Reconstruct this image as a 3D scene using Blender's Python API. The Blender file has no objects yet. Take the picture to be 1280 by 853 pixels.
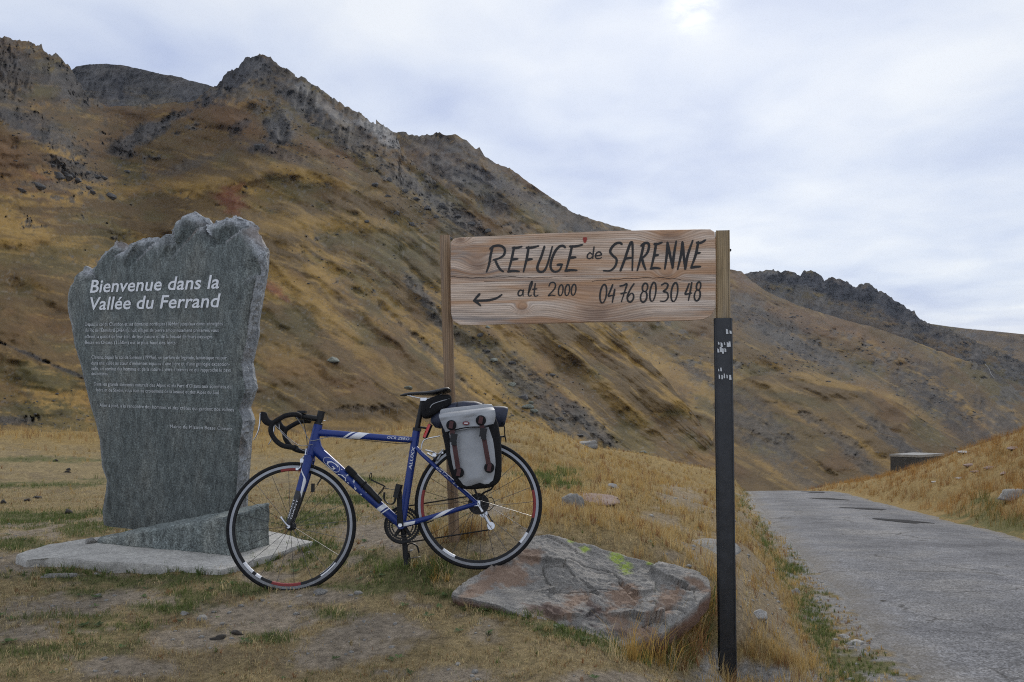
import bpy, bmesh, math, random
import numpy as np
from mathutils import Vector, Matrix

random.seed(7)
rng = np.random.default_rng(11)
S = bpy.context.scene
COL = S.collection
R = math.radians

# ------------------------------------------------------------------ camera
F = 1100.0                       # focal length in photo pixels (1280 wide)
CX, CY = 640.0, 426.5
CAMZ = 1.28
cam_d = bpy.data.cameras.new('camera')
cam_d.sensor_width = 36.0
cam_d.lens = 36.0 * F / 1280.0
cam_d.clip_start = 0.05
cam_d.clip_end = 30000
cam = bpy.data.objects.new('camera', cam_d)
COL.objects.link(cam)
cam.location = (0, 0, CAMZ)
cam.rotation_euler = (R(90), 0, 0)
S.camera = cam

# ------------------------------------------------------------------ light
SUN_EL, SUN_AZ = R(24.0), R(11.5)          # azimuth to the right of the view axis (+Y)
S.view_settings.view_transform = 'Standard'
S.view_settings.look = 'None'
S.view_settings.gamma = 1.0
S.view_settings.exposure = 0.14
S.view_settings.use_curve_mapping = False
S.cycles.use_denoising = False
S.cycles.max_bounces = 6
S.cycles.diffuse_bounces = 3
S.cycles.volume_bounces = 0
S.cycles.filter_width = 1.1
S.cycles.sample_clamp_direct = 3.0
S.cycles.sample_clamp_indirect = 1.0

def build_world():
    w = bpy.data.worlds.new('World')
    S.world = w
    w.use_nodes = True
    nt = w.node_tree
    nt.nodes.clear()
    N = nt.nodes.new
    L = nt.links.new
    out = N('ShaderNodeOutputWorld')
    bg = N('ShaderNodeBackground')
    bg.inputs['Strength'].default_value = 0.1
    L(bg.outputs[0], out.inputs[0])
    sky = N('ShaderNodeTexSky')
    sky.sky_type = 'NISHITA'
    sky.sun_disc = False
    sky.sun_elevation = SUN_EL
    sky.sun_rotation = SUN_AZ
    sky.altitude = 2000
    sky.air_density = 1.0
    sky.dust_density = 0.6
    tc = N('ShaderNodeTexCoord')
    nrm = N('ShaderNodeVectorMath'); nrm.operation = 'NORMALIZE'
    L(tc.outputs['Generated'], nrm.inputs[0])
    sep = N('ShaderNodeSeparateXYZ')
    L(nrm.outputs[0], sep.inputs[0])
    def math_(op, a, b=None, c=None, clamp=False):
        n = N('ShaderNodeMath'); n.operation = op; n.use_clamp = clamp
        for i, x in enumerate((a, b, c)):
            if x is None: continue
            if isinstance(x, (int, float)): n.inputs[i].default_value = x
            else: L(x, n.inputs[i])
        return n.outputs[0]
    # the cloud sheet: directions thrown on a high flat layer
    zz = math_('ADD', math_('MAXIMUM', sep.outputs[2], 0.0), 0.16)
    px = math_('DIVIDE', sep.outputs[0], zz)
    py = math_('DIVIDE', sep.outputs[1], zz)
    comb = N('ShaderNodeCombineXYZ')
    L(px, comb.inputs[0]); L(py, comb.inputs[1])
    def noise(scale, detail, rough, dist, off):
        mp = N('ShaderNodeMapping')
        mp.inputs['Location'].default_value = off
        mp.inputs['Scale'].default_value = (scale, scale * 0.8, scale)
        L(comb.outputs[0], mp.inputs[0])
        n = N('ShaderNodeTexNoise')
        n.inputs['Scale'].default_value = 1.0
        n.inputs['Detail'].default_value = detail
        n.inputs['Roughness'].default_value = rough
        n.inputs['Distortion'].default_value = dist
        L(mp.outputs[0], n.inputs['Vector'])
        return n.outputs['Fac']
    n1 = noise(1.05, 5, 0.45, 0.3, (3.1, 7.7, 0))
    n2 = noise(3.2, 5, 0.5, 0.3, (9.3, 1.2, 4))
    mixn = math_('ADD', math_('MULTIPLY', n1, 0.72), math_('MULTIPLY', n2, 0.28))
    ramp = N('ShaderNodeValToRGB')
    e = ramp.color_ramp.elements
    e[0].position = 0.37; e[0].color = (4.5, 5.2, 7.1, 1)
    e[1].position = 0.60; e[1].color = (7.7, 8.05, 8.6, 1)
    m = ramp.color_ramp.elements.new(0.48); m.color = (6.1, 6.7, 8.0, 1)
    L(mixn, ramp.inputs[0])
    # glow of the veiled sun
    sd = Vector((math.sin(SUN_AZ) * math.cos(R(20.4)), math.cos(SUN_AZ) * math.cos(R(20.4)), math.sin(R(20.4))))
    dot = N('ShaderNodeVectorMath'); dot.operation = 'DOT_PRODUCT'
    L(nrm.outputs[0], dot.inputs[0]); dot.inputs[1].default_value = sd
    dd = math_('MAXIMUM', dot.outputs['Value'], 0.0)
    g1 = math_('MULTIPLY', math_('POWER', dd, 14.0), 1.2)
    nn = math_('MAXIMUM', math_('MULTIPLY_ADD', noise(14.0, 4, 0.6, 0.5, (1.3, 6.2, 2)), 5.0, -1.6), 0.0)
    g2 = math_('MULTIPLY', math_('MULTIPLY', math_('POWER', dd, 4200.0), 2.6), nn)
    gl = math_('ADD', g1, g2)
    glc = N('ShaderNodeVectorMath'); glc.operation = 'SCALE'
    glc.inputs[0].default_value = (1.0, 0.94, 0.80)
    L(gl, glc.inputs['Scale'])
    mix = N('ShaderNodeMix'); mix.data_type = 'RGBA'
    mix.inputs[0].default_value = 0.93
    L(sky.outputs[0], mix.inputs[6]); L(ramp.outputs[0], mix.inputs[7])
    add = N('ShaderNodeVectorMath'); add.operation = 'ADD'
    L(mix.outputs[2], add.inputs[0]); L(glc.outputs[0], add.inputs[1])
    L(add.outputs[0], bg.inputs['Color'])
build_world()

sun_d = bpy.data.lights.new('sun', 'SUN')
sun_d.energy = 1.5
sun_d.angle = R(10)
sun_d.color = (1.0, 0.95, 0.87)
sun = bpy.data.objects.new('sun', sun_d)
COL.objects.link(sun)
sdir = Vector((math.sin(SUN_AZ) * math.cos(SUN_EL), math.cos(SUN_AZ) * math.cos(SUN_EL), math.sin(SUN_EL)))
sun.rotation_euler = (-sdir).to_track_quat('-Z', 'Y').to_euler()

# ------------------------------------------------------------------ helpers
def ray(u, v):
    return Vector(((u - CX) / F, 1.0, (CY - v) / F))
def at(u, v, Y):
    """world point seen at photo pixel (u, v) at depth Y"""
    return Vector(((u - CX) / F * Y, Y, CAMZ + (CY - v) / F * Y))
def at_z(u, v, z):
    Y = (z - CAMZ) * F / (CY - v)
    return at(u, v, Y)

def _hash(ix, iy, iz, seed):
    h = (ix.astype(np.int64) * 374761393 + iy.astype(np.int64) * 668265263 + iz.astype(np.int64) * 2147483647 + seed * 1274126177)
    h = (h ^ (h >> 13)) * 1274126177
    h = h ^ (h >> 16)
    return (h & 0xFFFFFF).astype(np.float64) / 0xFFFFFF
def vnoise(x, y, z=None, seed=0):
    x = np.asarray(x, float); y = np.asarray(y, float)
    x, y = np.broadcast_arrays(x, y)
    z = np.zeros_like(x) if z is None else np.broadcast_to(np.asarray(z, float), x.shape)
    ix, iy, iz = np.floor(x), np.floor(y), np.floor(z)
    fx, fy, fz = x - ix, y - iy, z - iz
    fx = fx * fx * fx * (fx * (fx * 6 - 15) + 10); fy = fy * fy * fy * (fy * (fy * 6 - 15) + 10); fz = fz * fz * (3 - 2 * fz)
    r = 0
    for dz in ((0, 1) if np.any(fz) else (0,)):
        wz = fz if dz else 1 - fz
        for dy in (0, 1):
            wy = fy if dy else 1 - fy
            for dx in (0, 1):
                wx = fx if dx else 1 - fx
                r = r + _hash(ix + dx, iy + dy, iz + dz, seed) * wx * wy * wz
    return r * 2 - 1
def fbm(x, y, z=None, oct=4, gain=0.5, lac=2.03, seed=0):
    a, s, t = 1.0, 0.0, 0.0
    for i in range(oct):
        s = s + a * vnoise(x, y, z, seed + i * 17)
        t += a; a *= gain
        x = np.asarray(x) * lac + 13.7; y = np.asarray(y) * lac + 5.1
        if z is not None: z = np.asarray(z) * lac + 2.9
    return s / t
def ridged(x, y, z=None, oct=4, gain=0.55, seed=0):
    a, s, t = 1.0, 0.0, 0.0
    for i in range(oct):
        s = s + a * (1 - np.abs(vnoise(x, y, z, seed + i * 17)) * 1.7)
        t += a; a *= gain
        x = np.asarray(x) * 2.07 + 3.3; y = np.asarray(y) * 2.07 + 8.8
        if z is not None: z = np.asarray(z) * 2.07 + 1.9
    return s / t
def sstep(a, b, x):
    t = np.clip((np.asarray(x, float) - a) / (b - a), 0, 1)
    return t * t * (3 - 2 * t)
def lerp_c(c, col, m):
    return c + (np.asarray(col)[None, :] - c) * np.asarray(m)[:, None]

def fast_mesh(name, verts, faces, color=None, attrs=None, smooth=False):
    """verts (n,3) array, faces (m,3|4) array or a list of such arrays"""
    me = bpy.data.meshes.new(name)
    verts = np.ascontiguousarray(verts, np.float32)
    fl = faces if isinstance(faces, list) else [faces]
    fl = [np.asarray(f, np.int32) for f in fl if len(f)]
    me.vertices.add(len(verts))
    me.vertices.foreach_set('co', verts.ravel())
    nl = sum(f.size for f in fl); nf = sum(len(f) for f in fl)
    me.loops.add(nl); me.polygons.add(nf)
    me.loops.foreach_set('vertex_index', np.concatenate([f.ravel() for f in fl]))
    cnt = np.concatenate([np.full(len(f), f.shape[1], np.int32) for f in fl])
    st = np.concatenate([[0], np.cumsum(cnt)[:-1]]).astype(np.int32)
    me.polygons.foreach_set('loop_start', st)
    try: me.polygons.foreach_set('loop_total', cnt)
    except Exception: pass
    if smooth: me.polygons.foreach_set('use_smooth', np.ones(nf, bool))
    if color is not None:
        a = me.color_attributes.new('Col', 'FLOAT_COLOR', 'POINT')
        c = np.ones((len(verts), 4), np.float32); c[:, :3] = color
        a.data.foreach_set('color', c.ravel())
    for k, val in (attrs or {}).items():
        a = me.attributes.new(k, 'FLOAT', 'POINT')
        a.data.foreach_set('value', np.asarray(val, np.float32))
    me.update(calc_edges=True)
    me.validate()
    return me
def link(name, me, mat=None, parent=None, loc=None, rot=None):
    o = bpy.data.objects.new(name, me)
    COL.objects.link(o)
    if mat is not None and me is not None and not me.materials: me.materials.append(mat)
    if parent is not None: o.parent = parent
    if loc is not None: o.location = loc
    if rot is not None: o.rotation_euler = rot
    return o
def tag(o, label, cat, group=None):
    o['label'] = label; o['category'] = cat
    if group: o['group'] = group
    return o
def thing(name, label, cat, loc=(0, 0, 0), rot=(0, 0, 0), group=None):
    o = bpy.data.objects.new(name, None)
    COL.objects.link(o)
    o.location = loc; o.rotation_euler = rot
    o.empty_display_size = 0.1
    return tag(o, label, cat, group)
def structure(o):
    o['kind'] = 'structure'; return o
def stuff(o, label=None, cat=None):
    o['kind'] = 'stuff'
    if label: o['label'] = label
    if cat: o['category'] = cat
    return o
def grid_faces(nr, nc, closed=False):
    r = np.arange(nr - 1)[:, None]; c = np.arange(nc if closed else nc - 1)[None, :]
    c1 = (c + 1) % nc
    a = r * nc + c; b = r * nc + c1; d = (r + 1) * nc + c; e = (r + 1) * nc + c1
    return np.stack([a, b, e, d], -1).reshape(-1, 4)

class MB:
    """collects shapes into ONE mesh"""
    def __init__(s): s.v = []; s.f = []
    def add(s, vs, fs):
        o = len(s.v); s.v += [tuple(p) for p in vs]; s.f += [tuple(i + o for i in f) for f in fs]; return s
    def box(s, c, h, M=None):
        c = Vector(c)
        vs = [Vector((x * h[0], y * h[1], z * h[2])) for x in (-1, 1) for y in (-1, 1) for z in (-1, 1)]
        if M is not None: vs = [M @ p for p in vs]
        return s.add([c + p for p in vs], [(0, 1, 3, 2), (4, 6, 7, 5), (0, 4, 5, 1), (2, 3, 7, 6), (0, 2, 6, 4), (1, 5, 7, 3)])
    def tube(s, path, r, n=10, closed=False, cap=True, squash=None):
        P = [Vector(p) for p in path]; m = len(P)
        rs = list(r) if hasattr(r, '__len__') else [r] * m
        T = []
        for i in range(m):
            if closed: t = P[(i + 1) % m] - P[i - 1]
            else: t = P[min(i + 1, m - 1)] - P[max(i - 1, 0)]
            T.append(t.normalized())
        ref = Vector((0, 1, 0))
        if abs(T[0].dot(ref)) > 0.9: ref = Vector((1, 0, 0))
        U = (ref - T[0] * ref.dot(T[0])).normalized()
        vs = []
        for i in range(m):
            U = (U - T[i] * U.dot(T[i])).normalized()
            W = T[i].cross(U)
            for k in range(n):
                a = 2 * math.pi * k / n
                ru, rw = rs[i], rs[i]
                if squash: ru *= squash[0]; rw *= squash[1]
                vs.append(P[i] + U * (math.cos(a) * ru) + W * (math.sin(a) * rw))
        fs = []
        for i in range(m if closed else m - 1):
            j = (i + 1) % m
            for k in range(n):
                k1 = (k + 1) % n
                fs.append((i * n + k, i * n + k1, j * n + k1, j * n + k))
        if cap and not closed:
            fs.append(tuple(range(n - 1, -1, -1))); fs.append(tuple((m - 1) * n + k for k in range(n)))
        return s.add(vs, fs)
    def lathe(s, prof, n=48, axis='y', a0=0.0, a1=2 * math.pi, c=(0, 0, 0), closed_prof=False):
        """profile of (radius, offset along the axis)"""
        full = abs(a1 - a0 - 2 * math.pi) < 1e-6
        m = n if full else n + 1
        vs = []
        for i in range(m):
            a = a0 + (a1 - a0) * i / n
            for (rr, h) in prof:
                if axis == 'y': vs.append((c[0] + rr * math.cos(a), c[1] + h, c[2] + rr * math.sin(a)))
                else: vs.append((c[0] + rr * math.cos(a), c[1] + rr * math.sin(a), c[2] + h))
        k = len(prof); fs = []
        for i in range(n):
            j = (i + 1) % m if full else i + 1
            for q in range(k if closed_prof else k - 1):
                q1 = (q + 1) % k
                fs.append((i * k + q, i * k + q1, j * k + q1, j * k + q))
        return s.add(vs, fs)
    def ball(s, c, r, nu=10, nv=7, sc=(1, 1, 1)):
        vs = []
        for j in range(nv + 1):
            th = math.pi * j / nv
            for i in range(nu):
                a = 2 * math.pi * i / nu
                vs.append((c[0] + r * sc[0] * math.sin(th) * math.cos(a), c[1] + r * sc[1] * math.sin(th) * math.sin(a), c[2] + r * sc[2] * math.cos(th)))
        fs = [(j * nu + i, j * nu + (i + 1) % nu, (j + 1) * nu + (i + 1) % nu, (j + 1) * nu + i) for j in range(nv) for i in range(nu)]
        return s.add(vs, fs)
    def mesh(s, name, smooth=True, angle=40):
        me = bpy.data.meshes.new(name)
        me.from_pydata(s.v, [], s.f)
        bm = bmesh.new(); bm.from_mesh(me)
        bmesh.ops.remove_doubles(bm, verts=bm.verts, dist=1e-5)
        bmesh.ops.recalc_face_normals(bm, faces=bm.faces)
        for f in bm.faces: f.smooth = smooth
        if smooth:
            ca = math.cos(R(angle))
            for e in bm.edges:
                if len(e.link_faces) == 2 and e.link_faces[0].normal.dot(e.link_faces[1].normal) < ca: e.smooth = False
        bm.to_mesh(me); bm.free()
        return me
    def build(s, name, mat, parent=None, smooth=True, angle=40, loc=None, rot=None):
        return link(name, s.mesh(name, smooth, angle), mat, parent, loc, rot)

def catmull(pts, k=6, closed=False):
    P = [Vector(p) for p in pts]
    if len(P) < 3 and not closed: return P
    n = len(P); out = []
    for i in range(n if closed else n - 1):
        p0 = P[(i - 1) % n] if (closed or i > 0) else P[0] * 2 - P[1]
        p1, p2 = P[i], P[(i + 1) % n]
        p3 = P[(i + 2) % n] if (closed or i + 2 < n) else P[-1] * 2 - P[-2]
        for q in range(k):
            t = q / k
            out.append(0.5 * ((2 * p1) + (p2 - p0) * t + (2 * p0 - 5 * p1 + 4 * p2 - p3) * t * t + (3 * p1 - p0 - 3 * p2 + p3) * t ** 3))
    if not closed: out.append(P[-1])
    return out

# ------------------------------------------------------------------ materials
def new_mat(name):
    m = bpy.data.materials.new(name); m.use_nodes = True
    nt = m.node_tree
    return m, nt, nt.nodes['Principled BSDF'], nt.nodes.new, nt.links.new
def tex_noise(N, L, vec, scale, detail=4, rough=0.55, dist=0.0):
    n = N('ShaderNodeTexNoise')
    n.inputs['Scale'].default_value = scale; n.inputs['Detail'].default_value = detail
    n.inputs['Roughness'].default_value = rough; n.inputs['Distortion'].default_value = dist
    if vec is not None: L(vec, n.inputs['Vector'])
    return n.outputs['Fac']
def tex_ramp(N, L, fac, stops):
    r = N('ShaderNodeValToRGB'); els = r.color_ramp.elements
    while len(els) < len(stops): els.new(0.5)
    for e, (p, c) in zip(els, stops):
        e.position = p; e.color = (c[0], c[1], c[2], 1) if hasattr(c, '__len__') else (c, c, c, 1)
    L(fac, r.inputs[0]); return r.outputs[0]
def tex_mix(N, L, fac, a, b, mode='MIX'):
    m = N('ShaderNodeMix'); m.data_type = 'RGBA'; m.blend_type = mode
    for i, x in ((0, fac), (6, a), (7, b)):
        if isinstance(x, (int, float)): m.inputs[i].default_value = x
        elif isinstance(x, tuple): m.inputs[i].default_value = (*x[:3], 1)
        else: L(x, m.inputs[i])
    return m.outputs[2]
def tex_bump(N, L, h, strength, dist, bsdf):
    b = N('ShaderNodeBump'); b.inputs['Strength'].default_value = strength; b.inputs['Distance'].default_value = dist
    L(h, b.inputs['Height']); L(b.outputs[0], bsdf.inputs['Normal'])
    return b
def simple(name, col, rough=0.5, metal=0.0, var=0.12, scale=40.0, bump=0.0, coat=0.0, spec=0.5):
    m, nt, b, N, L = new_mat(name)
    tc = N('ShaderNodeTexCoord')
    n = tex_noise(N, L, tc.outputs['Object'], scale, 5)
    lo = tuple(c * (1 - var) for c in col); hi = tuple(min(1, c * (1 + var)) for c in col)
    L(tex_ramp(N, L, n, [(0.3, lo), (0.7, hi)]), b.inputs['Base Color'])
    b.inputs['Metallic'].default_value = metal
    b.inputs['Specular IOR Level'].default_value = spec
    b.inputs['Coat Weight'].default_value = coat
    rr = N('ShaderNodeMapRange'); rr.inputs[3].default_value = max(0.02, rough - 0.1); rr.inputs[4].default_value = min(1, rough + 0.1)
    L(n, rr.inputs[0]); L(rr.outputs[0], b.inputs['Roughness'])
    if bump: tex_bump(N, L, n, bump, 0.002, b)
    return m

def mountain_material(name, scale, bump):
    m, nt, b, N, L = new_mat(name)
    at_ = N('ShaderNodeAttribute'); at_.attribute_name = 'Col'
    rk = N('ShaderNodeAttribute'); rk.attribute_name = 'rock'
    tc = N('ShaderNodeTexCoord')
    n1 = tex_noise(N, L, tc.outputs['Object'], scale, 8, 0.65)
    n2 = tex_noise(N, L, tc.outputs['Object'], scale * 7, 5, 0.7)
    v1 = tex_ramp(N, L, n1, [(0.30, 0.62), (0.5, 1.0), (0.70, 1.38)])
    v2 = tex_ramp(N, L, n2, [(0.30, 0.70), (0.5, 1.0), (0.70, 1.32)])
    amt = N('ShaderNodeMapRange'); amt.inputs[3].default_value = 0.5; amt.inputs[4].default_value = 1.0; L(rk.outputs['Fac'], amt.inputs[0])
    c = tex_mix(N, L, amt.outputs[0], at_.outputs['Color'], v1, 'MULTIPLY')
    c = tex_mix(N, L, amt.outputs[0], c, v2, 'MULTIPLY')
    L(c, b.inputs['Base Color'])
    b.inputs['Roughness'].default_value = 0.95
    b.inputs['Specular IOR Level'].default_value = 0.1
    h = N('ShaderNodeMath'); h.operation = 'ADD'
    L(n1, h.inputs[0]); L(n2, h.inputs[1])
    bb = tex_bump(N, L, h.outputs[0], 0.6, bump, b)
    mr = N('ShaderNodeMapRange'); mr.inputs[3].default_value = 0.25; mr.inputs[4].default_value = 0.9
    L(rk.outputs['Fac'], mr.inputs[0]); L(mr.outputs[0], bb.inputs['Strength'])
    return m

# ================================================================== MOUNTAINS
# every mountain is a relief sheet: for each bearing (photo column u) the line of its crest, the line of its foot and
# their real distances are given; gullies, ribs and crags are pushed in and out of it
GOLD = (0.265, 0.162, 0.045); BROWN = (0.114, 0.073, 0.030); OLIVE = (0.084, 0.069, 0.027)
GREY = (0.090, 0.085, 0.081); DARK = (0.050, 0.049, 0.052); RED = (0.150, 0.040, 0.022); RUST = (0.130, 0.068, 0.030)
PALE = (0.27, 0.255, 0.235); SCREE = (0.100, 0.091, 0.080)
KIND = dict(gold=GOLD, brown=BROWN, olive=OLIVE, grey=GREY, dark=DARK, red=RED, rust=RUST, pale=PALE, scree=SCREE)
ROCKY = {'grey': 1, 'dark': 1, 'pale': 1, 'scree': 0.75}

def blob_mask(U, V, b, wob):
    u0, v0, ru, rv, ang = b[:5]
    ca, sa = math.cos(R(ang)), math.sin(R(ang))
    du, dv = U - u0, V - v0
    a = (du * ca + dv * sa) / ru; c = (-du * sa + dv * ca) / rv
    return sstep(1.15, 0.45, np.sqrt(a * a + c * c) + wob)

class Sheet:
    def __init__(s, u0, u1, nu, nv, crest, foot, d_crest, d_foot, k=0.85):
        s.u0, s.u1, s.nu, s.nv, s.k = u0, u1, nu, nv, k
        s.crest = np.array(crest, float); s.foot = np.array(foot, float)
        s.dc = np.array(d_crest, float); s.df = np.array(d_foot, float)
    def base(s, U, V):
        # distances follow a smoothed crest so that single crags do not cut folds down the whole slope
        ug = np.arange(s.u0 - 200, s.u1 + 201, 4.0)
        def soft(x, wd):
            kx = np.exp(-0.5 * (np.arange(-60, 61) * 4.0 / wd) ** 2); kx /= kx.sum()
            return np.convolve(np.pad(x, 60, mode='edge'), kx, mode='valid')
        vr = np.interp(U, ug, soft(np.interp(ug, s.crest[:, 0], s.crest[:, 1]), 45)); vb = np.interp(U, s.foot[:, 0], s.foot[:, 1])
        t = np.clip((vb - V) / np.maximum(vb - vr, 1e-3), 0, 1.6)
        d1 = np.exp(np.interp(U, ug, soft(np.interp(ug, s.dc[:, 0], np.log(s.dc[:, 1])), 45))); d0 = np.exp(np.interp(U, s.df[:, 0], np.log(s.df[:, 1])))
        s.ts = np.clip(t, 0, 1)
        return d0 * (d1 / d0) ** (t ** s.k)
    def grid(s):
        u = np.linspace(s.u0, s.u1, s.nu)
        vr = np.interp(u, s.crest[:, 0], s.crest[:, 1]); vb = np.interp(u, s.foot[:, 0], s.foot[:, 1])
        t = np.linspace(0, 1, s.nv)[:, None]
        V = vb[None] + (vr - vb)[None] * t
        return np.broadcast_to(u[None], V.shape).ravel().copy(), V.ravel(), np.broadcast_to(t, V.shape).ravel().copy()

def flow(U, V, slope_pts):
    """coordinates across and along the fall lines as they run over the slope"""
    us = np.linspace(-500, 1900, 600)
    k = np.interp(us, [p[0] for p in slope_pts], [p[1] for p in slope_pts])
    I = np.concatenate([[0], np.cumsum((k[1:] + k[:-1]) / 2 * np.diff(us))])
    return V - np.interp(U, us, I), U

SHEETS = {}
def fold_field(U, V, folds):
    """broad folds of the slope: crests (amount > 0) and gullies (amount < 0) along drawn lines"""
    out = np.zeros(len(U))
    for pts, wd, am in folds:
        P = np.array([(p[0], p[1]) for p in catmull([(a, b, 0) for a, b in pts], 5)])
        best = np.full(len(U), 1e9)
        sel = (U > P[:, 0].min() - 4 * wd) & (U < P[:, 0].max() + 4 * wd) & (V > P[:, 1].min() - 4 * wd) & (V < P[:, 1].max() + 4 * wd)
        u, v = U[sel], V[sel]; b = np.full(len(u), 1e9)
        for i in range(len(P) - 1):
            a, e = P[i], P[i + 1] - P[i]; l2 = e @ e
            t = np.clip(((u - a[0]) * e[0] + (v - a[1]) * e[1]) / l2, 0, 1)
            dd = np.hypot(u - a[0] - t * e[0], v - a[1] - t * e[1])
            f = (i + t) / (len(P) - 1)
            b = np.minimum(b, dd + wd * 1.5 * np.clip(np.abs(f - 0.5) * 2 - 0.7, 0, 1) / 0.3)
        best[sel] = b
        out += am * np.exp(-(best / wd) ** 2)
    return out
def make_mountain(key, name, sh, slope_pts, blobs, base_kind, rock_bias, seed, mat, relief=0.02, crag=0.02, jag=2.0, streak=(14, 170), gold_amt=0.5, folds=()):
    U, V, t = sh.grid()
    sh.base(U, V); ts = sh.ts
    w, al = flow(U, V, slope_pts)
    wu = w + 9 * fbm(U / 60, V / 60, oct=3, seed=seed + 5)
    big = fbm(wu / 60, al / 260, oct=4, seed=seed)
    rib = ridged(wu / streak[0] / 2.4, al / streak[1], oct=4, seed=seed + 1)
    fine = fbm(wu / 6, al / 40, oct=4, seed=seed + 2)
    iso = fbm(U / 18, V / 13, oct=5, gain=0.6, seed=seed + 3)
    iso2 = fbm(U / 90, V / 60, oct=4, seed=seed + 4)
    cr = ridged(U / 13 + V / 60, V / 24, oct=5, gain=0.62, seed=seed + 6)
    # colours of the ground cover; fold term paints lit crests gold, shaded gullies browner
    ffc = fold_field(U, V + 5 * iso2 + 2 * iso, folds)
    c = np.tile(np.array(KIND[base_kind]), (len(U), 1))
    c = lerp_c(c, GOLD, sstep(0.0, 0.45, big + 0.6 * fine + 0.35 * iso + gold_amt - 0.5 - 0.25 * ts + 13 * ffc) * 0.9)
    c = lerp_c(c, OLIVE, sstep(0.08, 0.42, iso2 + 0.4 * fine) * 0.75)
    c = lerp_c(c, BROWN, sstep(0.15, 0.55, -big + 0.5 * iso) * 0.6)
    rock = np.zeros(len(U))
    rb = rock_bias[0] + (rock_bias[1] - rock_bias[0]) * ts ** 2.2 - (0.45 * sstep(560, 660, U) if key == 'main_mountain' else 0)
    auto = sstep(0.0, 0.16, iso * 0.55 + 0.40 * big + 0.3 * fine + 0.35 * fbm(U / 6, V / 4.5, oct=3, gain=0.65, seed=seed + 14) + rb)
    c = lerp_c(c, SCREE, auto * 0.8)
    rock = np.maximum(rock, auto * 0.7)
    grit = fbm(U / 5, V / 4, oct=4, gain=0.65, seed=seed + 12)
    wob = 0.34 * iso + 0.22 * fine + 0.25 * iso2 + 0.30 * grit
    for b in blobs:
        m = blob_mask(U, V, b, wob * 1.4) * b[6]
        c = lerp_c(c, KIND[b[5]], m)
        rock = np.where(b[5] in ROCKY, np.maximum(rock, m * ROCKY.get(b[5], 0)), rock * (1 - m))
    # broken rock: light faces, dark joints
    c = c * (1 + (0.85 * (cr - 0.42) + 0.25 * iso + 0.55 * grit) * rock)[:, None]
    c = lerp_c(c, RUST, sstep(0.10, 0.5, fbm(U / 70 + 31, V / 45, oct=4, seed=seed + 21)) * 0.45 * (1 - rock))
    # narrow ribs, terracettes and runnels following the fall line
    r1 = ridged(wu / 9, al / 120, oct=3, seed=seed + 22); r2 = ridged(wu / 7 + 50, al / 90, oct=3, seed=seed + 23)
    c = lerp_c(c, (0.30, 0.195, 0.062), sstep(0.66, 0.86, r1) * 0.5 * (1 - rock))
    c = lerp_c(c, (0.060, 0.045, 0.024), sstep(0.66, 0.88, r2) * 0.5 * (1 - rock))
    c = c * (1 + (0.26 * fine + 0.14 * grit) * (1 - rock))[:, None]
    # little stones lying in the grass
    st = sstep(0.62, 0.72, vnoise(U / 3.0, V / 2.2, seed=seed + 9)) * sstep(-0.1, 0.35, iso2 + 0.5 * big)
    c = lerp_c(c, (0.19, 0.18, 0.165), st * 0.30 * (1 - rock))
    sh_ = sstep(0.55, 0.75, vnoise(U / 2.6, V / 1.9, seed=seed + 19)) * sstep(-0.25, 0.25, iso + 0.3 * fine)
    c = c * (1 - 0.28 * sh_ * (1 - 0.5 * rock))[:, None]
    c = np.clip(c, 0.012, 0.6)
    d = sh.base(U, V)
    ff = ffc
    d = d * (1 - 0.8 * np.where(ff > 0, 0.8 * ff, 0.3 * ff))
    edge = sstep(0, 0.06, t)
    d = d * (1 + edge * (relief * (1.1 * big + 0.22 * (rib - 0.4) + 0.07 * fine + 1.5 * iso2 + 0.22 * iso) - crag * rock * ((cr - 0.5) * 1.0 + 0.5 * iso + 0.25 * grit)))
    # ragged crest line
    rk_edge = sstep(0.965, 1.0, t)
    Vj = V + rk_edge * (jag * (0.35 + rock) * (fbm(U / (3.2 if key == 'crags' else 9), U * 0 + seed, oct=5, gain=0.7, seed=seed + 8)))
    X = (U - CX) / F * d; Z = CAMZ + (CY - Vj) / F * d
    P = np.stack([X, d, Z], -1)
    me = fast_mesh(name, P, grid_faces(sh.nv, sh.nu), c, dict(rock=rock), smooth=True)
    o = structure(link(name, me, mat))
    SHEETS[key] = (sh, P.reshape(sh.nv, sh.nu, 3))
    return o
def on_sheet(name, u, v):
    sh, P = SHEETS[name]
    i = int(round((u - sh.u0) / (sh.u1 - sh.u0) * (sh.nu - 1)))
    col = P[:, min(max(i, 0), sh.nu - 1)]
    pv = CY - (col[:, 2] - CAMZ) / col[:, 1] * F
    j = int(np.argmin(np.abs(pv - v)))
    d = float(col[j, 1])
    return at(u, v, d)

M_NEAR = mountain_material('hillside_grass_and_rock', 0.22, 1.2)
M_FAR = mountain_material('far_rock', 0.05, 6.0)

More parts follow.
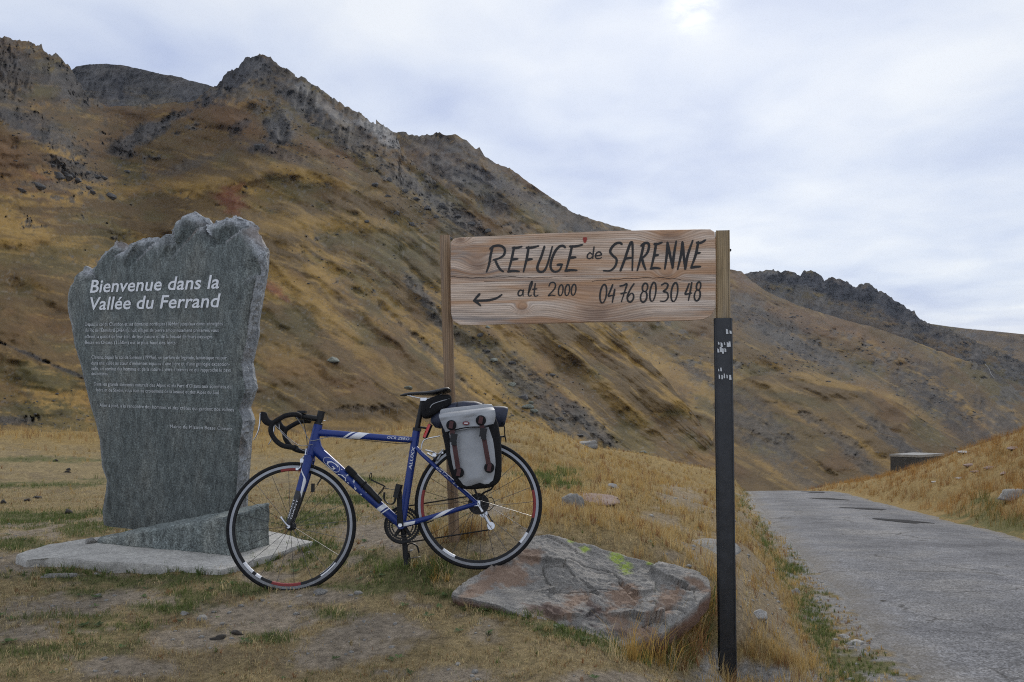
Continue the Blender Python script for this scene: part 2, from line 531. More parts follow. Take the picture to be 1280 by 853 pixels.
main = Sheet(-360, 925, 940, 350,
    [(-360, -30), (-200, 0), (-100, 22), (0, 45), (40, 54), (52, 58), (55, 66), (64, 67), (70, 66), (80, 76), (87, 81), (97, 100), (112, 122), (135, 134), (170, 133), (210, 129), (243, 127), (252, 117), (268, 106), (285, 93), (300, 79), (308, 74), (325, 68), (338, 72), (347, 80), (375, 96), (400, 112), (440, 137), (470, 154), (490, 164), (498, 175), (502, 190), (525, 211), (562, 240), (593, 263), (632, 288), (700, 345), (760, 400), (830, 470), (880, 535), (925, 612)],
    [(-360, 660), (925, 660)],
    [(-360, 480), (0, 640), (85, 760), (95, 950), (135, 1150), (245, 1250), (325, 1280), (500, 1120), (632, 820), (760, 600), (925, 300)],
    [(-360, 95), (300, 110), (632, 160), (925, 240)])
main_blobs = [
    # u, v, half length, half width, tilt, kind, strength
    (20, 90, 110, 34, 25, 'dark', 0.75), (0, 130, 90, 24, 30, 'scree', 0.7), (90, 110, 40, 24, 40, 'grey', 0.9), (52, 115, 26, 12, -10, 'olive', 0.8),
    (90, 150, 60, 18, 10, 'olive', 0.6), (60, 165, 55, 16, 30, 'grey', 0.75), (15, 150, 60, 10, 25, 'dark', 0.6),
    (20, 205, 90, 30, 28, 'rust', 0.55), (50, 222, 25, 6, 25, 'red', 0.3),
    (200, 145, 60, 12, -4, 'rust', 0.5), (185, 165, 45, 13, -25, 'grey', 0.9), (150, 186, 22, 10, 15, 'grey', 0.8), (100, 215, 45, 9, 20, 'grey', 0.85), (75, 232, 60, 6, 4, 'scree', 0.6),
    (300, 150, 45, 20, 25, 'rust', 0.6), (240, 205, 60, 8, -20, 'scree', 0.5),
    (300, 93, 55, 20, -35, 'dark', 0.95), (330, 90, 24, 22, 20, 'grey', 0.9), (375, 125, 60, 22, 42, 'grey', 0.9), (350, 160, 26, 34, 20, 'grey', 0.95), (300, 158, 22, 9, -30, 'dark', 0.7),
    (430, 165, 70, 26, 35, 'grey', 0.75), (400, 128, 55, 9, 38, 'pale', 0.6), (470, 160, 44, 13, 35, 'pale', 0.95), (485, 178, 18, 12, 45, 'pale', 0.7),
    (420, 195, 60, 12, 25, 'rust', 0.6), (350, 190, 60, 12, 15, 'scree', 0.55), (325, 186, 14, 7, 0, 'dark', 0.7),
    (520, 235, 70, 14, 36, 'grey', 0.85), (580, 275, 60, 12, 38, 'dark', 0.7), (500, 225, 40, 10, 30, 'scree', 0.6), (560, 270, 60, 20, 35, 'scree', 0.5),
    (320, 250, 70, 30, 5, 'gold', 0.3), (285, 250, 28, 34, 0, 'brown', 0.4),
    (390, 222, 90, 10, 14, 'gold', 0.8), (180, 235, 80, 10, -8, 'gold', 0.55), (440, 280, 90, 14, 4, 'gold', 0.75), (380, 280, 80, 14, 4, 'gold', 0.5), (430, 250, 60, 12, 6, 'brown', 0.7), (345, 362, 22, 7, 35, 'red', 0.6), (370, 345, 18, 6, 35, 'rust', 0.6), (325, 335, 10, 6, 30, 'red', 0.5),
    (60, 340, 90, 26, 4, 'brown', 0.6), (40, 400, 90, 40, 2, 'brown', 0.55), (70, 330, 60, 14, 10, 'olive', 0.7), (60, 300, 80, 10, 5, 'gold', 0.5), (40, 470, 70, 18, 8, 'olive', 0.9), (50, 515, 120, 14, 2, 'olive', 0.95), (15, 525, 40, 6, 0, 'grey', 0.7),
    (30, 440, 30, 2.6, 20, 'dark', 0.7), (70, 458, 50, 2.4, 22, 'dark', 0.75),
    (530, 370, 48, 7, 60, 'scree', 0.85), (510, 350, 20, 8, 60, 'scree', 0.8), (560, 410, 60, 10, 42, 'scree', 0.6), (500, 320, 80, 26, 30, 'olive', 0.5), (440, 430, 130, 12, 40, 'gold', 0.7), (400, 380, 100, 10, 42, 'gold', 0.6), (360, 450, 70, 30, 30, 'gold', 0.55), (480, 400, 110, 8, 42, 'olive', 0.6), (540, 440, 90, 5, 42, 'scree', 0.6),
    (420, 490, 110, 22, 8, 'brown', 0.75), (440, 512, 60, 4, -4, 'dark', 0.35), (430, 530, 120, 6, 0, 'gold', 0.5),
    (640, 420, 90, 14, 42, 'gold', 0.7), (640, 470, 110, 26, 40, 'olive', 0.5), (660, 480, 80, 26, 40, 'scree', 0.6), (700, 520, 70, 18, 38, 'scree', 0.7), (620, 500, 60, 8, 40, 'gold', 0.6), (720, 470, 100, 14, 40, 'brown', 0.6), (748, 540, 80, 14, 40, 'scree', 0.8), (790, 520, 120, 12, 42, 'gold', 0.5), (830, 560, 60, 14, 40, 'brown', 0.7),
    (293, 236, 16, 7, -8, 'red', 0.55), (288, 246, 19, 6, 5, 'red', 0.6), (294, 256, 20, 7, 4, 'red', 0.6), (290, 265, 15, 5, 10, 'red', 0.5), (352, 370, 20, 5, 35, 'red', 0.45),
]
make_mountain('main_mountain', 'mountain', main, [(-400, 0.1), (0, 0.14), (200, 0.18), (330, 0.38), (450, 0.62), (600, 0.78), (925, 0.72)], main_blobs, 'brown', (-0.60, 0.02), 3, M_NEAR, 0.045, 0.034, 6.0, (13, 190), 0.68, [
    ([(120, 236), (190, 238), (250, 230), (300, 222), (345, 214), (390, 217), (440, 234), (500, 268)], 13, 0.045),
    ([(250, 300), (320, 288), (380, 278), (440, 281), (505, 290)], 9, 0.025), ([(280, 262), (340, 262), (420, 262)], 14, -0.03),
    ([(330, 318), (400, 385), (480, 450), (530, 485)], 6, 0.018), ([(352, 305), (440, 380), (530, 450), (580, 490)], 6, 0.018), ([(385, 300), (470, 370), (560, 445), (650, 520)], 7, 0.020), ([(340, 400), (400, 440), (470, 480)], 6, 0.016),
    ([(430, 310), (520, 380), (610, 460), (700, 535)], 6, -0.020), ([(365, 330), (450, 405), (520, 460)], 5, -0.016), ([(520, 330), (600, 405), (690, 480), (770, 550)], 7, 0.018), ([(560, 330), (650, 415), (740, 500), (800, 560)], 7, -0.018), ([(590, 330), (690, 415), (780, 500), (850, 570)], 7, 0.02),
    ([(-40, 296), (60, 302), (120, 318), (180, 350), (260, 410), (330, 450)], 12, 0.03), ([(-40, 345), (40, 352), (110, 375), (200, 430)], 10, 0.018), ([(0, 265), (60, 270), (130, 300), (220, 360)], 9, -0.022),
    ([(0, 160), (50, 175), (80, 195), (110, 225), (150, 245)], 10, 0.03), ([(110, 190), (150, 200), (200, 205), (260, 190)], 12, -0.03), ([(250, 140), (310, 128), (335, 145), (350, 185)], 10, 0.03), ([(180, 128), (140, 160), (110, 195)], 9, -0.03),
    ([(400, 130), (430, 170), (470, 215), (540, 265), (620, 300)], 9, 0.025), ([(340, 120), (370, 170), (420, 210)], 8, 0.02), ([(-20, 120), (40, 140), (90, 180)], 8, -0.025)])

second = Sheet(470, 1700, 620, 260,
    [(470, 150), (490, 164), (497, 167), (510, 167), (522, 169), (540, 167), (546, 165), (556, 169), (570, 168), (585, 178), (596, 187), (599, 184), (606, 197), (622, 204), (640, 213), (660, 227), (675, 238), (700, 255), (720, 268), (745, 276), (785, 287), (830, 302), (870, 322), (905, 335), (915, 337), (927, 339), (934, 346), (943, 354), (961, 366), (1000, 383), (1050, 398), (1100, 412), (1150, 430), (1193, 446), (1240, 462), (1280, 497), (1340, 535), (1450, 585), (1700, 620)],
    [(470, 640), (1280, 660), (1700, 660)],
    [(470, 1700), (600, 1750), (785, 2000), (930, 2300), (1060, 2000), (1200, 1500), (1280, 1200), (1700, 700)],
    [(470, 300), (900, 260), (1280, 330), (1700, 350)])
second_blobs = [
    (560, 185, 70, 14, 10, 'dark', 0.6), (540, 205, 60, 16, 10, 'rust', 0.35), (600, 225, 40, 18, 30, 'dark', 0.8), (560, 215, 40, 14, 30, 'grey', 0.7), (640, 240, 60, 16, 35, 'dark', 0.7), (660, 228, 60, 6, 35, 'rust', 0.6), (700, 265, 70, 14, 30, 'dark', 0.6), (640, 260, 60, 14, 30, 'olive', 0.7), (620, 255, 25, 16, 30, 'dark', 0.7), (770, 295, 60, 8, 12, 'dark', 0.6),
    (920, 348, 30, 12, 30, 'rust', 0.7), (960, 400, 60, 14, 14, 'dark', 0.65), (930, 375, 40, 10, 10, 'dark', 0.5), (1010, 440, 80, 10, 28, 'grey', 0.85), (1060, 460, 70, 10, 28, 'scree', 0.7), (960, 420, 40, 10, 20, 'scree', 0.5),
    (1000, 400, 80, 10, 24, 'rust', 0.5), (1080, 420, 90, 8, 22, 'rust', 0.5), (1130, 430, 90, 10, 22, 'brown', 0.6), (1050, 480, 100, 6, 14, 'gold', 0.75), (980, 490, 90, 8, 18, 'gold', 0.6), (1120, 500, 100, 10, 30, 'gold', 0.5), (1180, 440, 60, 6, 25, 'gold', 0.5),
    (1000, 520, 120, 14, 26, 'gold', 0.6), (1060, 560, 120, 12, 32, 'gold', 0.55), (960, 560, 60, 26, 35, 'scree', 0.75), (1030, 540, 60, 10, 34, 'grey', 0.6), (1120, 550, 60, 20, 35, 'scree', 0.5), (1080, 590, 60, 12, 38, 'scree', 0.7), (930, 520, 30, 12, 30, 'dark', 0.5), (960, 500, 40, 8, 30, 'scree', 0.55),
    (1150, 490, 60, 26, 35, 'dark', 0.55), (1190, 520, 90, 20, 42, 'dark', 0.65), (1230, 500, 50, 14, 45, 'brown', 0.8), (1160, 460, 30, 10, 20, 'dark', 0.5), (1240, 466, 30, 8, 40, 'dark', 0.7), (1260, 540, 60, 18, 45, 'grey', 0.6),
    (770, 430, 200, 14, 30, 'gold', 0.55), (850, 470, 150, 14, 30, 'gold', 0.6), (720, 400, 90, 8, 35, 'gold', 0.5), (745, 450, 22, 10, 15, 'dark', 0.9), (790, 480, 60, 12, 35, 'brown', 0.5), (870, 465, 40, 6, 35, 'dark', 0.7), (700, 440, 70, 9, 42, 'scree', 0.65), (820, 520, 110, 12, 35, 'olive', 0.6), (860, 430, 60, 10, 25, 'brown', 0.5),
]
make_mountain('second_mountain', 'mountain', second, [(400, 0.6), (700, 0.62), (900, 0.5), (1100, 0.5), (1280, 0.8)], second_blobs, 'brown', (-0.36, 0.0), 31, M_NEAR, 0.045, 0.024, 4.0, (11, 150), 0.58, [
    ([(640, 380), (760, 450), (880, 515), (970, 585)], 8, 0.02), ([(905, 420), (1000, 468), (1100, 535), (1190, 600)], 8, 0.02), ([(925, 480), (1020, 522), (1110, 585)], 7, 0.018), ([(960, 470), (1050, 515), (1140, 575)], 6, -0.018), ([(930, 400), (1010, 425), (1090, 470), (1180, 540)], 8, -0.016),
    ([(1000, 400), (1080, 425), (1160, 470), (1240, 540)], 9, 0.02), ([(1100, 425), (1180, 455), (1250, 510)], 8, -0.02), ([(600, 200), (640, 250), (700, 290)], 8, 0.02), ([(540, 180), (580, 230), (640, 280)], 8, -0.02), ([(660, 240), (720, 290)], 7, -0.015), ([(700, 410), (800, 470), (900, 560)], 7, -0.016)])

spur = Sheet(840, 1330, 330, 170,
    [(840, 560), (870, 535), (895, 500), (920, 478), (940, 470), (965, 469), (990, 472), (1030, 477), (1065, 481), (1090, 488), (1130, 508), (1165, 533), (1200, 560), (1240, 592), (1280, 625), (1330, 655)],
    [(840, 660), (1330, 662)], [(840, 760), (1000, 780), (1130, 640), (1330, 420)], [(840, 240), (1330, 330)])
make_mountain('spur', 'mountain', spur, [(800, 0.5), (1000, 0.5), (1330, 0.75)], [
    (960, 545, 60, 30, 35, 'scree', 0.75), (1000, 500, 60, 9, 14, 'olive', 0.6), (1050, 482, 60, 4, 8, 'gold', 0.8), (1110, 500, 60, 4, 30, 'gold', 0.7), (1020, 530, 90, 7, 26, 'gold', 0.6), (1080, 560, 90, 7, 34, 'gold', 0.55), (1045, 545, 60, 10, 34, 'grey', 0.6), (1120, 550, 60, 10, 38, 'scree', 0.7), (930, 500, 50, 14, 25, 'dark', 0.45), (1090, 590, 60, 10, 36, 'scree', 0.6), (1150, 575, 50, 9, 40, 'dark', 0.4), (970, 590, 70, 7, 30, 'gold', 0.5), (940, 480, 60, 7, 10, 'gold', 0.5), (1000, 600, 60, 10, 30, 'scree', 0.5)],
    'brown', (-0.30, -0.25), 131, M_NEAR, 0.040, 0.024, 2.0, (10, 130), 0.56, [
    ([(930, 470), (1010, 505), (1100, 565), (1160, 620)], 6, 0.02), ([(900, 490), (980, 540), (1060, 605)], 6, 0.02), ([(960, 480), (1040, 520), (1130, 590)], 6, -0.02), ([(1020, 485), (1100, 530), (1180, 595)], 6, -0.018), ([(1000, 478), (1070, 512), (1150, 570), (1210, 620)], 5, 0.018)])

crags = Sheet(860, 1420, 300, 120,
    [(860, 352), (925, 346), (936, 341), (950, 339), (962, 337), (975, 340), (985, 338), (1000, 344), (1006, 339), (1014, 338), (1022, 341), (1031, 350), (1038, 346), (1046, 347), (1060, 353), (1070, 359), (1077, 354), (1088, 355), (1098, 362), (1112, 371), (1140, 388), (1152, 400), (1160, 405), (1180, 409), (1250, 440), (1420, 520)],
    [(860, 470), (1420, 620)], [(860, 3300), (1000, 3300), (1160, 2900), (1420, 2300)], [(860, 2400), (1420, 1900)])
make_mountain('crags', 'ridge', crags, [(800, 0.35), (1500, 0.35)], [
    (1000, 352, 90, 12, 6, 'dark', 0.97), (1060, 366, 80, 16, 18, 'dark', 0.97), (1120, 388, 60, 12, 34, 'dark', 0.9), (965, 343, 16, 6, 20, 'pale', 0.35), (1000, 380, 90, 12, 12, 'scree', 0.6), (1090, 410, 100, 10, 22, 'brown', 0.6), (1050, 395, 60, 8, 18, 'dark', 0.4), (1140, 430, 60, 8, 20, 'dark', 0.5)],
    'brown', (-0.1, 0.1), 57, M_FAR, 0.02, 0.018, 4.5, (10, 90), 0.35)

far = Sheet(1080, 1800, 260, 90,
    [(1080, 396), (1155, 404), (1200, 410), (1240, 414), (1280, 418), (1400, 424), (1800, 380)],
    [(1080, 560), (1800, 640)], [(1080, 4300), (1800, 3500)], [(1080, 2400), (1800, 1500)])
make_mountain('far', 'ridge', far, [(1000, 0.3), (1800, 0.3)], [
    (1215, 440, 40, 12, 20, 'brown', 0.6), (1205, 420, 60, 6, 6, 'dark', 0.4), (1225, 455, 40, 8, 30, 'scree', 0.5), (1265, 480, 40, 10, 10, 'gold', 0.5), (1260, 520, 60, 22, 40, 'dark', 0.8), (1250, 505, 60, 6, 40, 'scree', 0.5)],
    'brown', (-0.1, -0.05), 77, M_FAR, 0.02, 0.02, 1.2, (10, 120), 0.4)

cliff = Sheet(60, 300, 220, 90,
    [(60, 100), (85, 92), (96, 83), (110, 81), (130, 80), (150, 81), (165, 84), (200, 92), (225, 97), (255, 105), (275, 112), (300, 120)],
    [(60, 180), (300, 180)], [(60, 1750), (300, 1750)], [(60, 1450), (300, 1450)])
make_mountain('cliff', 'ridge', cliff, [(0, 0.1), (400, 0.1)], [
    (170, 105, 110, 26, 4, 'dark', 0.7), (120, 105, 40, 10, 20, 'grey', 0.8), (215, 108, 45, 14, 6, 'grey', 0.7), (130, 90, 40, 6, 2, 'scree', 0.5), (152, 112, 6, 20, 5, 'dark', 0.9), (235, 103, 30, 5, 15, 'scree', 0.6)],
    'grey', (0.0, 0.1), 91, M_FAR, 0.012, 0.014, 1.5, (12, 30), 0.2)

# ================================================================== GROUND
def road_left(Y):
    return np.interp(Y, [-5, 0, 2, 4.76, 8.4, 13.0, 22.2, 30, 37.6, 44, 50, 56, 70], [-0.1, 1.0, 1.48, 2.12, 2.96, 4.03, 6.19, 8.15, 10.1, 11.2, 11.2, 10.2, 5.0])
def road_z(Y):
    return 0.10 - 0.14 * Y - np.where(Y > 36, 0.0035 * (Y - 36) ** 2, 0) * np.where(Y > 62, 0.6, 1)
ROAD_W = 4.05
def cpt(u, v, Y):
    p = at(u, v, Y); return (p.x, p.y, p.z)
GC = []
for Y in (0.8, 1.6, 2.4, 3.3):
    for p in (-1.2, -0.7, -0.35, 0.0): GC.append((p * Y, Y, 0.0))
for Y in (0.8, 1.6): GC += [(0.3 * Y, Y, -0.03), (0.6 * Y, Y, -0.1), (1.2 * Y, Y, -0.15)]
GC += [(0.3 * 3.3, 3.3, -0.22), (0.15 * 3.3, 3.3, -0.05), (0.45 * 3.3, 3.3, -0.38)]
GC += [(-5, 4.5, -0.02), (-3.2, 4.5, -0.02), (-1.9, 4.5, -0.01), (-1.14, 4.5, -0.012), (-0.4, 4.4, 0.01), (0, 4.2, 0.0), (0.4, 3.95, -0.07), (0.5, 3.75, -0.09)]
GC += [(-3, 5.6, -0.03), (-1.6, 5.6, 0.0), (-0.9, 5.6, 0.04), (-0.34, 5.0, 0.16), (-0.1, 5.2, 0.17), (0.25, 5.2, 0.15), (0.6, 5.1, 0.08), (0.9, 5.1, -0.06)]
GC += [(0.36, 4.5, -0.12), (0.1, 4.55, 0.0), (0.6, 4.55, -0.16), (0.8, 4.6, -0.2), (0.36, 4.15, -0.1), (0.36, 4.8, -0.02), (-0.1, 4.45, 0.01)]
GC += [cpt(880, 800, 4.55), cpt(905, 745, 5.3), (1.15, 4.72, -0.66), (1.02, 4.62, -0.42), (1.3, 4.7, -0.66), (1.1, 4.4, -0.46), cpt(860, 850, 4.2), cpt(1000, 853, 4.62), cpt(930, 800, 5.1), cpt(930, 690, 8.0), cpt(870, 690, 6.7), cpt(905, 640, 11.0), cpt(985, 780, 5.8)]
GC += [cpt(0, 672, 6.0), cpt(-300, 672, 6.0), cpt(0, 640, 8.0), cpt(-300, 640, 8.0), cpt(60, 600, 14.0), cpt(-400, 598, 14.0), cpt(0, 548, 35), cpt(-500, 545, 33), cpt(120, 550, 35), cpt(200, 600, 14)]
GC += [cpt(450, 640, 7.2), cpt(350, 640, 7.4), cpt(450, 600, 12.5), cpt(250, 549, 35), cpt(330, 549, 35), cpt(400, 549, 34), cpt(450, 548, 33), cpt(500, 545, 31), cpt(540, 540, 29), cpt(580, 532, 27), cpt(450, 575, 20), cpt(330, 575, 20), cpt(530, 570, 17), cpt(560, 600, 10.5)]
GC += [cpt(640, 640, 6.4), cpt(700, 600, 10), cpt(640, 560, 17), cpt(640, 526, 25), cpt(612, 526, 26), cpt(685, 541, 26), cpt(727, 557, 27), cpt(752, 567, 29), cpt(790, 575, 31), cpt(840, 579, 33), cpt(890, 587, 36), cpt(930, 598, 42), cpt(780, 640, 8.2), cpt(800, 600, 17), cpt(860, 610, 17)]
for Y in (4.76, 8.4, 13.0, 22.2, 33, 44):
    for dx in (0.0, 2.0, 4.05): GC.append((float(road_left(Y)) + dx, Y, float(road_z(Y))))
for Y in (1.0, 2.5): GC.append((float(road_left(Y)) + 2, Y, float(road_z(Y)) - 0.02))
GC += [cpt(1280, 600, 20), cpt(1280, 541, 27), cpt(1200, 565, 33), cpt(1150, 584, 39), cpt(1108, 597, 46), cpt(1050, 606, 50), cpt(1400, 500, 25), cpt(1600, 520, 16), cpt(1850, 560, 10), cpt(1400, 600, 15)]
for p in (-1.2, -0.7, -0.3, -0.15, 0.0): GC += [(p * 45, 45, -4.8), (p * 60, 60, -9.0), (p * 110, 110, -24.0)]
for p in (0.2, 0.45, 0.6): GC += [(p * 60, 60, -12.0), (p * 110, 110, -26.0)]
GC += [(1.2 * 60, 60, -9.0), (1.2 * 110, 110, -24.0), (0.58 * 44, 44, -5.6)]
GC = np.array(GC, float)

def tps_fit(Q, z, lam=1e-4):
    n = len(Q)
    d = np.linalg.norm(Q[:, None] - Q[None], axis=-1)
    K = np.where(d > 0, d * d * np.log(d + 1e-12), 0) + lam * np.eye(n)
    Pm = np.concatenate([np.ones((n, 1)), Q], 1)
    A = np.block([[K, Pm], [Pm.T, np.zeros((3, 3))]])
    return np.linalg.solve(A, np.concatenate([z, np.zeros(3)]))
GQ = np.stack([GC[:, 0] / GC[:, 1] * 1.6, np.log(GC[:, 1])], 1)
GW = tps_fit(GQ, GC[:, 2], 2e-3)
def g_smooth(X, Y):
    X = np.atleast_1d(np.asarray(X, float)); Y = np.maximum(np.atleast_1d(np.asarray(Y, float)), 0.7)
    q = np.stack([X / Y * 1.6, np.log(Y)], 1)
    out = np.empty(len(X))
    for i in range(0, len(X), 40000):
        s = q[i:i + 40000]
        d2 = ((s[:, None] - GQ[None]) ** 2).sum(-1)
        out[i:i + 40000] = (0.5 * d2 * np.log(d2 + 1e-14)) @ GW[:-3] + GW[-3] + s @ GW[-2:]
    return out
def road_mask(X, Y, soft=0.9):
    a = X - road_left(Y)
    return sstep(-soft, 0.0, a) * sstep(ROAD_W + soft, ROAD_W, a)
POST_DIP = 0.0
def ground_z(X, Y, bumps=True):
    X = np.atleast_1d(np.asarray(X, float)); Y = np.atleast_1d(np.asarray(Y, float))
    z = g_smooth(X, Y)
    z = z - POST_DIP * np.exp(-(((X - 1.16) / 0.42) ** 2 + ((Y - 4.6) / 0.55) ** 2))
    m = road_mask(X, Y)
    if bumps:
        n = 0.030 * fbm(X * 1.3, Y * 1.3, oct=3, seed=201) + 0.014 * fbm(X * 7, Y * 7, oct=4, gain=0.6, seed=202)
        n = n + 0.10 * sstep(7, 16, Y) * fbm(X * 0.45, Y * 0.45, oct=3, seed=203)
        z = z + n * (1 - m)
    return z * (1 - m) + road_z(Y) * m
def gz(x, y): return float(ground_z(x, y)[0])
def on_ground(u, v, y0=2.0, y1=60):
    Ys = np.exp(np.linspace(math.log(y0), math.log(y1), 700))
    zr = CAMZ + (CY - v) / F * Ys
    g = ground_z((u - CX) / F * Ys, Ys)
    k = np.argmax(zr <= g)
    return at(u, v, float(Ys[k]))

# what covers the ground, by place
SOIL = [(60, 758, 100, 16, -4), (150, 748, 60, 10, 0), (30, 792, 60, 14, -5), (330, 775, 70, 16, 5), (430, 805, 70, 30, -10), (475, 785, 60, 16, 0), (470, 668, 60, 22, 4), (140, 715, 40, 7, 0), (20, 705, 40, 16, 0), (330, 722, 40, 9, 0), (395, 745, 50, 9, 0),
        (885, 690, 55, 20, 6), (930, 715, 44, 60, 20), (958, 770, 48, 44, 45), (905, 700, 50, 26, 10), (992, 802, 34, 18, 40), (930, 650, 16, 24, 0), (905, 655, 34, 26, 35), (960, 745, 44, 36, 40), (925, 770, 30, 60, 0), (860, 625, 40, 18, 20), (830, 650, 30, 14, 10), (250, 800, 60, 12, 0), (150, 835, 60, 10, 0), (560, 845, 80, 12, 0), (760, 850, 60, 12, 0), (660, 668, 34, 14, 20), (620, 640, 40, 9, 8)]
GREEN = [(300, 735, 60, 9, 0), (440, 700, 50, 16, 0), (560, 745, 50, 9, 8), (70, 770, 90, 10, 2), (120, 785, 60, 8, 0), (40, 815, 60, 9, 0), (230, 760, 60, 8, 0), (330, 800, 50, 8, 0), (110, 722, 120, 13, 3), (240, 722, 80, 10, 4), (100, 742, 60, 9, 0), (370, 690, 70, 24, -8), (400, 650, 60, 14, 0), (510, 715, 75, 20, 0), (470, 735, 80, 10, 0), (620, 762, 70, 12, 12), (700, 790, 80, 14, 14), (790, 812, 60, 14, 8), (60, 606, 110, 5, -2), (40, 652, 140, 16, 0), (110, 660, 80, 12, -6), (20, 680, 60, 12, 0), (60, 575, 120, 4, 0), (240, 745, 40, 8, 0), (420, 770, 40, 6, 0), (180, 757, 30, 6, 0), (430, 625, 60, 8, 0), (455, 600, 40, 6, 0),
         (956, 680, 16, 40, -8), (985, 718, 26, 24, 40), (1015, 775, 30, 50, -30), (1065, 835, 50, 34, 30), (1250, 655, 70, 14, 12), (1235, 628, 24, 8, 0), (700, 590, 30, 6, 10), (860, 780, 40, 30, 0), (690, 603, 40, 8, 10), (930, 640, 14, 26, 0)]
def uv_of(X, Y, Z): return CX + X / Y * F, CY - (Z - CAMZ) / Y * F
def cover(X, Y, Z):
    U, V = uv_of(X, Y, Z)
    n = fbm(X * 2.1, Y * 2.1, oct=4, seed=301); n2 = fbm(X * 9, Y * 9, oct=3, seed=302)
    n3 = fbm(X * 34, Y * 34, oct=3, seed=304)
    wob = 0.75 * n + 0.55 * n2 + 0.35 * n3
    soil = np.zeros(len(X)); green = np.zeros(len(X))
    for b in SOIL: soil = np.maximum(soil, blob_mask(U, V, b, wob))
    for b in GREEN: green = np.maximum(green, blob_mask(U, V, b, wob))
    near = sstep(9, 6, Y) * sstep(700, 560, U)
    soil = np.maximum(soil, near * sstep(0.26, 0.5, n + 0.5 * n2) * 0.9)
    green = np.maximum(green, near * sstep(0.38, 0.75, fbm(X * 1.7 + 40, Y * 1.7, oct=4, seed=303) + 0.4 * n2 + 0.3 * n3) * 0.55)
    gravel = blob_mask(U, V, (965, 850, 100, 26, 6), wob * 0.6)
    gravel = np.maximum(gravel, blob_mask(U, V, (900, 842, 40, 26, 0), wob * 0.6))
    gravel = np.maximum(gravel, sstep(-0.22, 0.02, X - road_left(Y) + 0.35 * n2 + 0.25 * n) * sstep(-0.2, 0.2, road_left(Y) + 0.6 - X))
    # long golden grass
    left = sstep(17, 24, Y + 3 * n)
    right = sstep(600, 660, U + 60 * n) * sstep(5.0, 5.6, Y)
    gold = np.maximum(left, right)
    verge = sstep(-1.7, -1.2, X - road_left(Y) + 0.4 * n) * sstep(-0.15, -0.5, X - road_left(Y) + 0.3 * n2)
    gold = np.maximum(gold, verge * sstep(4.2, 5.0, Y))
    bank = sstep(ROAD_W + 0.1, ROAD_W + 0.9, X - road_left(Y) + 0.5 * n)
    gold = np.maximum(gold, bank)
    return soil, green * (1 - 0.7 * soil), np.clip(gravel, 0, 1), gold, n, n2

C_DRY = (0.31, 0.235, 0.118); C_GOLD = (0.30, 0.20, 0.068); C_GREEN = (0.115, 0.125, 0.042); C_SOIL = (0.305, 0.252, 0.192); C_GRAV = (0.29, 0.275, 0.255); C_DARKSOIL = (0.145, 0.112, 0.080)
def build_ground():
    nu, nq = 560, 390
    p = np.linspace(-1.25, 1.35, nu)
    q = np.linspace(math.log(0.9), math.log(120), nq)
    # more rows close by
    Yr = np.exp(q)
    X = (p[None] * Yr[:, None]).ravel(); Y = np.broadcast_to(Yr[:, None], (nq, nu)).ravel().copy()
    Z = ground_z(X, Y)
    Z = Z - 0.06 * sstep(0.02, 0.35, X - road_left(Y)) * sstep(0.02, 0.35, ROAD_W + road_left(Y) - X)
    soil, green, grav, gold, n, n2 = cover(X, Y, Z)
    c = np.tile(np.array(C_DRY), (len(X), 1))
    c = lerp_c(c, C_DARKSOIL, sstep(0.05, 0.5, -n + 0.6 * n2) * 0.4 * (1 - gold))
    c = lerp_c(c, C_GOLD, gold * 0.9)
    c = lerp_c(c, C_GREEN, green * 0.75)
    c = lerp_c(c, C_SOIL, soil * 0.9 * (1 - 0.35 * gold))
    c = lerp_c(c, C_GRAV, grav)
    c = c * (1 + 0.22 * fbm(X * 30, Y * 30, oct=2, seed=305))[:, None]
    me = fast_mesh('ground', np.stack([X, Y, Z], -1), grid_faces(nq, nu), np.clip(c, 0.02, 0.8), dict(rock=np.maximum(soil, grav)), smooth=True)
    m, nt, b, N, L = new_mat('turf_and_soil')
    a = N('ShaderNodeAttribute'); a.attribute_name = 'Col'
    tc = N('ShaderNodeTexCoord')
    n1 = tex_noise(N, L, tc.outputs['Object'], 26, 7, 0.7)
    n2_ = tex_noise(N, L, tc.outputs['Object'], 150, 4, 0.7)
    c1 = tex_mix(N, L, 1.0, a.outputs['Color'], tex_ramp(N, L, n1, [(0.3, 0.52), (0.5, 1.0), (0.7, 1.48)]), 'MULTIPLY')
    c1 = tex_mix(N, L, 1.0, c1, tex_ramp(N, L, n2_, [(0.3, 0.62), (0.5, 1.0), (0.68, 1.42)]), 'MULTIPLY')
    L(c1, b.inputs['Base Color']); b.inputs['Roughness'].default_value = 0.95; b.inputs['Specular IOR Level'].default_value = 0.15
    h = N('ShaderNodeMath'); h.operation = 'MULTIPLY_ADD'; L(n1, h.inputs[0]); h.inputs[1].default_value = 1.5; L(n2_, h.inputs[2])
    tex_bump(N, L, h.outputs[0], 0.9, 0.022, b)
    structure(link('ground', me, m))
build_ground()

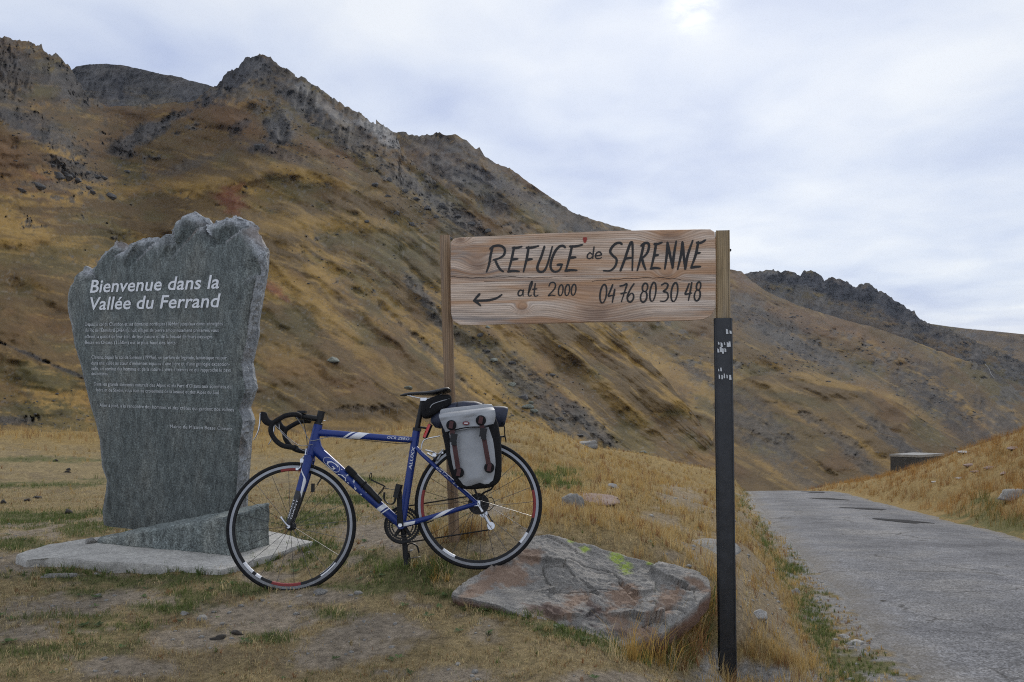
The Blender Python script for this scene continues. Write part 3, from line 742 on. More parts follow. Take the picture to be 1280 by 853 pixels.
def build_road():
    Ys = np.concatenate([np.linspace(0.6, 12, 120), np.linspace(12.2, 64, 160)])
    k = np.linspace(0, 1, 40)
    X = []; Yv = []
    wl = 0.26 * fbm(Ys * 1.1, Ys * 0, oct=5, gain=0.65, seed=401); wr = 0.26 * fbm(Ys * 0.9, Ys * 0 + 7, oct=5, gain=0.65, seed=402)
    l = road_left(Ys) + wl; r = road_left(Ys) + ROAD_W + wr
    X = (l[:, None] + (r - l)[:, None] * k[None]).ravel(); Y = np.repeat(Ys, 40)
    kk = np.tile(k, len(Ys))
    Z = road_z(Y) + 0.012 * fbm(X * 0.8, Y * 0.5, oct=3, seed=403) + 0.03 * (1 - (2 * kk - 1) ** 2) - 0.055 * sstep(0.05, 0.0, np.minimum(kk, 1 - kk))
    me = fast_mesh('road', np.stack([X, Y, Z], -1), grid_faces(len(Ys), 40), None, dict(across=kk), smooth=True)
    m, nt, b, N, L = new_mat('worn_asphalt')
    tc = N('ShaderNodeTexCoord'); o = tc.outputs['Object']
    vor = N('ShaderNodeTexVoronoi'); vor.inputs['Scale'].default_value = 75; L(o, vor.inputs['Vector'])
    big = tex_noise(N, L, o, 0.9, 6, 0.6, 0.4); mid = tex_noise(N, L, o, 7, 6, 0.65); fin = tex_noise(N, L, o, 140, 3, 0.7)
    base = tex_ramp(N, L, big, [(0.32, (0.135, 0.133, 0.137)), (0.5, (0.195, 0.192, 0.194)), (0.68, (0.245, 0.233, 0.22))])
    chip = tex_ramp(N, L, vor.outputs['Color'], [(0.15, 0.55), (0.5, 1.0), (0.9, 1.6)])
    c = tex_mix(N, L, 1.0, base, chip, 'MULTIPLY')
    c = tex_mix(N, L, 1.0, c, tex_ramp(N, L, mid, [(0.3, 0.78), (0.5, 1.0), (0.7, 1.2)]), 'MULTIPLY')
    c = tex_mix(N, L, 1.0, c, tex_ramp(N, L, fin, [(0.3, 0.65), (0.5, 1.0), (0.7, 1.35)]), 'MULTIPLY')
    # worn wheel tracks, dusty margins, cracks
    ac = N('ShaderNodeAttribute'); ac.attribute_name = 'across'
    wv = N('ShaderNodeMath'); wv.operation = 'MULTIPLY_ADD'; L(mid, wv.inputs[0]); wv.inputs[1].default_value = 0.10; L(ac.outputs['Fac'], wv.inputs[2])
    band = tex_ramp(N, L, wv.outputs[0], [(0.02, 0.95), (0.16, 1.06), (0.30, 0.84), (0.40, 0.92), (0.55, 1.14), (0.68, 0.95), (0.80, 0.84), (1.0, 1.05)])
    c = tex_mix(N, L, 0.8, c, band, 'MULTIPLY')
    marg = tex_ramp(N, L, wv.outputs[0], [(0.02, 0.75), (0.16, 0.0), (0.93, 0.0), (1.05, 0.75)])
    c = tex_mix(N, L, marg, c, (0.25, 0.215, 0.165))
    wob_ = N('ShaderNodeVectorMath'); wob_.operation = 'SCALE'; wob_.inputs['Scale'].default_value = 0.5
    nz = N('ShaderNodeTexNoise'); nz.inputs['Scale'].default_value = 2.2; nz.inputs['Detail'].default_value = 5; L(o, nz.inputs['Vector']); L(nz.outputs['Color'], wob_.inputs[0])
    ov = N('ShaderNodeVectorMath'); ov.operation = 'ADD'; L(o, ov.inputs[0]); L(wob_.outputs[0], ov.inputs[1])
    ck = N('ShaderNodeTexVoronoi'); ck.feature = 'DISTANCE_TO_EDGE'; ck.inputs['Scale'].default_value = 0.55; L(ov.outputs[0], ck.inputs['Vector'])
    cm = tex_ramp(N, L, ck.outputs['Distance'], [(0.004, 1.0), (0.014, 0.0)])
    cg_ = N('ShaderNodeMath'); cg_.operation = 'MULTIPLY'; L(cm, cg_.inputs[0]); L(tex_ramp(N, L, big, [(0.45, 0.0), (0.58, 0.75)]), cg_.inputs[1])
    c = tex_mix(N, L, cg_.outputs[0], c, (0.05, 0.047, 0.044))
    st_ = tex_noise(N, L, o, 1.7, 5, 0.7, 1.2)
    c = tex_mix(N, L, tex_ramp(N, L, st_, [(0.60, 0.0), (0.70, 0.5)]), c, (0.12, 0.115, 0.112))
    L(c, b.inputs['Base Color']); b.inputs['Roughness'].default_value = 0.9; b.inputs['Specular IOR Level'].default_value = 0.12
    h = N('ShaderNodeMath'); h.operation = 'MULTIPLY_ADD'; L(vor.outputs['Distance'], h.inputs[0]); h.inputs[1].default_value = -1.2; L(fin, h.inputs[2])
    tex_bump(N, L, h.outputs[0], 0.7, 0.008, b)
    road = structure(link('road', me, m))
    # dark repair patches
    pm = simple('fresh_tar', (0.030, 0.030, 0.032), 0.9, var=0.35, scale=30, bump=0.4, spec=0.05)
    for (u, v, a, bb, sh) in [(1127, 653, 0.32, 0.42, -0.35), (1082, 637.5, 0.36, 0.36, -0.4), (1036, 625, 0.42, 0.5, -0.35), (1018, 616.5, 0.4, 0.5, 0.2)]:
        Yp = 1.18 / ((v - CY) / F - 0.14) if v > 612 else 44
        Yp = min(Yp, 43)
        xc = (u - CX) / F * Yp
        pts = []
        for i in range(22):
            an = 2 * math.pi * i / 22
            rr = 1 + 0.16 * math.sin(3 * an + u) + 0.10 * math.sin(5 * an + v)
            sq = 1 / max(abs(math.cos(an)), abs(math.sin(an))) ** 0.6
            dx, dy = a * rr * sq * math.cos(an), bb * rr * sq * math.sin(an)
            dx += dy * sh
            x, y = xc + dx, Yp + dy * 1.5
            kq = (x - float(road_left(y))) / ROAD_W
            z = float(road_z(np.array(y))) + 0.012 * float(fbm(np.array([x * 0.8]), np.array([y * 0.5]), oct=3, seed=403)[0]) + 0.03 * (1 - (2 * kq - 1) ** 2) + 0.006
            pts.append((x, y, z))
        c0 = tuple(sum(p[i] for p in pts) / 22 for i in range(3))
        mb = MB(); mb.add(pts + [(c0[0], c0[1], c0[2] + 0.002)], [(i, (i + 1) % 22, 22) for i in range(22)])
        mb.build('tar_patch', pm, road)
build_road()

# ================================================================== STONES
def rock_mesh(name, size, seed, rough=0.16, n=(22, 14), flat=0.0):
    """an angular stone: a ball cut by random planes, then roughened"""
    rr = random.Random(seed)
    th = np.linspace(0, math.pi, n[1] + 1)[:, None]; ph = np.linspace(0, 2 * math.pi, n[0], endpoint=False)[None]
    D = np.stack([np.sin(th) * np.cos(ph), np.sin(th) * np.sin(ph), np.cos(th) * np.ones_like(ph)], -1).reshape(-1, 3)
    rad = np.full(len(D), 1.3)
    for i in range(11):
        nv = np.array([rr.gauss(0, 1), rr.gauss(0, 1), rr.gauss(0, 1) * (1 + flat)]); nv /= np.linalg.norm(nv)
        h = rr.uniform(0.62, 1.0); dd = D @ nv
        rad = np.where(dd > 0.05, np.minimum(rad, h / np.maximum(dd, 0.05)), rad)
    rad *= 1 + rough * fbm(D[:, 0] * 2.4 + seed, D[:, 1] * 2.4, D[:, 2] * 2.4, oct=4, seed=seed)
    P = D * rad[:, None] * np.array(size)
    return fast_mesh(name, P, grid_faces(n[1] + 1, n[0], True), smooth=False)

def stone_material(name, cols, scale, bump=0.01, stretch=(1, 1, 1), rough=0.85, speck=0.5, speck_scale=160.0):
    m, nt, b, N, L = new_mat(name)
    tc = N('ShaderNodeTexCoord'); mp = N('ShaderNodeMapping'); mp.inputs['Scale'].default_value = stretch
    L(tc.outputs['Object'], mp.inputs[0]); o = mp.outputs[0]
    n1 = tex_noise(N, L, o, scale, 8, 0.62, 0.6); n2 = tex_noise(N, L, o, scale * 9, 6, 0.7); n3 = tex_noise(N, L, o, speck_scale, 3, 0.75)
    c = tex_ramp(N, L, n1, [(0.28 + 0.44 * i / (len(cols) - 1), q) for i, q in enumerate(cols)])
    c = tex_mix(N, L, 1.0, c, tex_ramp(N, L, n2, [(0.3, 0.7), (0.5, 1.0), (0.7, 1.3)]), 'MULTIPLY')
    c = tex_mix(N, L, 1.0, c, tex_ramp(N, L, n3, [(0.3, 1 - speck), (0.5, 1.0), (0.7, 1 + speck)]), 'MULTIPLY')
    L(c, b.inputs['Base Color']); b.inputs['Roughness'].default_value = rough
    b.inputs['Specular IOR Level'].default_value = 0.3
    h = N('ShaderNodeMath'); h.operation = 'MULTIPLY_ADD'; L(n2, h.inputs[0]); h.inputs[1].default_value = 2.0; L(n3, h.inputs[2])
    tex_bump(N, L, h.outputs[0], 0.7, bump, b)
    return m, nt, b, N, L, c
M_STONE = stone_material('field_stone', [(0.16, 0.15, 0.135), (0.24, 0.23, 0.21), (0.31, 0.29, 0.26)], 3)[0]
M_PALE = stone_material('pale_field_stone', [(0.30, 0.29, 0.27), (0.40, 0.385, 0.36), (0.46, 0.44, 0.42)], 3)[0]
M_RUSTY = stone_material('reddish_outcrop', [(0.20, 0.13, 0.10), (0.28, 0.19, 0.15), (0.32, 0.25, 0.21)], 4)[0]
M_CRAG = stone_material('crag_rock', [(0.060, 0.058, 0.058), (0.10, 0.095, 0.09), (0.15, 0.142, 0.132)], 0.25, 0.5, speck_scale=2.0)[0]
M_LICH = stone_material('lichen_grey_rock', [(0.15, 0.16, 0.125), (0.22, 0.23, 0.185), (0.27, 0.27, 0.23)], 0.5, 0.3, speck_scale=4.0)[0]

# ------------------------------------------------------------------ concrete pad, wedge and standing stone
PAD_Z = 0.035
def loft(rings, cap_first=True, cap_last=True):
    """rings: list of (n,3); returns verts, faces (last/first capped with an ngon)"""
    n = len(rings[0]); vs = [tuple(p) for r in rings for p in r]; fs = []
    for i in range(len(rings) - 1):
        for k in range(n):
            fs.append((i * n + k, i * n + (k + 1) % n, (i + 1) * n + (k + 1) % n, (i + 1) * n + k))
    if cap_first: fs.append(tuple(range(n - 1, -1, -1)))
    if cap_last: fs.append(tuple((len(rings) - 1) * n + k for k in range(n)))
    return vs, fs
def subdiv_loop(pts, step):
    out = []
    n = len(pts)
    for i in range(n):
        a, b = Vector(pts[i]), Vector(pts[(i + 1) % n])
        k = max(1, int((b - a).length / step))
        out += [a.lerp(b, q / k) for q in range(k)]
    return out

def build_pad():
    px = [(18, 694), (60, 680), (124, 671), (200, 660), (335, 663), (393, 677), (302, 706), (278, 712.5), (150, 703), (56, 697), (30, 700)]
    loop = subdiv_loop([at_z(u, v, PAD_Z) for u, v in px], 0.03)
    c = sum(loop, Vector()) / len(loop)
    A = np.array([tuple(p) for p in loop])
    def ring(s, dz, am):
        q = c + 0 * c
        P = np.array(c)[None] + (A - np.array(c)[None]) * s
        nn = fbm(A[:, 0] * 9, A[:, 1] * 9, np.full(len(A), dz * 9), oct=4, seed=501)
        dv = A - np.array(c)[None]; dv[:, 2] = 0; dv /= np.linalg.norm(dv, axis=1)[:, None]
        P = P + dv * (nn * am)[:, None]
        P[:, 2] = PAD_Z + dz
        return P
    def topring(s):
        P = ring(s, 0, 0.02 * s)
        P[:, 2] += 0.006 * fbm(P[:, 0] * 6, P[:, 1] * 6, oct=4, seed=502)
        return P
    rings = [ring(0.99, -0.30, 0.03), ring(0.998, -0.10, 0.035), ring(1.0, -0.05, 0.03), ring(1.0, -0.015, 0.022)] + [topring(s) for s in (0.99, 0.96, 0.85, 0.7, 0.5, 0.3, 0.12)]
    vs, fs = loft(rings, False, True)
    me = MB().add(vs, fs).mesh('concrete_pad', True, 30)
    m = stone_material('weathered_concrete', [(0.33, 0.318, 0.288), (0.44, 0.422, 0.385), (0.52, 0.50, 0.45)], 5, 0.004, speck=0.35, speck_scale=220)[0]
    o = link('concrete_pad', me, m)
    tag(o, 'rough pale concrete pad on the ground under the standing stone', 'concrete pad')
    # loose chip of stone on the pad
    p = at_z(114, 679, PAD_Z)
    o = link('stone_chip', rock_mesh('stone_chip', (0.035, 0.03, 0.022), 5), M_STONE, None, (p.x, p.y, PAD_Z + 0.012))
    tag(o, 'small dark stone chip lying at the left tip of the wedge block', 'stone')
build_pad()

def granite(name, chisel=True, dark=1.0):
    m, nt, b, N, L = new_mat(name)
    tc = N('ShaderNodeTexCoord'); mp = N('ShaderNodeMapping')
    mp.inputs['Rotation'].default_value = (0, R(-28), 0); mp.inputs['Scale'].default_value = (1.0, 1.0, 0.42)
    L(tc.outputs['Object'], mp.inputs[0]); o = mp.outputs[0]
    n1 = tex_noise(N, L, o, 3.2, 7, 0.6, 0.3); n2 = tex_noise(N, L, o, 26, 6, 0.72, 0.6); n3 = tex_noise(N, L, tc.outputs['Object'], 95, 3, 0.8)
    c = tex_ramp(N, L, n1, [(0.3, tuple(dark * x for x in (0.080, 0.094, 0.090))), (0.5, tuple(dark * x for x in (0.112, 0.126, 0.119))), (0.72, tuple(dark * x for x in (0.145, 0.148, 0.130)))])
    c = tex_mix(N, L, 1.0, c, tex_ramp(N, L, n2, [(0.34, 0.55), (0.5, 1.0), (0.66, 1.5)]), 'MULTIPLY')
    c = tex_mix(N, L, 1.0, c, tex_ramp(N, L, n3, [(0.36, 0.48), (0.5, 0.97), (0.64, 1.65)]), 'MULTIPLY')
    if chisel:
        a = N('ShaderNodeAttribute'); a.attribute_name = 'chisel'
        lc = tex_mix(N, L, 1.0, tex_ramp(N, L, n2, [(0.3, (0.19, 0.20, 0.205)), (0.5, (0.32, 0.33, 0.34)), (0.72, (0.46, 0.465, 0.47))]), tex_ramp(N, L, n3, [(0.32, 0.6), (0.5, 1.0), (0.68, 1.45)]), 'MULTIPLY')
        # rusty stain on the broken side
        st = tex_noise(N, L, tc.outputs['Object'], 4.5, 3, 0.5)
        lc = tex_mix(N, L, tex_ramp(N, L, st, [(0.58, 0.0), (0.70, 0.55)]), lc, (0.16, 0.105, 0.07))
        c = tex_mix(N, L, a.outputs['Fac'], c, lc)
    L(c, b.inputs['Base Color']); b.inputs['Roughness'].default_value = 0.75; b.inputs['Specular IOR Level'].default_value = 0.35
    h = N('ShaderNodeMath'); h.operation = 'MULTIPLY_ADD'; L(n2, h.inputs[0]); h.inputs[1].default_value = 2.0; L(n3, h.inputs[2])
    tex_bump(N, L, h.outputs[0], 0.55, 0.006, b)
    return m

ST_YAW = R(24)
ST_ORG = at_z(225, 665, PAD_Z)
ST_X = Vector((math.cos(ST_YAW), -math.sin(ST_YAW), 0)); ST_N = Vector((math.sin(ST_YAW), math.cos(ST_YAW), 0))   # N points away from the viewer
def st_hit(u, v, off=0.0):
    d = ray(u, v); o = Vector((0, 0, CAMZ))
    t = ((ST_ORG + ST_N * off) - o).dot(ST_N) / d.dot(ST_N)
    p = o + d * t - ST_ORG
    return p.dot(ST_X), p.z
M_WHITE_ENGR = simple('white_engraving_paint', (0.66, 0.67, 0.68), 0.7, var=0.12, scale=60)
M_GREY_ENGR = simple('faded_engraving', (0.44, 0.455, 0.455), 0.8, var=0.45, scale=25)

def text_mesh(name, s, size=1.0, shear=0.0, bold=0.0, spacing=1.0, word=1.0, res=3):
    cu = bpy.data.curves.new(name, 'FONT'); cu.body = s; cu.size = size; cu.shear = shear; cu.offset = bold
    cu.space_character = spacing; cu.space_word = word; cu.resolution_u = res; cu.fill_mode = 'FRONT'
    o = bpy.data.objects.new(name, cu); COL.objects.link(o)
    dg = bpy.context.evaluated_depsgraph_get()
    me = bpy.data.meshes.new_from_object(o.evaluated_get(dg))
    bpy.data.objects.remove(o); bpy.data.curves.remove(cu)
    me.materials.clear(); me.name = name
    co = np.empty(len(me.vertices) * 3); me.vertices.foreach_get('co', co)
    return me, co.reshape(-1, 3)
def set_co(me, co):
    me.vertices.foreach_set('co', np.ascontiguousarray(co, np.float32).ravel()); me.update()

def build_stone():
    root = thing('standing_stone', 'tall dark grey granite standing stone with jagged carved top and white welcome lettering', 'standing stone', ST_ORG, (0, 0, -ST_YAW))
    left = [(83, 352), (81, 383), (86, 406), (91, 435), (100, 466), (108, 500), (117, 531), (123, 560), (124, 581), (130, 600), (130, 612), (125, 640), (128, 672)]
    right = [(320, 311), (315, 350), (309, 397), (306, 430), (300, 455), (302, 469), (306, 488), (296, 512), (302, 527), (297, 563), (294, 619), (290, 682)]
    top = [(82, 354), (86, 346), (95, 333), (107, 334), (115, 327), (121, 312), (136, 302), (153, 306), (159, 306), (168, 294), (176, 293), (196, 299), (204, 289), (212, 282), (218, 271), (231, 262), (244, 269), (251, 279), (259, 274), (264, 275), (269, 270), (286, 271), (299, 276), (307, 289), (320, 308)]
    Lh = np.array(sorted([st_hit(*p)[::-1] for p in left])); Rh = np.array(sorted([st_hit(*p)[::-1] for p in right])); Th = np.array([st_hit(*p) for p in top])
    ns, nt_ = 170, 260
    s = np.linspace(0, 1, ns); t = np.linspace(0, 1, nt_)
    x_top = Th[0, 0] + (Th[-1, 0] - Th[0, 0]) * s
    z_top = np.interp(x_top, Th[:, 0], Th[:, 1])
    z_top = z_top + 0.034 * (ridged(x_top * 11, x_top * 0, oct=4, gain=0.6, seed=509) - 0.4) + 0.006 * fbm(x_top * 60, x_top * 0, oct=3, seed=510)
    z0 = -0.02
    Zg = z0 + (z_top - z0)[None] * t[:, None]
    zl = np.interp(Zg, Lh[:, 0], Lh[:, 1]); zr = np.interp(Zg, Rh[:, 0], Rh[:, 1])
    zl = zl + 0.008 * fbm(Zg * 14, Zg * 0, oct=4, seed=511); zr = zr + 0.008 * fbm(Zg * 14, Zg * 0 + 3, oct=4, seed=512)
    Xg = zl + (zr - zl) * s[None]
    blend = sstep(0.8, 1.0, t)[:, None]
    Xg = Xg * (1 - blend) + x_top[None] * blend
    # distance below the cut top and into the sides, for the chiselled margins
    below = (z_top[None] - Zg)
    sidew = np.minimum(Xg - zl, (zr - Xg) * 2.0)
    # facets of the little carved mountain range
    grooves = [((252, 279), (216, 320)), ((197, 299), (170, 325)), ((154, 306), (144, 320)), ((108, 334), (116, 343)), ((299, 288), (283, 301)), ((251, 280), (263, 294)), ((212, 283), (216, 294)), ((316, 346), (300, 358))]
    G = [(np.array(st_hit(*a)), np.array(st_hit(*b))) for a, b in grooves]
    gd = np.full(Xg.shape, 9.0); gsign = np.zeros(Xg.shape)
    for a, b in G:
        ab = b - a; ln = np.linalg.norm(ab); e = ab / ln
        qx, qz = Xg - a[0], Zg - a[1]
        tt = np.clip((qx * e[0] + qz * e[1]) / ln, 0, 1)
        dist = np.hypot(qx - tt * ab[0], qz - tt * ab[1])
        side = qx * (-e[1]) + qz * e[0]
        upd = dist < gd
        gd = np.where(upd, dist, gd); gsign = np.where(upd, np.sign(side) * (1 - 0.6 * tt), gsign)
    wob = fbm(Xg * 5, Zg * 5, oct=4, seed=513); wobf = fbm(Xg * 22, Zg * 22, oct=4, seed=514)
    edge_w = 0.055 + 0.06 * wob + 0.02 * wobf
    bev = sstep(1.0, 0.0, below / np.maximum(edge_w, 0.02))
    y = 0.075 * bev + (0.030 * wobf + 0.03 * (ridged(Xg * 16, Zg * 16, oct=4, gain=0.6, seed=515) - 0.5)) * bev
    y += 0.085 * sstep(0.13, 0.0, gd) * np.where(gsign < 0, 1.0, 0.0) * sstep(0.30, 0.05, below)
    y -= 0.010 * sstep(0.016, 0.0, gd) * sstep(0.36, 0.02, below)
    y += 0.020 * sstep(0.05, 0.0, (Xg - zl) + 0.02 * wob) + 0.01 * sstep(0.02, 0.0, zr - Xg)
    y += 0.0012 * wobf + 0.003 * wob * 0.4
    ch = np.clip(bev * 0.9 + 0.5 * sstep(0.13, 0.02, below + 0.06 * wob + 0.03 * wobf) + 1.0 * sstep(0.020, 0.009, gd) * sstep(0.36, 0.02, below) + 0.35 * sstep(0.045, 0.0, Xg - zl), 0, 1)
    P = [np.stack([Xg, y, Zg], -1).reshape(-1, 3)]; CH = [ch.ravel()]
    faces = [grid_faces(nt_, ns)]
    off = ns * nt_
    # the broken flanks and the back: rings running round the rim from front to back
    rim_idx = np.concatenate([np.arange(0, nt_) * ns, (nt_ - 1) * ns + np.arange(1, ns), (np.arange(nt_ - 2, -1, -1)) * ns + ns - 1])
    rim = P[0][rim_idx]
    cx, cz = rim[:, 0].mean(), rim[:, 2].mean()
    m = len(rim); prev = rim_idx
    side_right = np.concatenate([np.zeros(nt_), np.zeros(ns - 1), np.ones(nt_ - 1)])
    topm = np.concatenate([np.zeros(nt_), np.ones(ns - 1), np.zeros(nt_ - 1)])
    depth = 0.16
    tg = np.stack([np.gradient(rim[:, 0]), np.gradient(rim[:, 2])], -1)
    ker = np.ones(15) / 15
    nx = np.convolve(np.pad(-tg[:, 1], 7, mode='edge'), ker, mode='valid'); nz = np.convolve(np.pad(tg[:, 0], 7, mode='edge'), ker, mode='valid')
    nl = np.hypot(nx, nz) + 1e-9; nx, nz = nx / nl, nz / nl
    nr = 18
    for k in range(1, nr + 1):
        f = k / nr
        q = rim.copy()
        n1 = fbm(q[:, 2] * 5 + 20 * topm + q[:, 0] * 5, np.full(m, f * 1.6), np.full(m, 0.5), oct=5, gain=0.58, seed=521)
        rg = ridged(q[:, 2] * 4 + q[:, 0] * 3, np.full(m, f * 1.3), oct=4, seed=522)
        q5 = 3.2 * fbm(q[:, 2] * 3.1 + q[:, 0] * 4, np.full(m, f * 1.1), np.full(m, 2.5), oct=3, seed=523)
        out = 0.022 * n1 + 0.020 * (rg - 0.5) + 0.016 * (np.floor(q5) + sstep(0.7, 1, q5 - np.floor(q5))) + 0.010 * fbm(q[:, 2] * 40 + q[:, 0] * 40, np.full(m, f * 8), oct=3, seed=524)
        out = out * math.sin(math.pi * min(1, f * 1.2)) ** 0.5
        q[:, 1] = rim[:, 1] * (1 - f) + depth * f
        out = out * np.where(nz > 0.3, 0.3, 1.0)
        back = 0.045 * max(0, f - 0.4) + 0.05 * f * np.clip(-nx, 0, 1)
        q[:, 0] += nx * (out - back); q[:, 2] += nz * (out * 0.9 - back)
        P.append(q)
        CH.append(np.clip(np.where(topm > 0, 1.0, 0.7) * np.ones(m), 0, 1))
        cur = off + np.arange(m)
        a, b2 = prev[:-1], prev[1:]; c2, d2 = cur[1:], cur[:-1]
        faces.append(np.stack([b2, a, d2, c2], -1))
        prev = cur; off += m
    # back face
    P.append(np.array([[cx, depth, cz]])); CH.append(np.array([0.6]))
    faces.append(np.stack([prev[:-1], np.full(m - 1, off), prev[1:]], -1))
    me = fast_mesh('stone', np.concatenate(P), faces, None, dict(chisel=np.concatenate(CH)), smooth=True)
    cha = np.concatenate(CH); sm = np.ones(len(me.polygons), bool)
    for i_, pl in enumerate(me.polygons): sm[i_] = cha[pl.vertices[0]] < 0.25
    me.polygons.foreach_set('use_smooth', sm); me.update()
    link('stone', me, granite('dark_granite'), root)
    # lettering
    def line(name, text, p0, p1, cap_px, mat, shear, bold, words=0, off=-0.004):
        """baseline from p0 to p1 (photo pixels of the lettering's two ends)"""
        a = st_hit(*p0); b = st_hit(*p1)
        hh = st_hit(p0[0], p0[1] - cap_px)[1] - a[1]
        me, co = text_mesh(name, text, 1.0, shear, bold, 1.02, 1.0, 3)
        w = co[:, 0].max() - co[:, 0].min(); x0 = co[:, 0].min()
        cap = 0.69
        dx = (b[0] - a[0]); dz = b[1] - a[1]
        X = (co[:, 0] - x0) / w
        out = np.stack([a[0] + X * dx, np.full(len(co), off), a[1] + X * dz + co[:, 1] / cap * hh], -1)
        set_co(me, out)
        if not words:
            o = link('inscription', me, mat, root); o['label'] = name; return
        # one object for each word: the word gaps are the widest breaks along the line
        bm = bmesh.new(); bm.from_mesh(me); bm.faces.ensure_lookup_table()
        iv = sorted((min(v.co.x for v in f.verts), max(v.co.x for v in f.verts)) for f in bm.faces)
        gaps, hi = [], iv[0][1]
        for lo, h2 in iv:
            if lo > hi: gaps.append((lo - hi, (lo + hi) / 2))
            hi = max(hi, h2)
        cuts = sorted(g[1] for g in sorted(gaps)[-(words - 1):])
        for k in range(words):
            l0 = cuts[k - 1] if k else -1e9; l1 = cuts[k] if k < words - 1 else 1e9
            b2 = bm.copy()
            bmesh.ops.delete(b2, geom=[f for f in b2.faces if not l0 < f.calc_center_median().x < l1], context='FACES')
            bmesh.ops.delete(b2, geom=[v for v in b2.verts if not v.link_faces], context='VERTS')
            m2 = bpy.data.meshes.new('inscription'); b2.to_mesh(m2); b2.free()
            o = link('inscription', m2, mat, root); o['label'] = 'white word of the ' + name
        bm.free()
    line('upper line of the welcome inscription', 'Bienvenue dans la', (113, 366), (274.5, 360.5), 15.5, M_WHITE_ENGR, 0.19, 0.014, 3)
    line('lower line of the welcome inscription', 'Vall\u00e9e du Ferrand', (113.5, 387.5), (276.5, 384.0), 15.5, M_WHITE_ENGR, 0.19, 0.014, 3)
    body = [
        ('Depuis le col du Chambon et ses domaines nordiques (1044m) jusqu\u2019aux cimes enneig\u00e9es', (107, 407.5), (279, 406.8)),
        ('du Pic de l\u2019\u00c9tendard (3464m), huit villages de pierre amoureusement pr\u00e9serv\u00e9s vous', (107, 415.0), (274, 415.2)),
        ('offrent la qualit\u00e9 de leur \u00e9tat, de leur nature et de la beaut\u00e9 de leurs paysages', (107, 422.8), (266, 423.0)),
        ('Besse en Oisans (1550m) est le plus haut des forts', (107, 430.2), (220, 430.6)),
        ('Clavans, depuis le col de Sarenne (1999m), un parfum de l\u00e9gende, fantastique retour', (115, 448.6), (284, 449.5)),
        ('dans une vall\u00e9e au c\u0153ur d\u2019immenses espaces d\u2019une flore et d\u2019une g\u00e9ologie exception-', (115, 455.8), (288, 457.5)),
        ('nelle, un combat des hommes et de la nature \u00e0 vivre \u00e0 travers ce qui rapproche le pays', (115, 462.8), (289, 465.0)),
        ('des hommes', (115, 469.0), (135, 469.3)),
        ('Dans les grands \u00e9l\u00e9ments naturels des Alpes et du Parc d\u2019Oisans aux sommets de', (118, 482.0), (290, 485.8)),
        ('Is\u00e8re et de Savoie, vous \u00eates au croisement de la beaut\u00e9 et des Alpes du Sud', (121, 489.2), (274, 493.0)),
        ('Aller \u00e0 pied, \u00e0 la rencontre des hommes et des cr\u00eates qui gardent nos vall\u00e9es', (125, 508.5), (293, 514.5)),
        ('Mairie de Mizo\u00ebn Besse Clavans', (213, 535.0), (291, 538.2)),
    ]
    for i, (s_, a, b) in enumerate(body):
        line('faded grey line of small engraved text', s_, a, b, 4.2, M_GREY_ENGR, 0.0, 0.006)
build_stone()

def build_wedge():
    fbl, fbr, rbb = at_z(121, 679, PAD_Z), at_z(289, 694.5, PAD_Z), at_z(338, 681.5, PAD_Z)
    lbb = at_z(124, 674, PAD_Z)
    def up(p, v): return Vector((p.x, p.y, CAMZ + (CY - v) / F * p.y))
    ftl = up(fbl, 674.5); ftr = up(fbr, 645.5); rtb = up(rbb, 627.5); ltb = up(lbb, 670.5)
    V8 = [fbl, fbr, rbb, lbb, ftl, ftr, rtb, ltb]
    org = (fbl + fbr) / 2; org.z = PAD_Z
    bm = bmesh.new()
    vs = [bm.verts.new(p - org - Vector((0, 0, 0.008 if i < 4 else 0))) for i, p in enumerate(V8)]
    for f in ((0, 1, 5, 4), (1, 2, 6, 5), (2, 3, 7, 6), (3, 0, 4, 7), (4, 5, 6, 7), (3, 2, 1, 0)): bm.faces.new([vs[i] for i in f])
    bmesh.ops.bevel(bm, geom=list(bm.edges), offset=0.008, segments=1, affect='EDGES')
    for _ in range(5): bmesh.ops.subdivide_edges(bm, edges=[e for e in bm.edges if e.calc_length() > 0.025], cuts=1, use_grid_fill=True)
    bmesh.ops.triangulate(bm, faces=bm.faces)
    bm.normal_update()
    co = np.array([tuple(v.co) for v in bm.verts]); nn = np.array([tuple(v.normal) for v in bm.verts])
    d = 0.010 * fbm(co[:, 0] * 12, co[:, 1] * 12, co[:, 2] * 12, oct=4, gain=0.6, seed=531) + 0.006 * fbm(co[:, 0] * 50, co[:, 1] * 50, co[:, 2] * 50, oct=2, seed=532)
    for v, q in zip(bm.verts, co + nn * d[:, None]): v.co = q
    me = bpy.data.meshes.new('wedge_block'); bm.to_mesh(me); bm.free()
    for p in me.polygons: p.use_smooth = True
    m = granite('rough_granite', False, 1.5)
    o = link('granite_block', me, m, None, org)
    tag(o, 'long wedge-shaped grey granite block at the foot of the standing stone', 'stone block')
build_wedge()

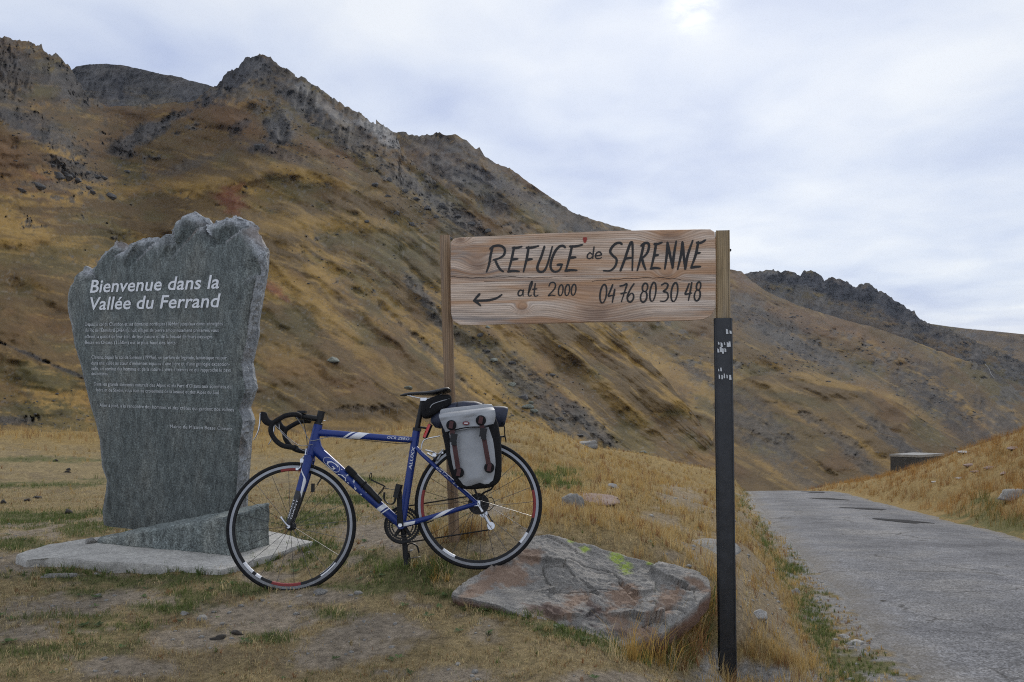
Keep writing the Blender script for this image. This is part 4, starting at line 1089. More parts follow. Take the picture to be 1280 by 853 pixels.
# ------------------------------------------------------------------ the boulder under the rear wheel
def build_boulder():
    rim = [(563, 743, 4.27), (580, 728, 4.40), (600, 714, 4.50), (625, 697, 4.62), (650, 680, 4.78), (668, 668, 4.90), (690, 670, 4.95), (720, 677, 4.98), (770, 690, 4.98), (825, 704, 4.92), (868, 714, 4.84), (884, 724, 4.72), (887, 738, 4.58), (872, 757, 4.42), (850, 776, 4.28), (828, 791, 4.16), (802, 799, 4.06), (776, 809, 3.98), (752, 800, 3.98), (720, 790, 4.00), (688, 781, 4.02), (655, 770, 4.06), (625, 758, 4.12), (595, 752, 4.18)]
    c = at(728, 735, 4.50)
    org = Vector((c.x, c.y, 0.0))
    loop = subdiv_loop([at(*p) for p in rim], 0.009)
    A = np.array([tuple(p) for p in loop]); C = np.array(c)
    m = len(A); rings = []
    # cleaved faces: each patch of the top is a little plane of its own tilt
    fr_ = np.random.default_rng(17); nf_ = 26
    lo_, hi_ = A.min(0), A.max(0)
    fp_ = np.stack([fr_.uniform(lo_[0], hi_[0], nf_), fr_.uniform(lo_[1], hi_[1], nf_)], -1); ft_ = fr_.normal(0, 0.085, (nf_, 2)); fo_ = fr_.normal(0, 0.011, nf_)
    def cleave(x, y):
        xw = x + 0.05 * fbm(x * 7, y * 7, oct=3, seed=552); yw = y + 0.05 * fbm(x * 7 + 9, y * 7, oct=3, seed=553)
        d2 = (xw[:, None] - fp_[None, :, 0]) ** 2 + ((yw[:, None] - fp_[None, :, 1]) * 1.3) ** 2
        k_ = np.argmin(d2, 1)
        return fo_[k_] + (x - fp_[k_, 0]) * ft_[k_, 0] + (y - fp_[k_, 1]) * ft_[k_, 1]
    rs = np.linspace(0.02, 1.0, 80)
    for s in rs:
        P = C + (A - C) * s
        x, y, z = P[:, 0], P[:, 1], P[:, 2]
        h = 0.014 * fbm(x * 2.4, y * 2.4, z * 2, oct=3, seed=541) + 0.016 * (ridged(x * 5, y * 7 + x * 2, z * 5, oct=5, gain=0.6, seed=542) - 0.5) + 0.011 * fbm(x * 28, y * 28, z * 28, oct=4, gain=0.65, seed=543)
        # cracks and stepped bedding
        q_ = 5 * fbm(x * 2.2 + y, y * 2.6, oct=4, gain=0.6, seed=544); st = 0.014 * (np.floor(q_) + sstep(0.75, 1.0, q_ - np.floor(q_)))/ 2.5
        cr = -0.022 * sstep(0.035, 0.0, np.abs(fbm(x * 2.6, y * 2.6, oct=3, seed=545)))
        lift = np.maximum(0, 1 - s) ** 0.5 * 0.008 + cleave(x, y)
        k = sstep(1.0, 0.93, s) * (0.15 + 0.85 * sstep(0.02, 0.22, x)); lift = lift * (0.2 + 0.8 * sstep(0.02, 0.22, x)) - 0.012 * sstep(0.2, 0.0, x)
        P = P + np.array([0.10, -0.40, 0.9])[None] * ((h + st + cr + lift) * (0.4 + 0.6 * k))[:, None]
        if s > 0.8:
            dv = A - C; dv /= np.linalg.norm(dv, axis=1)[:, None]
            P = P + dv * (0.026 * fbm(A[:, 0] * 9, A[:, 1] * 9, A[:, 2] * 9, oct=5, gain=0.65, seed=546) * (s - 0.8) / 0.2)[:, None]
        rings.append(P)
    last = rings[-1]
    for f, inw, dn in ((0.15, 0.012, 0.035), (0.3, 0.03, 0.075), (0.6, 0.10, 0.15), (0.8, 0.16, 0.24), (1.0, 0.2, 0.5)):
        dv = A - C; L_ = np.linalg.norm(dv, axis=1)[:, None]; dv = dv / L_
        Ur, Vr = uv_of(A[:, 0], A[:, 1], A[:, 2])
        broken = (sstep(770, 830, Ur) * sstep(720, 745, Vr))[:, None]
        P = last - dv * (inw * (1 - broken) + broken * np.interp(f, [0, 0.3, 0.6, 1], [0, 0.0, 0.06, 0.22])) + np.array([0, 0, -dn])
        P = P + dv * broken * (0.018 * (ridged(A[:, 0] * 10, A[:, 1] * 10, np.full(m, f * 5), oct=4, seed=549) - 0.5))[:, None]
        P += 0.02 * fbm(A[:, 0] * 8, A[:, 1] * 8, np.full(m, f * 6), oct=4, seed=547)[:, None] * dv
        rings.append(P)
    P = np.concatenate([[rings[0].mean(0)], np.concatenate(rings)]) - np.array(org)
    k = np.arange(m); k1 = (k + 1) % m
    f0 = np.stack([np.zeros(m, int), 1 + k, 1 + k1], -1)
    fr = np.concatenate([np.stack([1 + i * m + k, 1 + (i + 1) * m + k, 1 + (i + 1) * m + k1, 1 + i * m + k1], -1) for i in range(len(rings) - 1)])
    me = fast_mesh('boulder', P, [f0, fr], smooth=False)
    # stains: rusty, violet, yellow-green lichen
    W = P + np.array(org)
    U, V = uv_of(W[:, 0], W[:, 1], W[:, 2])
    wob = 0.7 * fbm(W[:, 0] * 9, W[:, 1] * 9, oct=4, seed=548) + 0.5 * fbm(W[:, 0] * 40, W[:, 1] * 40, oct=3, seed=551)
    for nm, bl in (('rusty', [(770, 775, 30, 20, 10), (780, 745, 20, 22, -30), (640, 720, 30, 14, 0), (600, 735, 26, 8, -30), (690, 765, 40, 10, 10), (800, 790, 25, 10, 0), (868, 728, 24, 9, 30), (660, 695, 20, 12, 0), (840, 745, 26, 14, -30), (820, 770, 24, 14, -30), (720, 750, 20, 14, 0)]),
                   ('violet', [(740, 770, 20, 20, 0), (680, 762, 26, 9, 10), (760, 790, 30, 8, 10), (718, 785, 30, 6, 0)]),
                   ('lichen', [(773, 697, 13, 8, 30), (784, 709, 12, 11, 60), (732, 688, 9, 6, 0), (713, 677, 5, 3, 0), (812, 704, 4, 2.5, 0), (768, 693, 6, 3, 0)])):
        mk = np.zeros(len(U))
        for b in bl: mk = np.maximum(mk, blob_mask(U, V, b, wob if nm != 'lichen' else wob * 0.9))
        a = me.attributes.new(nm, 'FLOAT', 'POINT'); a.data.foreach_set('value', np.clip(mk, 0, 1).astype(np.float32))
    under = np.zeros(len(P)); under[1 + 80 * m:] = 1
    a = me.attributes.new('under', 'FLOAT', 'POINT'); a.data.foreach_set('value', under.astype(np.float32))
    mt, nt, b, N, L, c0 = stone_material('schist_boulder', [(0.21, 0.20, 0.185), (0.33, 0.31, 0.28), (0.43, 0.395, 0.35)], 4.5, 0.03, (1, 1, 1.6), 0.8, 0.45, 150)
    def attr(n):
        x = N('ShaderNodeAttribute'); x.attribute_name = n; return x.outputs['Fac']
    def scaled(x, k):
        q = N('ShaderNodeMath'); q.operation = 'MULTIPLY'; L(x, q.inputs[0]); q.inputs[1].default_value = k; return q.outputs[0]
    c1 = tex_mix(N, L, scaled(attr('rusty'), 0.75), c0, (0.33, 0.20, 0.125))
    c1 = tex_mix(N, L, scaled(attr('violet'), 0.6), c1, (0.085, 0.06, 0.06))
    tc = N('ShaderNodeTexCoord')
    ln = tex_noise(N, L, tc.outputs['Object'], 60, 4, 0.6)
    lm = N('ShaderNodeMath'); lm.operation = 'MULTIPLY'; L(attr('lichen'), lm.inputs[0]); L(tex_ramp(N, L, ln, [(0.36, 0.0), (0.46, 1.0)]), lm.inputs[1])
    c1 = tex_mix(N, L, lm.outputs[0], c1, (0.42, 0.52, 0.10))
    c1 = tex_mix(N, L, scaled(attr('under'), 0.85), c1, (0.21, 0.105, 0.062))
    L(c1, b.inputs['Base Color'])
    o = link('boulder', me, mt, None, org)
    tag(o, 'big flat grey boulder with yellow-green lichen under the rear bicycle wheel', 'boulder')
build_boulder()

# ------------------------------------------------------------------ the wooden signboard on two posts
SG_L = at(563, 352, 4.93); SG_R = at(893, 345, 4.69)
SG_X = Vector((SG_R.x - SG_L.x, SG_R.y - SG_L.y, 0)).normalized(); SG_N = Vector((-SG_X.y, SG_X.x, 0))
SG_ORG = Vector((SG_L.x, SG_L.y, 0))
SG_YAW = math.atan2(SG_X.y, SG_X.x)
def sg(u, v, off=0.0):
    d = ray(u, v); o = Vector((0, 0, CAMZ))
    t = ((SG_ORG + SG_N * off) - o).dot(SG_N) / d.dot(SG_N)
    p = o + d * t - SG_ORG
    return Vector((p.dot(SG_X), off, p.z))

def wood_material(name, cols, along='x', grain=1.0, knots=(), grey=0.3):
    m, nt, b, N, L = new_mat(name)
    tc = N('ShaderNodeTexCoord'); o = tc.outputs['Object']
    vec = o
    # the grain bends round the knots
    km = None
    if knots:
        for (kx, kz, kr) in knots:
            sub = N('ShaderNodeVectorMath'); sub.operation = 'SUBTRACT'; L(o, sub.inputs[0]); sub.inputs[1].default_value = (kx, 0, kz)
            sq = N('ShaderNodeVectorMath'); sq.operation = 'MULTIPLY'; L(sub.outputs[0], sq.inputs[0]); sq.inputs[1].default_value = (0.6, 0.0, 1.0)
            ln = N('ShaderNodeVectorMath'); ln.operation = 'LENGTH'; L(sq.outputs[0], ln.inputs[0])
            mr = N('ShaderNodeMapRange'); mr.interpolation_type = 'SMOOTHSTEP'
            L(ln.outputs['Value'], mr.inputs[0]); mr.inputs[1].default_value = kr * 2.6; mr.inputs[2].default_value = 0.0; mr.inputs[3].default_value = 0.0; mr.inputs[4].default_value = 1.0
            if km is None: km = mr.outputs[0]
            else:
                mx = N('ShaderNodeMath'); mx.operation = 'MAXIMUM'; L(km, mx.inputs[0]); L(mr.outputs[0], mx.inputs[1]); km = mx.outputs[0]
        off = N('ShaderNodeVectorMath'); off.operation = 'SCALE'; off.inputs[0].default_value = (0, 0, 0.045); L(km, off.inputs['Scale'])
        ad = N('ShaderNodeVectorMath'); ad.operation = 'ADD'; L(o, ad.inputs[0]); L(off.outputs[0], ad.inputs[1]); vec = ad.outputs[0]
    sc = {'x': (1.1, 14, 14), 'z': (14, 14, 1.1)}[along]
    mp = N('ShaderNodeMapping'); mp.inputs['Scale'].default_value = sc; L(vec, mp.inputs[0])
    mp2 = N('ShaderNodeMapping'); mp2.inputs['Scale'].default_value = tuple(x * (3.2 if x > 5 else 1.6) for x in sc); L(vec, mp2.inputs[0])
    n1 = tex_noise(N, L, mp.outputs[0], 1.6, 5, 0.6, 0.4); n2 = tex_noise(N, L, mp2.outputs[0], 2.6, 4, 0.7, 0.2)
    n3 = tex_noise(N, L, mp.outputs[0], 0.55, 5, 0.65, 0.8)
    wv = N('ShaderNodeTexWave'); wv.wave_type = 'BANDS'; wv.bands_direction = 'Z' if along == 'x' else 'X'
    wv.inputs['Scale'].default_value = 26 * grain; wv.inputs['Distortion'].default_value = 7.0; wv.inputs['Detail'].default_value = 3; wv.inputs['Detail Scale'].default_value = 0.5
    mp3 = N('ShaderNodeMapping'); mp3.inputs['Scale'].default_value = (0.18, 1, 1) if along == 'x' else (1, 1, 0.18); L(vec, mp3.inputs[0]); L(mp3.outputs[0], wv.inputs['Vector'])
    c = tex_ramp(N, L, n1, [(0.28, cols[0]), (0.5, cols[1]), (0.72, cols[2])])
    c = tex_mix(N, L, 1.0, c, tex_ramp(N, L, wv.outputs['Fac'], [(0.0, 0.74), (0.3, 1.0), (1.0, 1.06)]), 'MULTIPLY')
    c = tex_mix(N, L, 1.0, c, tex_ramp(N, L, n2, [(0.3, 0.66), (0.5, 1.0), (0.7, 1.25)]), 'MULTIPLY')
    c = tex_mix(N, L, tex_ramp(N, L, n3, [(0.50, 0.0), (0.64, grey)]), c, (0.13, 0.125, 0.13))
    if km is not None:
        os_ = tex_noise(N, L, mp.outputs[0], 0.8, 4, 0.6, 1.0)
        c = tex_mix(N, L, tex_ramp(N, L, os_, [(0.47, 0.0), (0.60, 0.62)]), c, (0.42, 0.215, 0.095))
        rk = N('ShaderNodeMath'); rk.operation = 'MULTIPLY'; L(km, rk.inputs[0]); L(tex_ramp(N, L, n2, [(0.40, 0.25), (0.6, 1.0)]), rk.inputs[1])
        rk2 = N('ShaderNodeMath'); rk2.operation = 'MULTIPLY'; L(rk.outputs[0], rk2.inputs[0]); rk2.inputs[1].default_value = 0.75
        c = tex_mix(N, L, rk2.outputs[0], c, (0.33, 0.155, 0.065))
        ck_ = N('ShaderNodeMath'); ck_.operation = 'MULTIPLY'; L(tex_ramp(N, L, km, [(0.66, 0.0), (0.95, 0.7)]), ck_.inputs[0]); L(tex_ramp(N, L, n2, [(0.42, 0.1), (0.58, 1.0)]), ck_.inputs[1])
        c = tex_mix(N, L, ck_.outputs[0], c, (0.16, 0.12, 0.10))
    L(c, b.inputs['Base Color']); b.inputs['Roughness'].default_value = 0.75; b.inputs['Specular IOR Level'].default_value = 0.25
    h = N('ShaderNodeMath'); h.operation = 'MULTIPLY_ADD'; L(wv.outputs['Fac'], h.inputs[0]); h.inputs[1].default_value = 0.6; L(n2, h.inputs[2])
    tex_bump(N, L, h.outputs[0], 0.5, 0.004, b)
    return m

def ribbon(pts, widths, y, taper=0.55):
    """a carved stroke: flat band in the plane y with rounded ends; pts local (x, z)"""
    P = [Vector((p[0], p[1])) for p in pts]
    n = len(P); vs = []; fs = []
    for i in range(n):
        t = (P[min(i + 1, n - 1)] - P[max(i - 1, 0)]).normalized(); nr = Vector((-t.y, t.x))
        f = i / max(1, n - 1)
        w = widths * (1.0 - (1 - taper) * (abs(f - 0.35) / 0.65) ** 2) * 0.5
        for s_ in (-1, 1): vs.append((P[i].x + nr.x * w * s_, y, P[i].y + nr.y * w * s_))
        if i: fs.append((2 * i - 2, 2 * i - 1, 2 * i + 1, 2 * i))
    for idx, sgn in ((0, -1), (n - 1, 1)):
        t = ((P[1] - P[0]) if idx == 0 else (P[-1] - P[-2])).normalized() * sgn
        w = (Vector((vs[2 * idx][0], vs[2 * idx][2])) - Vector((vs[2 * idx + 1][0], vs[2 * idx + 1][2]))).length * 0.5
        vs.append((P[idx].x + t.x * w, y, P[idx].y + t.y * w))
        fs.append((2 * idx, 2 * idx + 1, len(vs) - 1))
    return vs, fs

def build_sign():
    base = Vector((SG_ORG.x, SG_ORG.y, gz(SG_ORG.x, SG_ORG.y)))
    root = thing('wooden_signboard', 'weathered wooden refuge signboard with carved black lettering between two posts', 'signboard', (SG_ORG.x, SG_ORG.y, 0), (0, 0, SG_YAW))
    wood = wood_material('bleached_board', [(0.42, 0.295, 0.205), (0.57, 0.445, 0.345), (0.67, 0.565, 0.475)], 'x', 1.0,
        [tuple(sg(*p)[i] for i in (0, 2)) + (r,) for p, r in (((597, 333), 0.035), ((746, 392), 0.075), ((838, 300), 0.05), ((833, 345), 0.025), ((653, 386), 0.018), ((575, 301), 0.02), ((752, 384), 0.03))], 0.75)
    outline = [(563, 303), (567, 298.5), (575, 297), (640, 294), (720, 290.5), (800, 288), (870, 286.8), (888, 286.6), (893.5, 290), (894.6, 300), (895, 340), (894.5, 385), (890, 395), (880, 399.5), (860, 401), (800, 402.3), (740, 403.2), (680, 404.6), (620, 406), (590, 406.8), (574, 406.2), (566, 401.5), (563.6, 392), (563, 350)]
    lp = [sg(*p) for p in outline]
    lp = subdiv_loop(lp, 0.02)
    A = np.array([(p.x, p.z) for p in lp]); c = A.mean(0)
    A = A + (A - c) / np.linalg.norm(A - c, axis=1)[:, None] * (0.0025 * fbm(A[:, 0] * 14, A[:, 1] * 14, oct=3, seed=561))[:, None]
    def rr(s_, y):
        d = (A - c); d = d / np.linalg.norm(d, axis=1)[:, None]
        B = A - d * s_
        return [(p[0], y, p[1]) for p in B]
    vs, fs = loft([rr(0.006, 0.0), rr(0.0, 0.006), rr(0.0, 0.036), rr(0.006, 0.042)])
    board = MB().add(vs, fs).build('board', wood, root, True, 25)
    # split along the board
    black = simple('black_carved_paint', (0.016, 0.015, 0.015), 0.65, var=0.4, scale=90)
    def cr4(pts): return [(530 + x / 3.0476, 270 + y / 3.0476) for x, y in pts]
    def cr8(pts): return [(730 + x / 4.06, 280 + y / 4.06) for x, y in pts]
    def ell(cx, cy, rx, ry, slant=0.12, a0=100, n=14):
        return [(cx + rx * math.cos(R(a0 + 360 * i / n)) - slant * ry * math.sin(R(a0 + 360 * i / n)) * 1.0, cy + ry * math.sin(R(a0 + 360 * i / n))) for i in range(n + 1)]
    yf = -0.0015
    def glyph(name, strokes, w, conv=cr4, mat=black):
        mb = MB(); k = 0
        for st in strokes:
            px = conv(st)
            loc = [sg(*p) for p in px]
            pts = catmull([(p.x, p.z, 0) for p in loc], 5) if len(loc) > 2 else [Vector((loc[0].x, loc[0].z, 0)).lerp(Vector((loc[1].x, loc[1].z, 0)), q / 6) for q in range(7)]
            v_, f_ = ribbon([(p.x, p.y) for p in pts], w, yf - 0.0003 * k, 0.62)
            mb.add(v_, f_); k += 1
        me = bpy.data.meshes.new(name); me.from_pydata(mb.v, [], mb.f); me.update()
        return link(name, me, mat, board)
    W1, W2 = 0.0142, 0.0084
    glyph('letter', [[(262, 116), (254, 150), (248, 185), (238, 214)], [(252, 126), (266, 116), (290, 114), (307, 126), (305, 148), (288, 161), (264, 168)], [(271, 167), (279, 186), (291, 205), (303, 213)]], W1)
    glyph('letter', [[(343, 120), (334, 165), (321, 213)], [(338, 122), (355, 122), (373, 117)], [(333, 167), (346, 165), (358, 164)], [(320, 213), (340, 210), (363, 212)]], W1)
    glyph('letter', [[(399, 118), (391, 165), (379, 214)], [(390, 122), (412, 121), (437, 115)], [(391, 168), (402, 166), (413, 165)]], W1)
    glyph('letter', [[(459, 117), (447, 155), (433, 190), (434, 208), (445, 214), (459, 208), (472, 180), (489, 117)]], W1)
    glyph('letter', [[(538, 121), (529, 114), (515, 118), (500, 135), (487, 165), (482, 192), (489, 209), (503, 213), (517, 206), (526, 186)], [(508, 187), (517, 186), (528, 185)]], W1)
    glyph('letter', [[(564, 116), (554, 160), (540, 210)], [(556, 117), (580, 116), (604, 110)], [(553, 161), (566, 159), (579, 158)], [(538, 210), (560, 207), (583, 208)]], W1)
    glyph('letter', [[(641, 147), (632, 141), (623, 150), (623, 160), (633, 163), (642, 155)], [(648, 118), (645, 140), (643, 164)]], W2)
    glyph('letter', [[(655, 153), (666, 151), (676, 148), (670, 138), (660, 140), (653, 151), (656, 161), (667, 163), (677, 159)]], W2)
    glyph('heart', [[(607, 88), (610, 84), (613, 88)], [(613, 88), (617, 84), (620, 88)], [(607, 88), (613, 101), (620, 88)], [(611, 90), (613, 96), (616, 90)]], 0.0085, cr4, simple('red_paint_mark', (0.30, 0.035, 0.022), 0.6))['label'] = 'small red heart painted above the lettering'
    glyph('letter', [[(192, 104), (184, 97), (165, 99), (145, 115), (133, 140), (145, 160), (165, 180), (160, 212), (135, 237), (98, 238)]], W1, cr8)
    glyph('letter', [[(185, 238), (205, 185), (232, 107), (244, 95), (247, 140), (245, 237)], [(212, 177), (228, 174), (246, 172)]], W1, cr8)
    glyph('letter', [[(304, 100), (290, 165), (270, 238)], [(290, 112), (305, 100), (322, 97), (330, 112), (322, 145), (303, 168), (288, 174)], [(294, 173), (302, 205), (313, 233)]], W1, cr8)
    glyph('letter', [[(366, 100), (356, 160), (340, 228)], [(356, 103), (375, 102), (397, 94)], [(354, 162), (366, 160), (378, 158)], [(338, 228), (360, 224), (387, 227)]], W1, cr8)
    glyph('letter', [[(424, 95), (420, 160), (410, 230)], [(424, 97), (437, 160), (449, 222)], [(449, 224), (456, 160), (468, 88)]], W1, cr8)
    glyph('letter', [[(500, 93), (492, 160), (475, 232)], [(500, 93), (506, 160), (513, 228)], [(513, 230), (526, 160), (552, 84)]], W1, cr8)
    glyph('letter', [[(580, 92), (566, 160), (543, 223)], [(572, 96), (594, 96), (617, 82)], [(566, 150), (579, 148), (590, 147)], [(543, 223), (565, 219), (592, 217)]], W1, cr8)
    glyph('letter', [[(377, 285), (366, 283), (359, 293), (360, 303), (369, 304), (377, 295)], [(379, 282), (377, 293), (378, 306)]], W2)
    glyph('letter', [[(398, 293), (403, 265), (411, 250), (412, 258), (404, 282), (397, 298), (402, 306), (410, 302)]], W2)
    glyph('letter', [[(424, 258), (421, 282), (420, 302), (427, 306), (435, 302)], [(414, 280), (422, 279), (431, 278)]], W2)
    glyph('digit', [[(476, 268), (482, 256), (494, 254), (501, 263), (496, 280), (474, 304), (486, 302), (500, 304)]], W2)
    for cx_, cy_ in ((521, 284), (546, 283), (570, 282)): glyph('digit', [ell(cx_, cy_, 8.5, 21)], W2)
    W3 = 0.0098
    glyph('digit', [ell(683, 297, 12, 35)], W3)
    glyph('digit', [[(719, 262), (710, 285), (702, 305), (714, 304), (727, 302)], [(727, 280), (722, 305), (717, 331)]], W3)
    glyph('digit', [[(746, 268), (760, 265), (773, 260), (764, 290), (752, 328)], [(750, 297), (760, 295), (772, 292)]], W3)
    glyph('digit', [[(800, 259), (786, 280), (775, 306), (777, 324), (788, 328), (798, 314), (797, 299), (788, 296), (777, 309)]], W3)
    glyph('digit', [ell(842, 273, 10, 16, 0.12, 100), ell(837, 308, 12, 21, 0.12, 280)], W3)
    glyph('digit', [ell(872, 290, 11, 36)], W3)
    glyph('digit', [[(905, 264), (918, 257), (929, 262), (924, 278), (912, 288), (926, 293), (930, 310), (918, 325), (900, 325)]], W3)
    glyph('digit', [ell(954, 291, 12, 36)], W3)
    glyph('digit', [[(1010, 258), (1002, 280), (995, 298), (1008, 297), (1021, 294)], [(1020, 254), (1014, 290), (1007, 323)]], W3)
    glyph('digit', [ell(1046, 268, 8, 16, 0.12, 100), ell(1041, 303, 11, 21, 0.12, 280)], W3)
    glyph('arrow', [[(192, 323), (220, 323), (250, 321), (278, 313), (297, 300)], [(212, 298), (202, 309), (190, 323)], [(190, 323), (203, 331), (216, 343)]], W1)['label'] = 'black carved arrow pointing left'
    # long cracks in the board
    for st in ([(100, 232), (200, 236), (330, 232), (440, 236), (560, 230)], [(640, 250), (760, 240), (900, 236), (1010, 246), (1110, 244)], [(230, 250), (330, 250)]):
        loc = [sg(*p) for p in cr4(st)]
        pts = catmull([(p.x, p.z, 0) for p in loc], 10)
        pts = [(p.x, p.y + 0.002 * math.sin(i * 1.3)) for i, p in enumerate(pts)]
        v_, f_ = ribbon(pts, 0.0035, -0.0006, 0.2)
        me = bpy.data.meshes.new('crack'); me.from_pydata(v_, [], f_)
        link('crack', me, simple('crack_shadowed_wood', (0.05, 0.035, 0.028), 0.9), board)
    # posts
    pwood = wood_material('brown_post_wood', [(0.16, 0.098, 0.055), (0.25, 0.165, 0.098), (0.32, 0.23, 0.15)], 'z', 1.0, (), 0.45)
    tallw = wood_material('tan_post_wood', [(0.23, 0.165, 0.09), (0.33, 0.245, 0.14), (0.40, 0.31, 0.195)], 'z', 1.0, (), 0.25)
    def post(name, u_top, v_top, u_bot, v_bot, zlo, r, off, mat, n=14, square=False, depth=1.0):
        a, b = sg(u_top, v_top, off), sg(u_bot, v_bot, off)
        d = (b - a) / (b.z - a.z)
        lo = a + d * (zlo - a.z)
        m_ = 40
        path = [lo.lerp(a, q / m_) for q in range(m_ + 1)]
        if not square:
            rr_ = [r * (1 + 0.03 * math.sin(q * 0.7) + 0.02 * math.sin(q * 1.9)) for q in range(m_ + 1)]
            rr_[-1] *= 0.9
            return MB().tube(path, rr_, n).build(name, mat, root, True, 50)
        mb = MB(); c4 = [(-r, -r * depth), (r, -r * depth), (r, r * depth), (-r, r * depth)]
        q4 = []
        for (x, y) in c4:
            q4 += [(x * 0.86, y), (x, y * 0.86)] if x * y > 0 else [(x, y * 0.86), (x * 0.86, y)]
        rings = [[(p.x + x, p.y + y, p.z) for x, y in q4] for p in path]
        v_, f_ = loft(rings)
        return mb.add(v_, f_).build(name, mat, root, True, 30)
    zl = base.z - 0.15
    post('post', 556, 294.5, 567.5, 665, zl, 0.031, 0.055, pwood)
    rx = sg(904, 350, 0.06)
    zr = -0.75
    tp = post('post', 903, 289, 904, 400, CAMZ + (CY - 404) / F * 4.75, 0.036, 0.072, tallw, square=True)
    steel = simple('dark_grey_painted_steel', (0.030, 0.032, 0.036), 0.5, 0.1, var=0.25, scale=18)
    mp_ = post('metal_post', 903.6, 398, 909.5, 853, zr, 0.0465, 0.06, steel, square=True)
    mp_['label'] = 'dark grey square steel tube sleeving the lower right post'
    # bolt on the post's right side, sticker scraps on the steel
    p = sg(912.4, 313, 0.06); MB().lathe([(0.0, -0.006), (0.008, -0.006), (0.008, 0.006), (0.0, 0.006)], 8, c=(p.x, p.y, p.z)).build('bolt', steel, root)
    white = simple('white_sticker_scrap', (0.55, 0.56, 0.56), 0.6, var=0.2, scale=80)
    rs = random.Random(4)
    for (v0, cnt, u0, u1) in ((430, 5, 897, 914), (438, 4, 897, 908), (462, 2, 897, 903), (471, 5, 898, 914), (415, 2, 908, 914)):
        for i in range(cnt):
            u = u0 + (u1 - u0) * (i + 0.3 + 0.5 * rs.random()) / cnt; v = v0 + rs.uniform(-1.2, 1.2)
            w, h = rs.uniform(0.7, 1.6), rs.uniform(1.5, 3.6)
            q = [sg(u - w, v - h, 0.012), sg(u + w * 0.6, v - h * rs.uniform(0.5, 1), 0.012), sg(u + w, v + h, 0.012), sg(u - w * 0.8, v + h, 0.012)]
            vs = [tuple(x) for x in q] + [(x.x, x.y + 0.004, x.z) for x in q]
            MB().add(vs, [(0, 1, 2, 3), (7, 6, 5, 4), (0, 4, 5, 1), (1, 5, 6, 2), (2, 6, 7, 3), (3, 7, 4, 0)]).build('sticker', white, mp_, False)
    return root
build_sign()

# ================================================================== THE BICYCLE
LEAN = R(11)
BK_ORG = Vector((at(480, 600, 4.55).x, 4.55, 0.0))
BK_M = Matrix.Translation(BK_ORG) @ Matrix.Rotation(-LEAN, 4, 'X')
BK_I = BK_M.inverted()
def bp(u, v, c=0.0):
    """point of the leaning bicycle's plane (offset c to its far side) seen at a photo pixel, in the bicycle's own frame"""
    o = BK_I @ Vector((0, 0, CAMZ)); d = (BK_I.to_3x3() @ ray(u, v))
    t = (c - o.y) / d.y
    return o + d * t
HD0, HD1 = bp(389.0, 566), bp(397.6, 532)
ST_AX = (HD1 - HD0).normalized()
STEER = R(4)
def steer(p, inv=False):
    return HD0 + Matrix.Rotation(-STEER if inv else STEER, 3, ST_AX) @ (Vector(p) - HD0)
def flip(p): return Vector((p[0], -p[1], p[2]))

M_BLUE = simple('blue_metallic_frame_paint', (0.004, 0.025, 0.17), 0.40, 0.1, var=0.12, scale=6, coat=0.08)
M_WHITE = simple('white_decal', (0.72, 0.73, 0.75), 0.35, var=0.05)
M_BLACK = simple('black_anodised', (0.009, 0.009, 0.010), 0.45, 0.0, var=0.3, spec=0.3)
M_CARBON = simple('carbon_fibre', (0.011, 0.011, 0.012), 0.38, 0.0, var=0.4, scale=120, coat=0.15)
M_RUBBER = simple('tyre_rubber', (0.013, 0.013, 0.014), 0.8, 0.0, var=0.3, scale=60, spec=0.2)
M_TAPE = simple('bar_tape', (0.012, 0.012, 0.013), 0.8, 0.0, var=0.35, scale=120, bump=0.5, spec=0.2)
M_SILVER = simple('polished_alloy', (0.62, 0.63, 0.65), 0.28, 1.0, var=0.1)
M_TRACK = simple('machined_rim', (0.30, 0.31, 0.33), 0.45, 0.85, var=0.12, scale=30)
M_SPOKE = simple('dark_spoke_steel', (0.05, 0.05, 0.055), 0.35, 0.7)
M_REDD = simple('red_rim_decal', (0.22, 0.014, 0.014), 0.5)
M_CHAIN = simple('greasy_steel', (0.030, 0.029, 0.028), 0.5, 0.5, var=0.4, scale=200, spec=0.3)
M_REDL = simple('red_lamp_plastic', (0.50, 0.016, 0.012), 0.25, coat=0.5)
M_CABLE = simple('grey_cable_housing', (0.20, 0.20, 0.21), 0.4)
M_SADDLE = simple('black_saddle_leather', (0.010, 0.010, 0.011), 0.5, var=0.25, scale=50, bump=0.2)

bike = thing('bicycle', 'blue road bicycle with drop handlebar leaning on the wooden post beside the stone', 'bicycle')
bike.matrix_world = BK_M
def bpart(name, mb, mat, parent=None, **k): return mb.build(name, mat, parent or bike, **k)

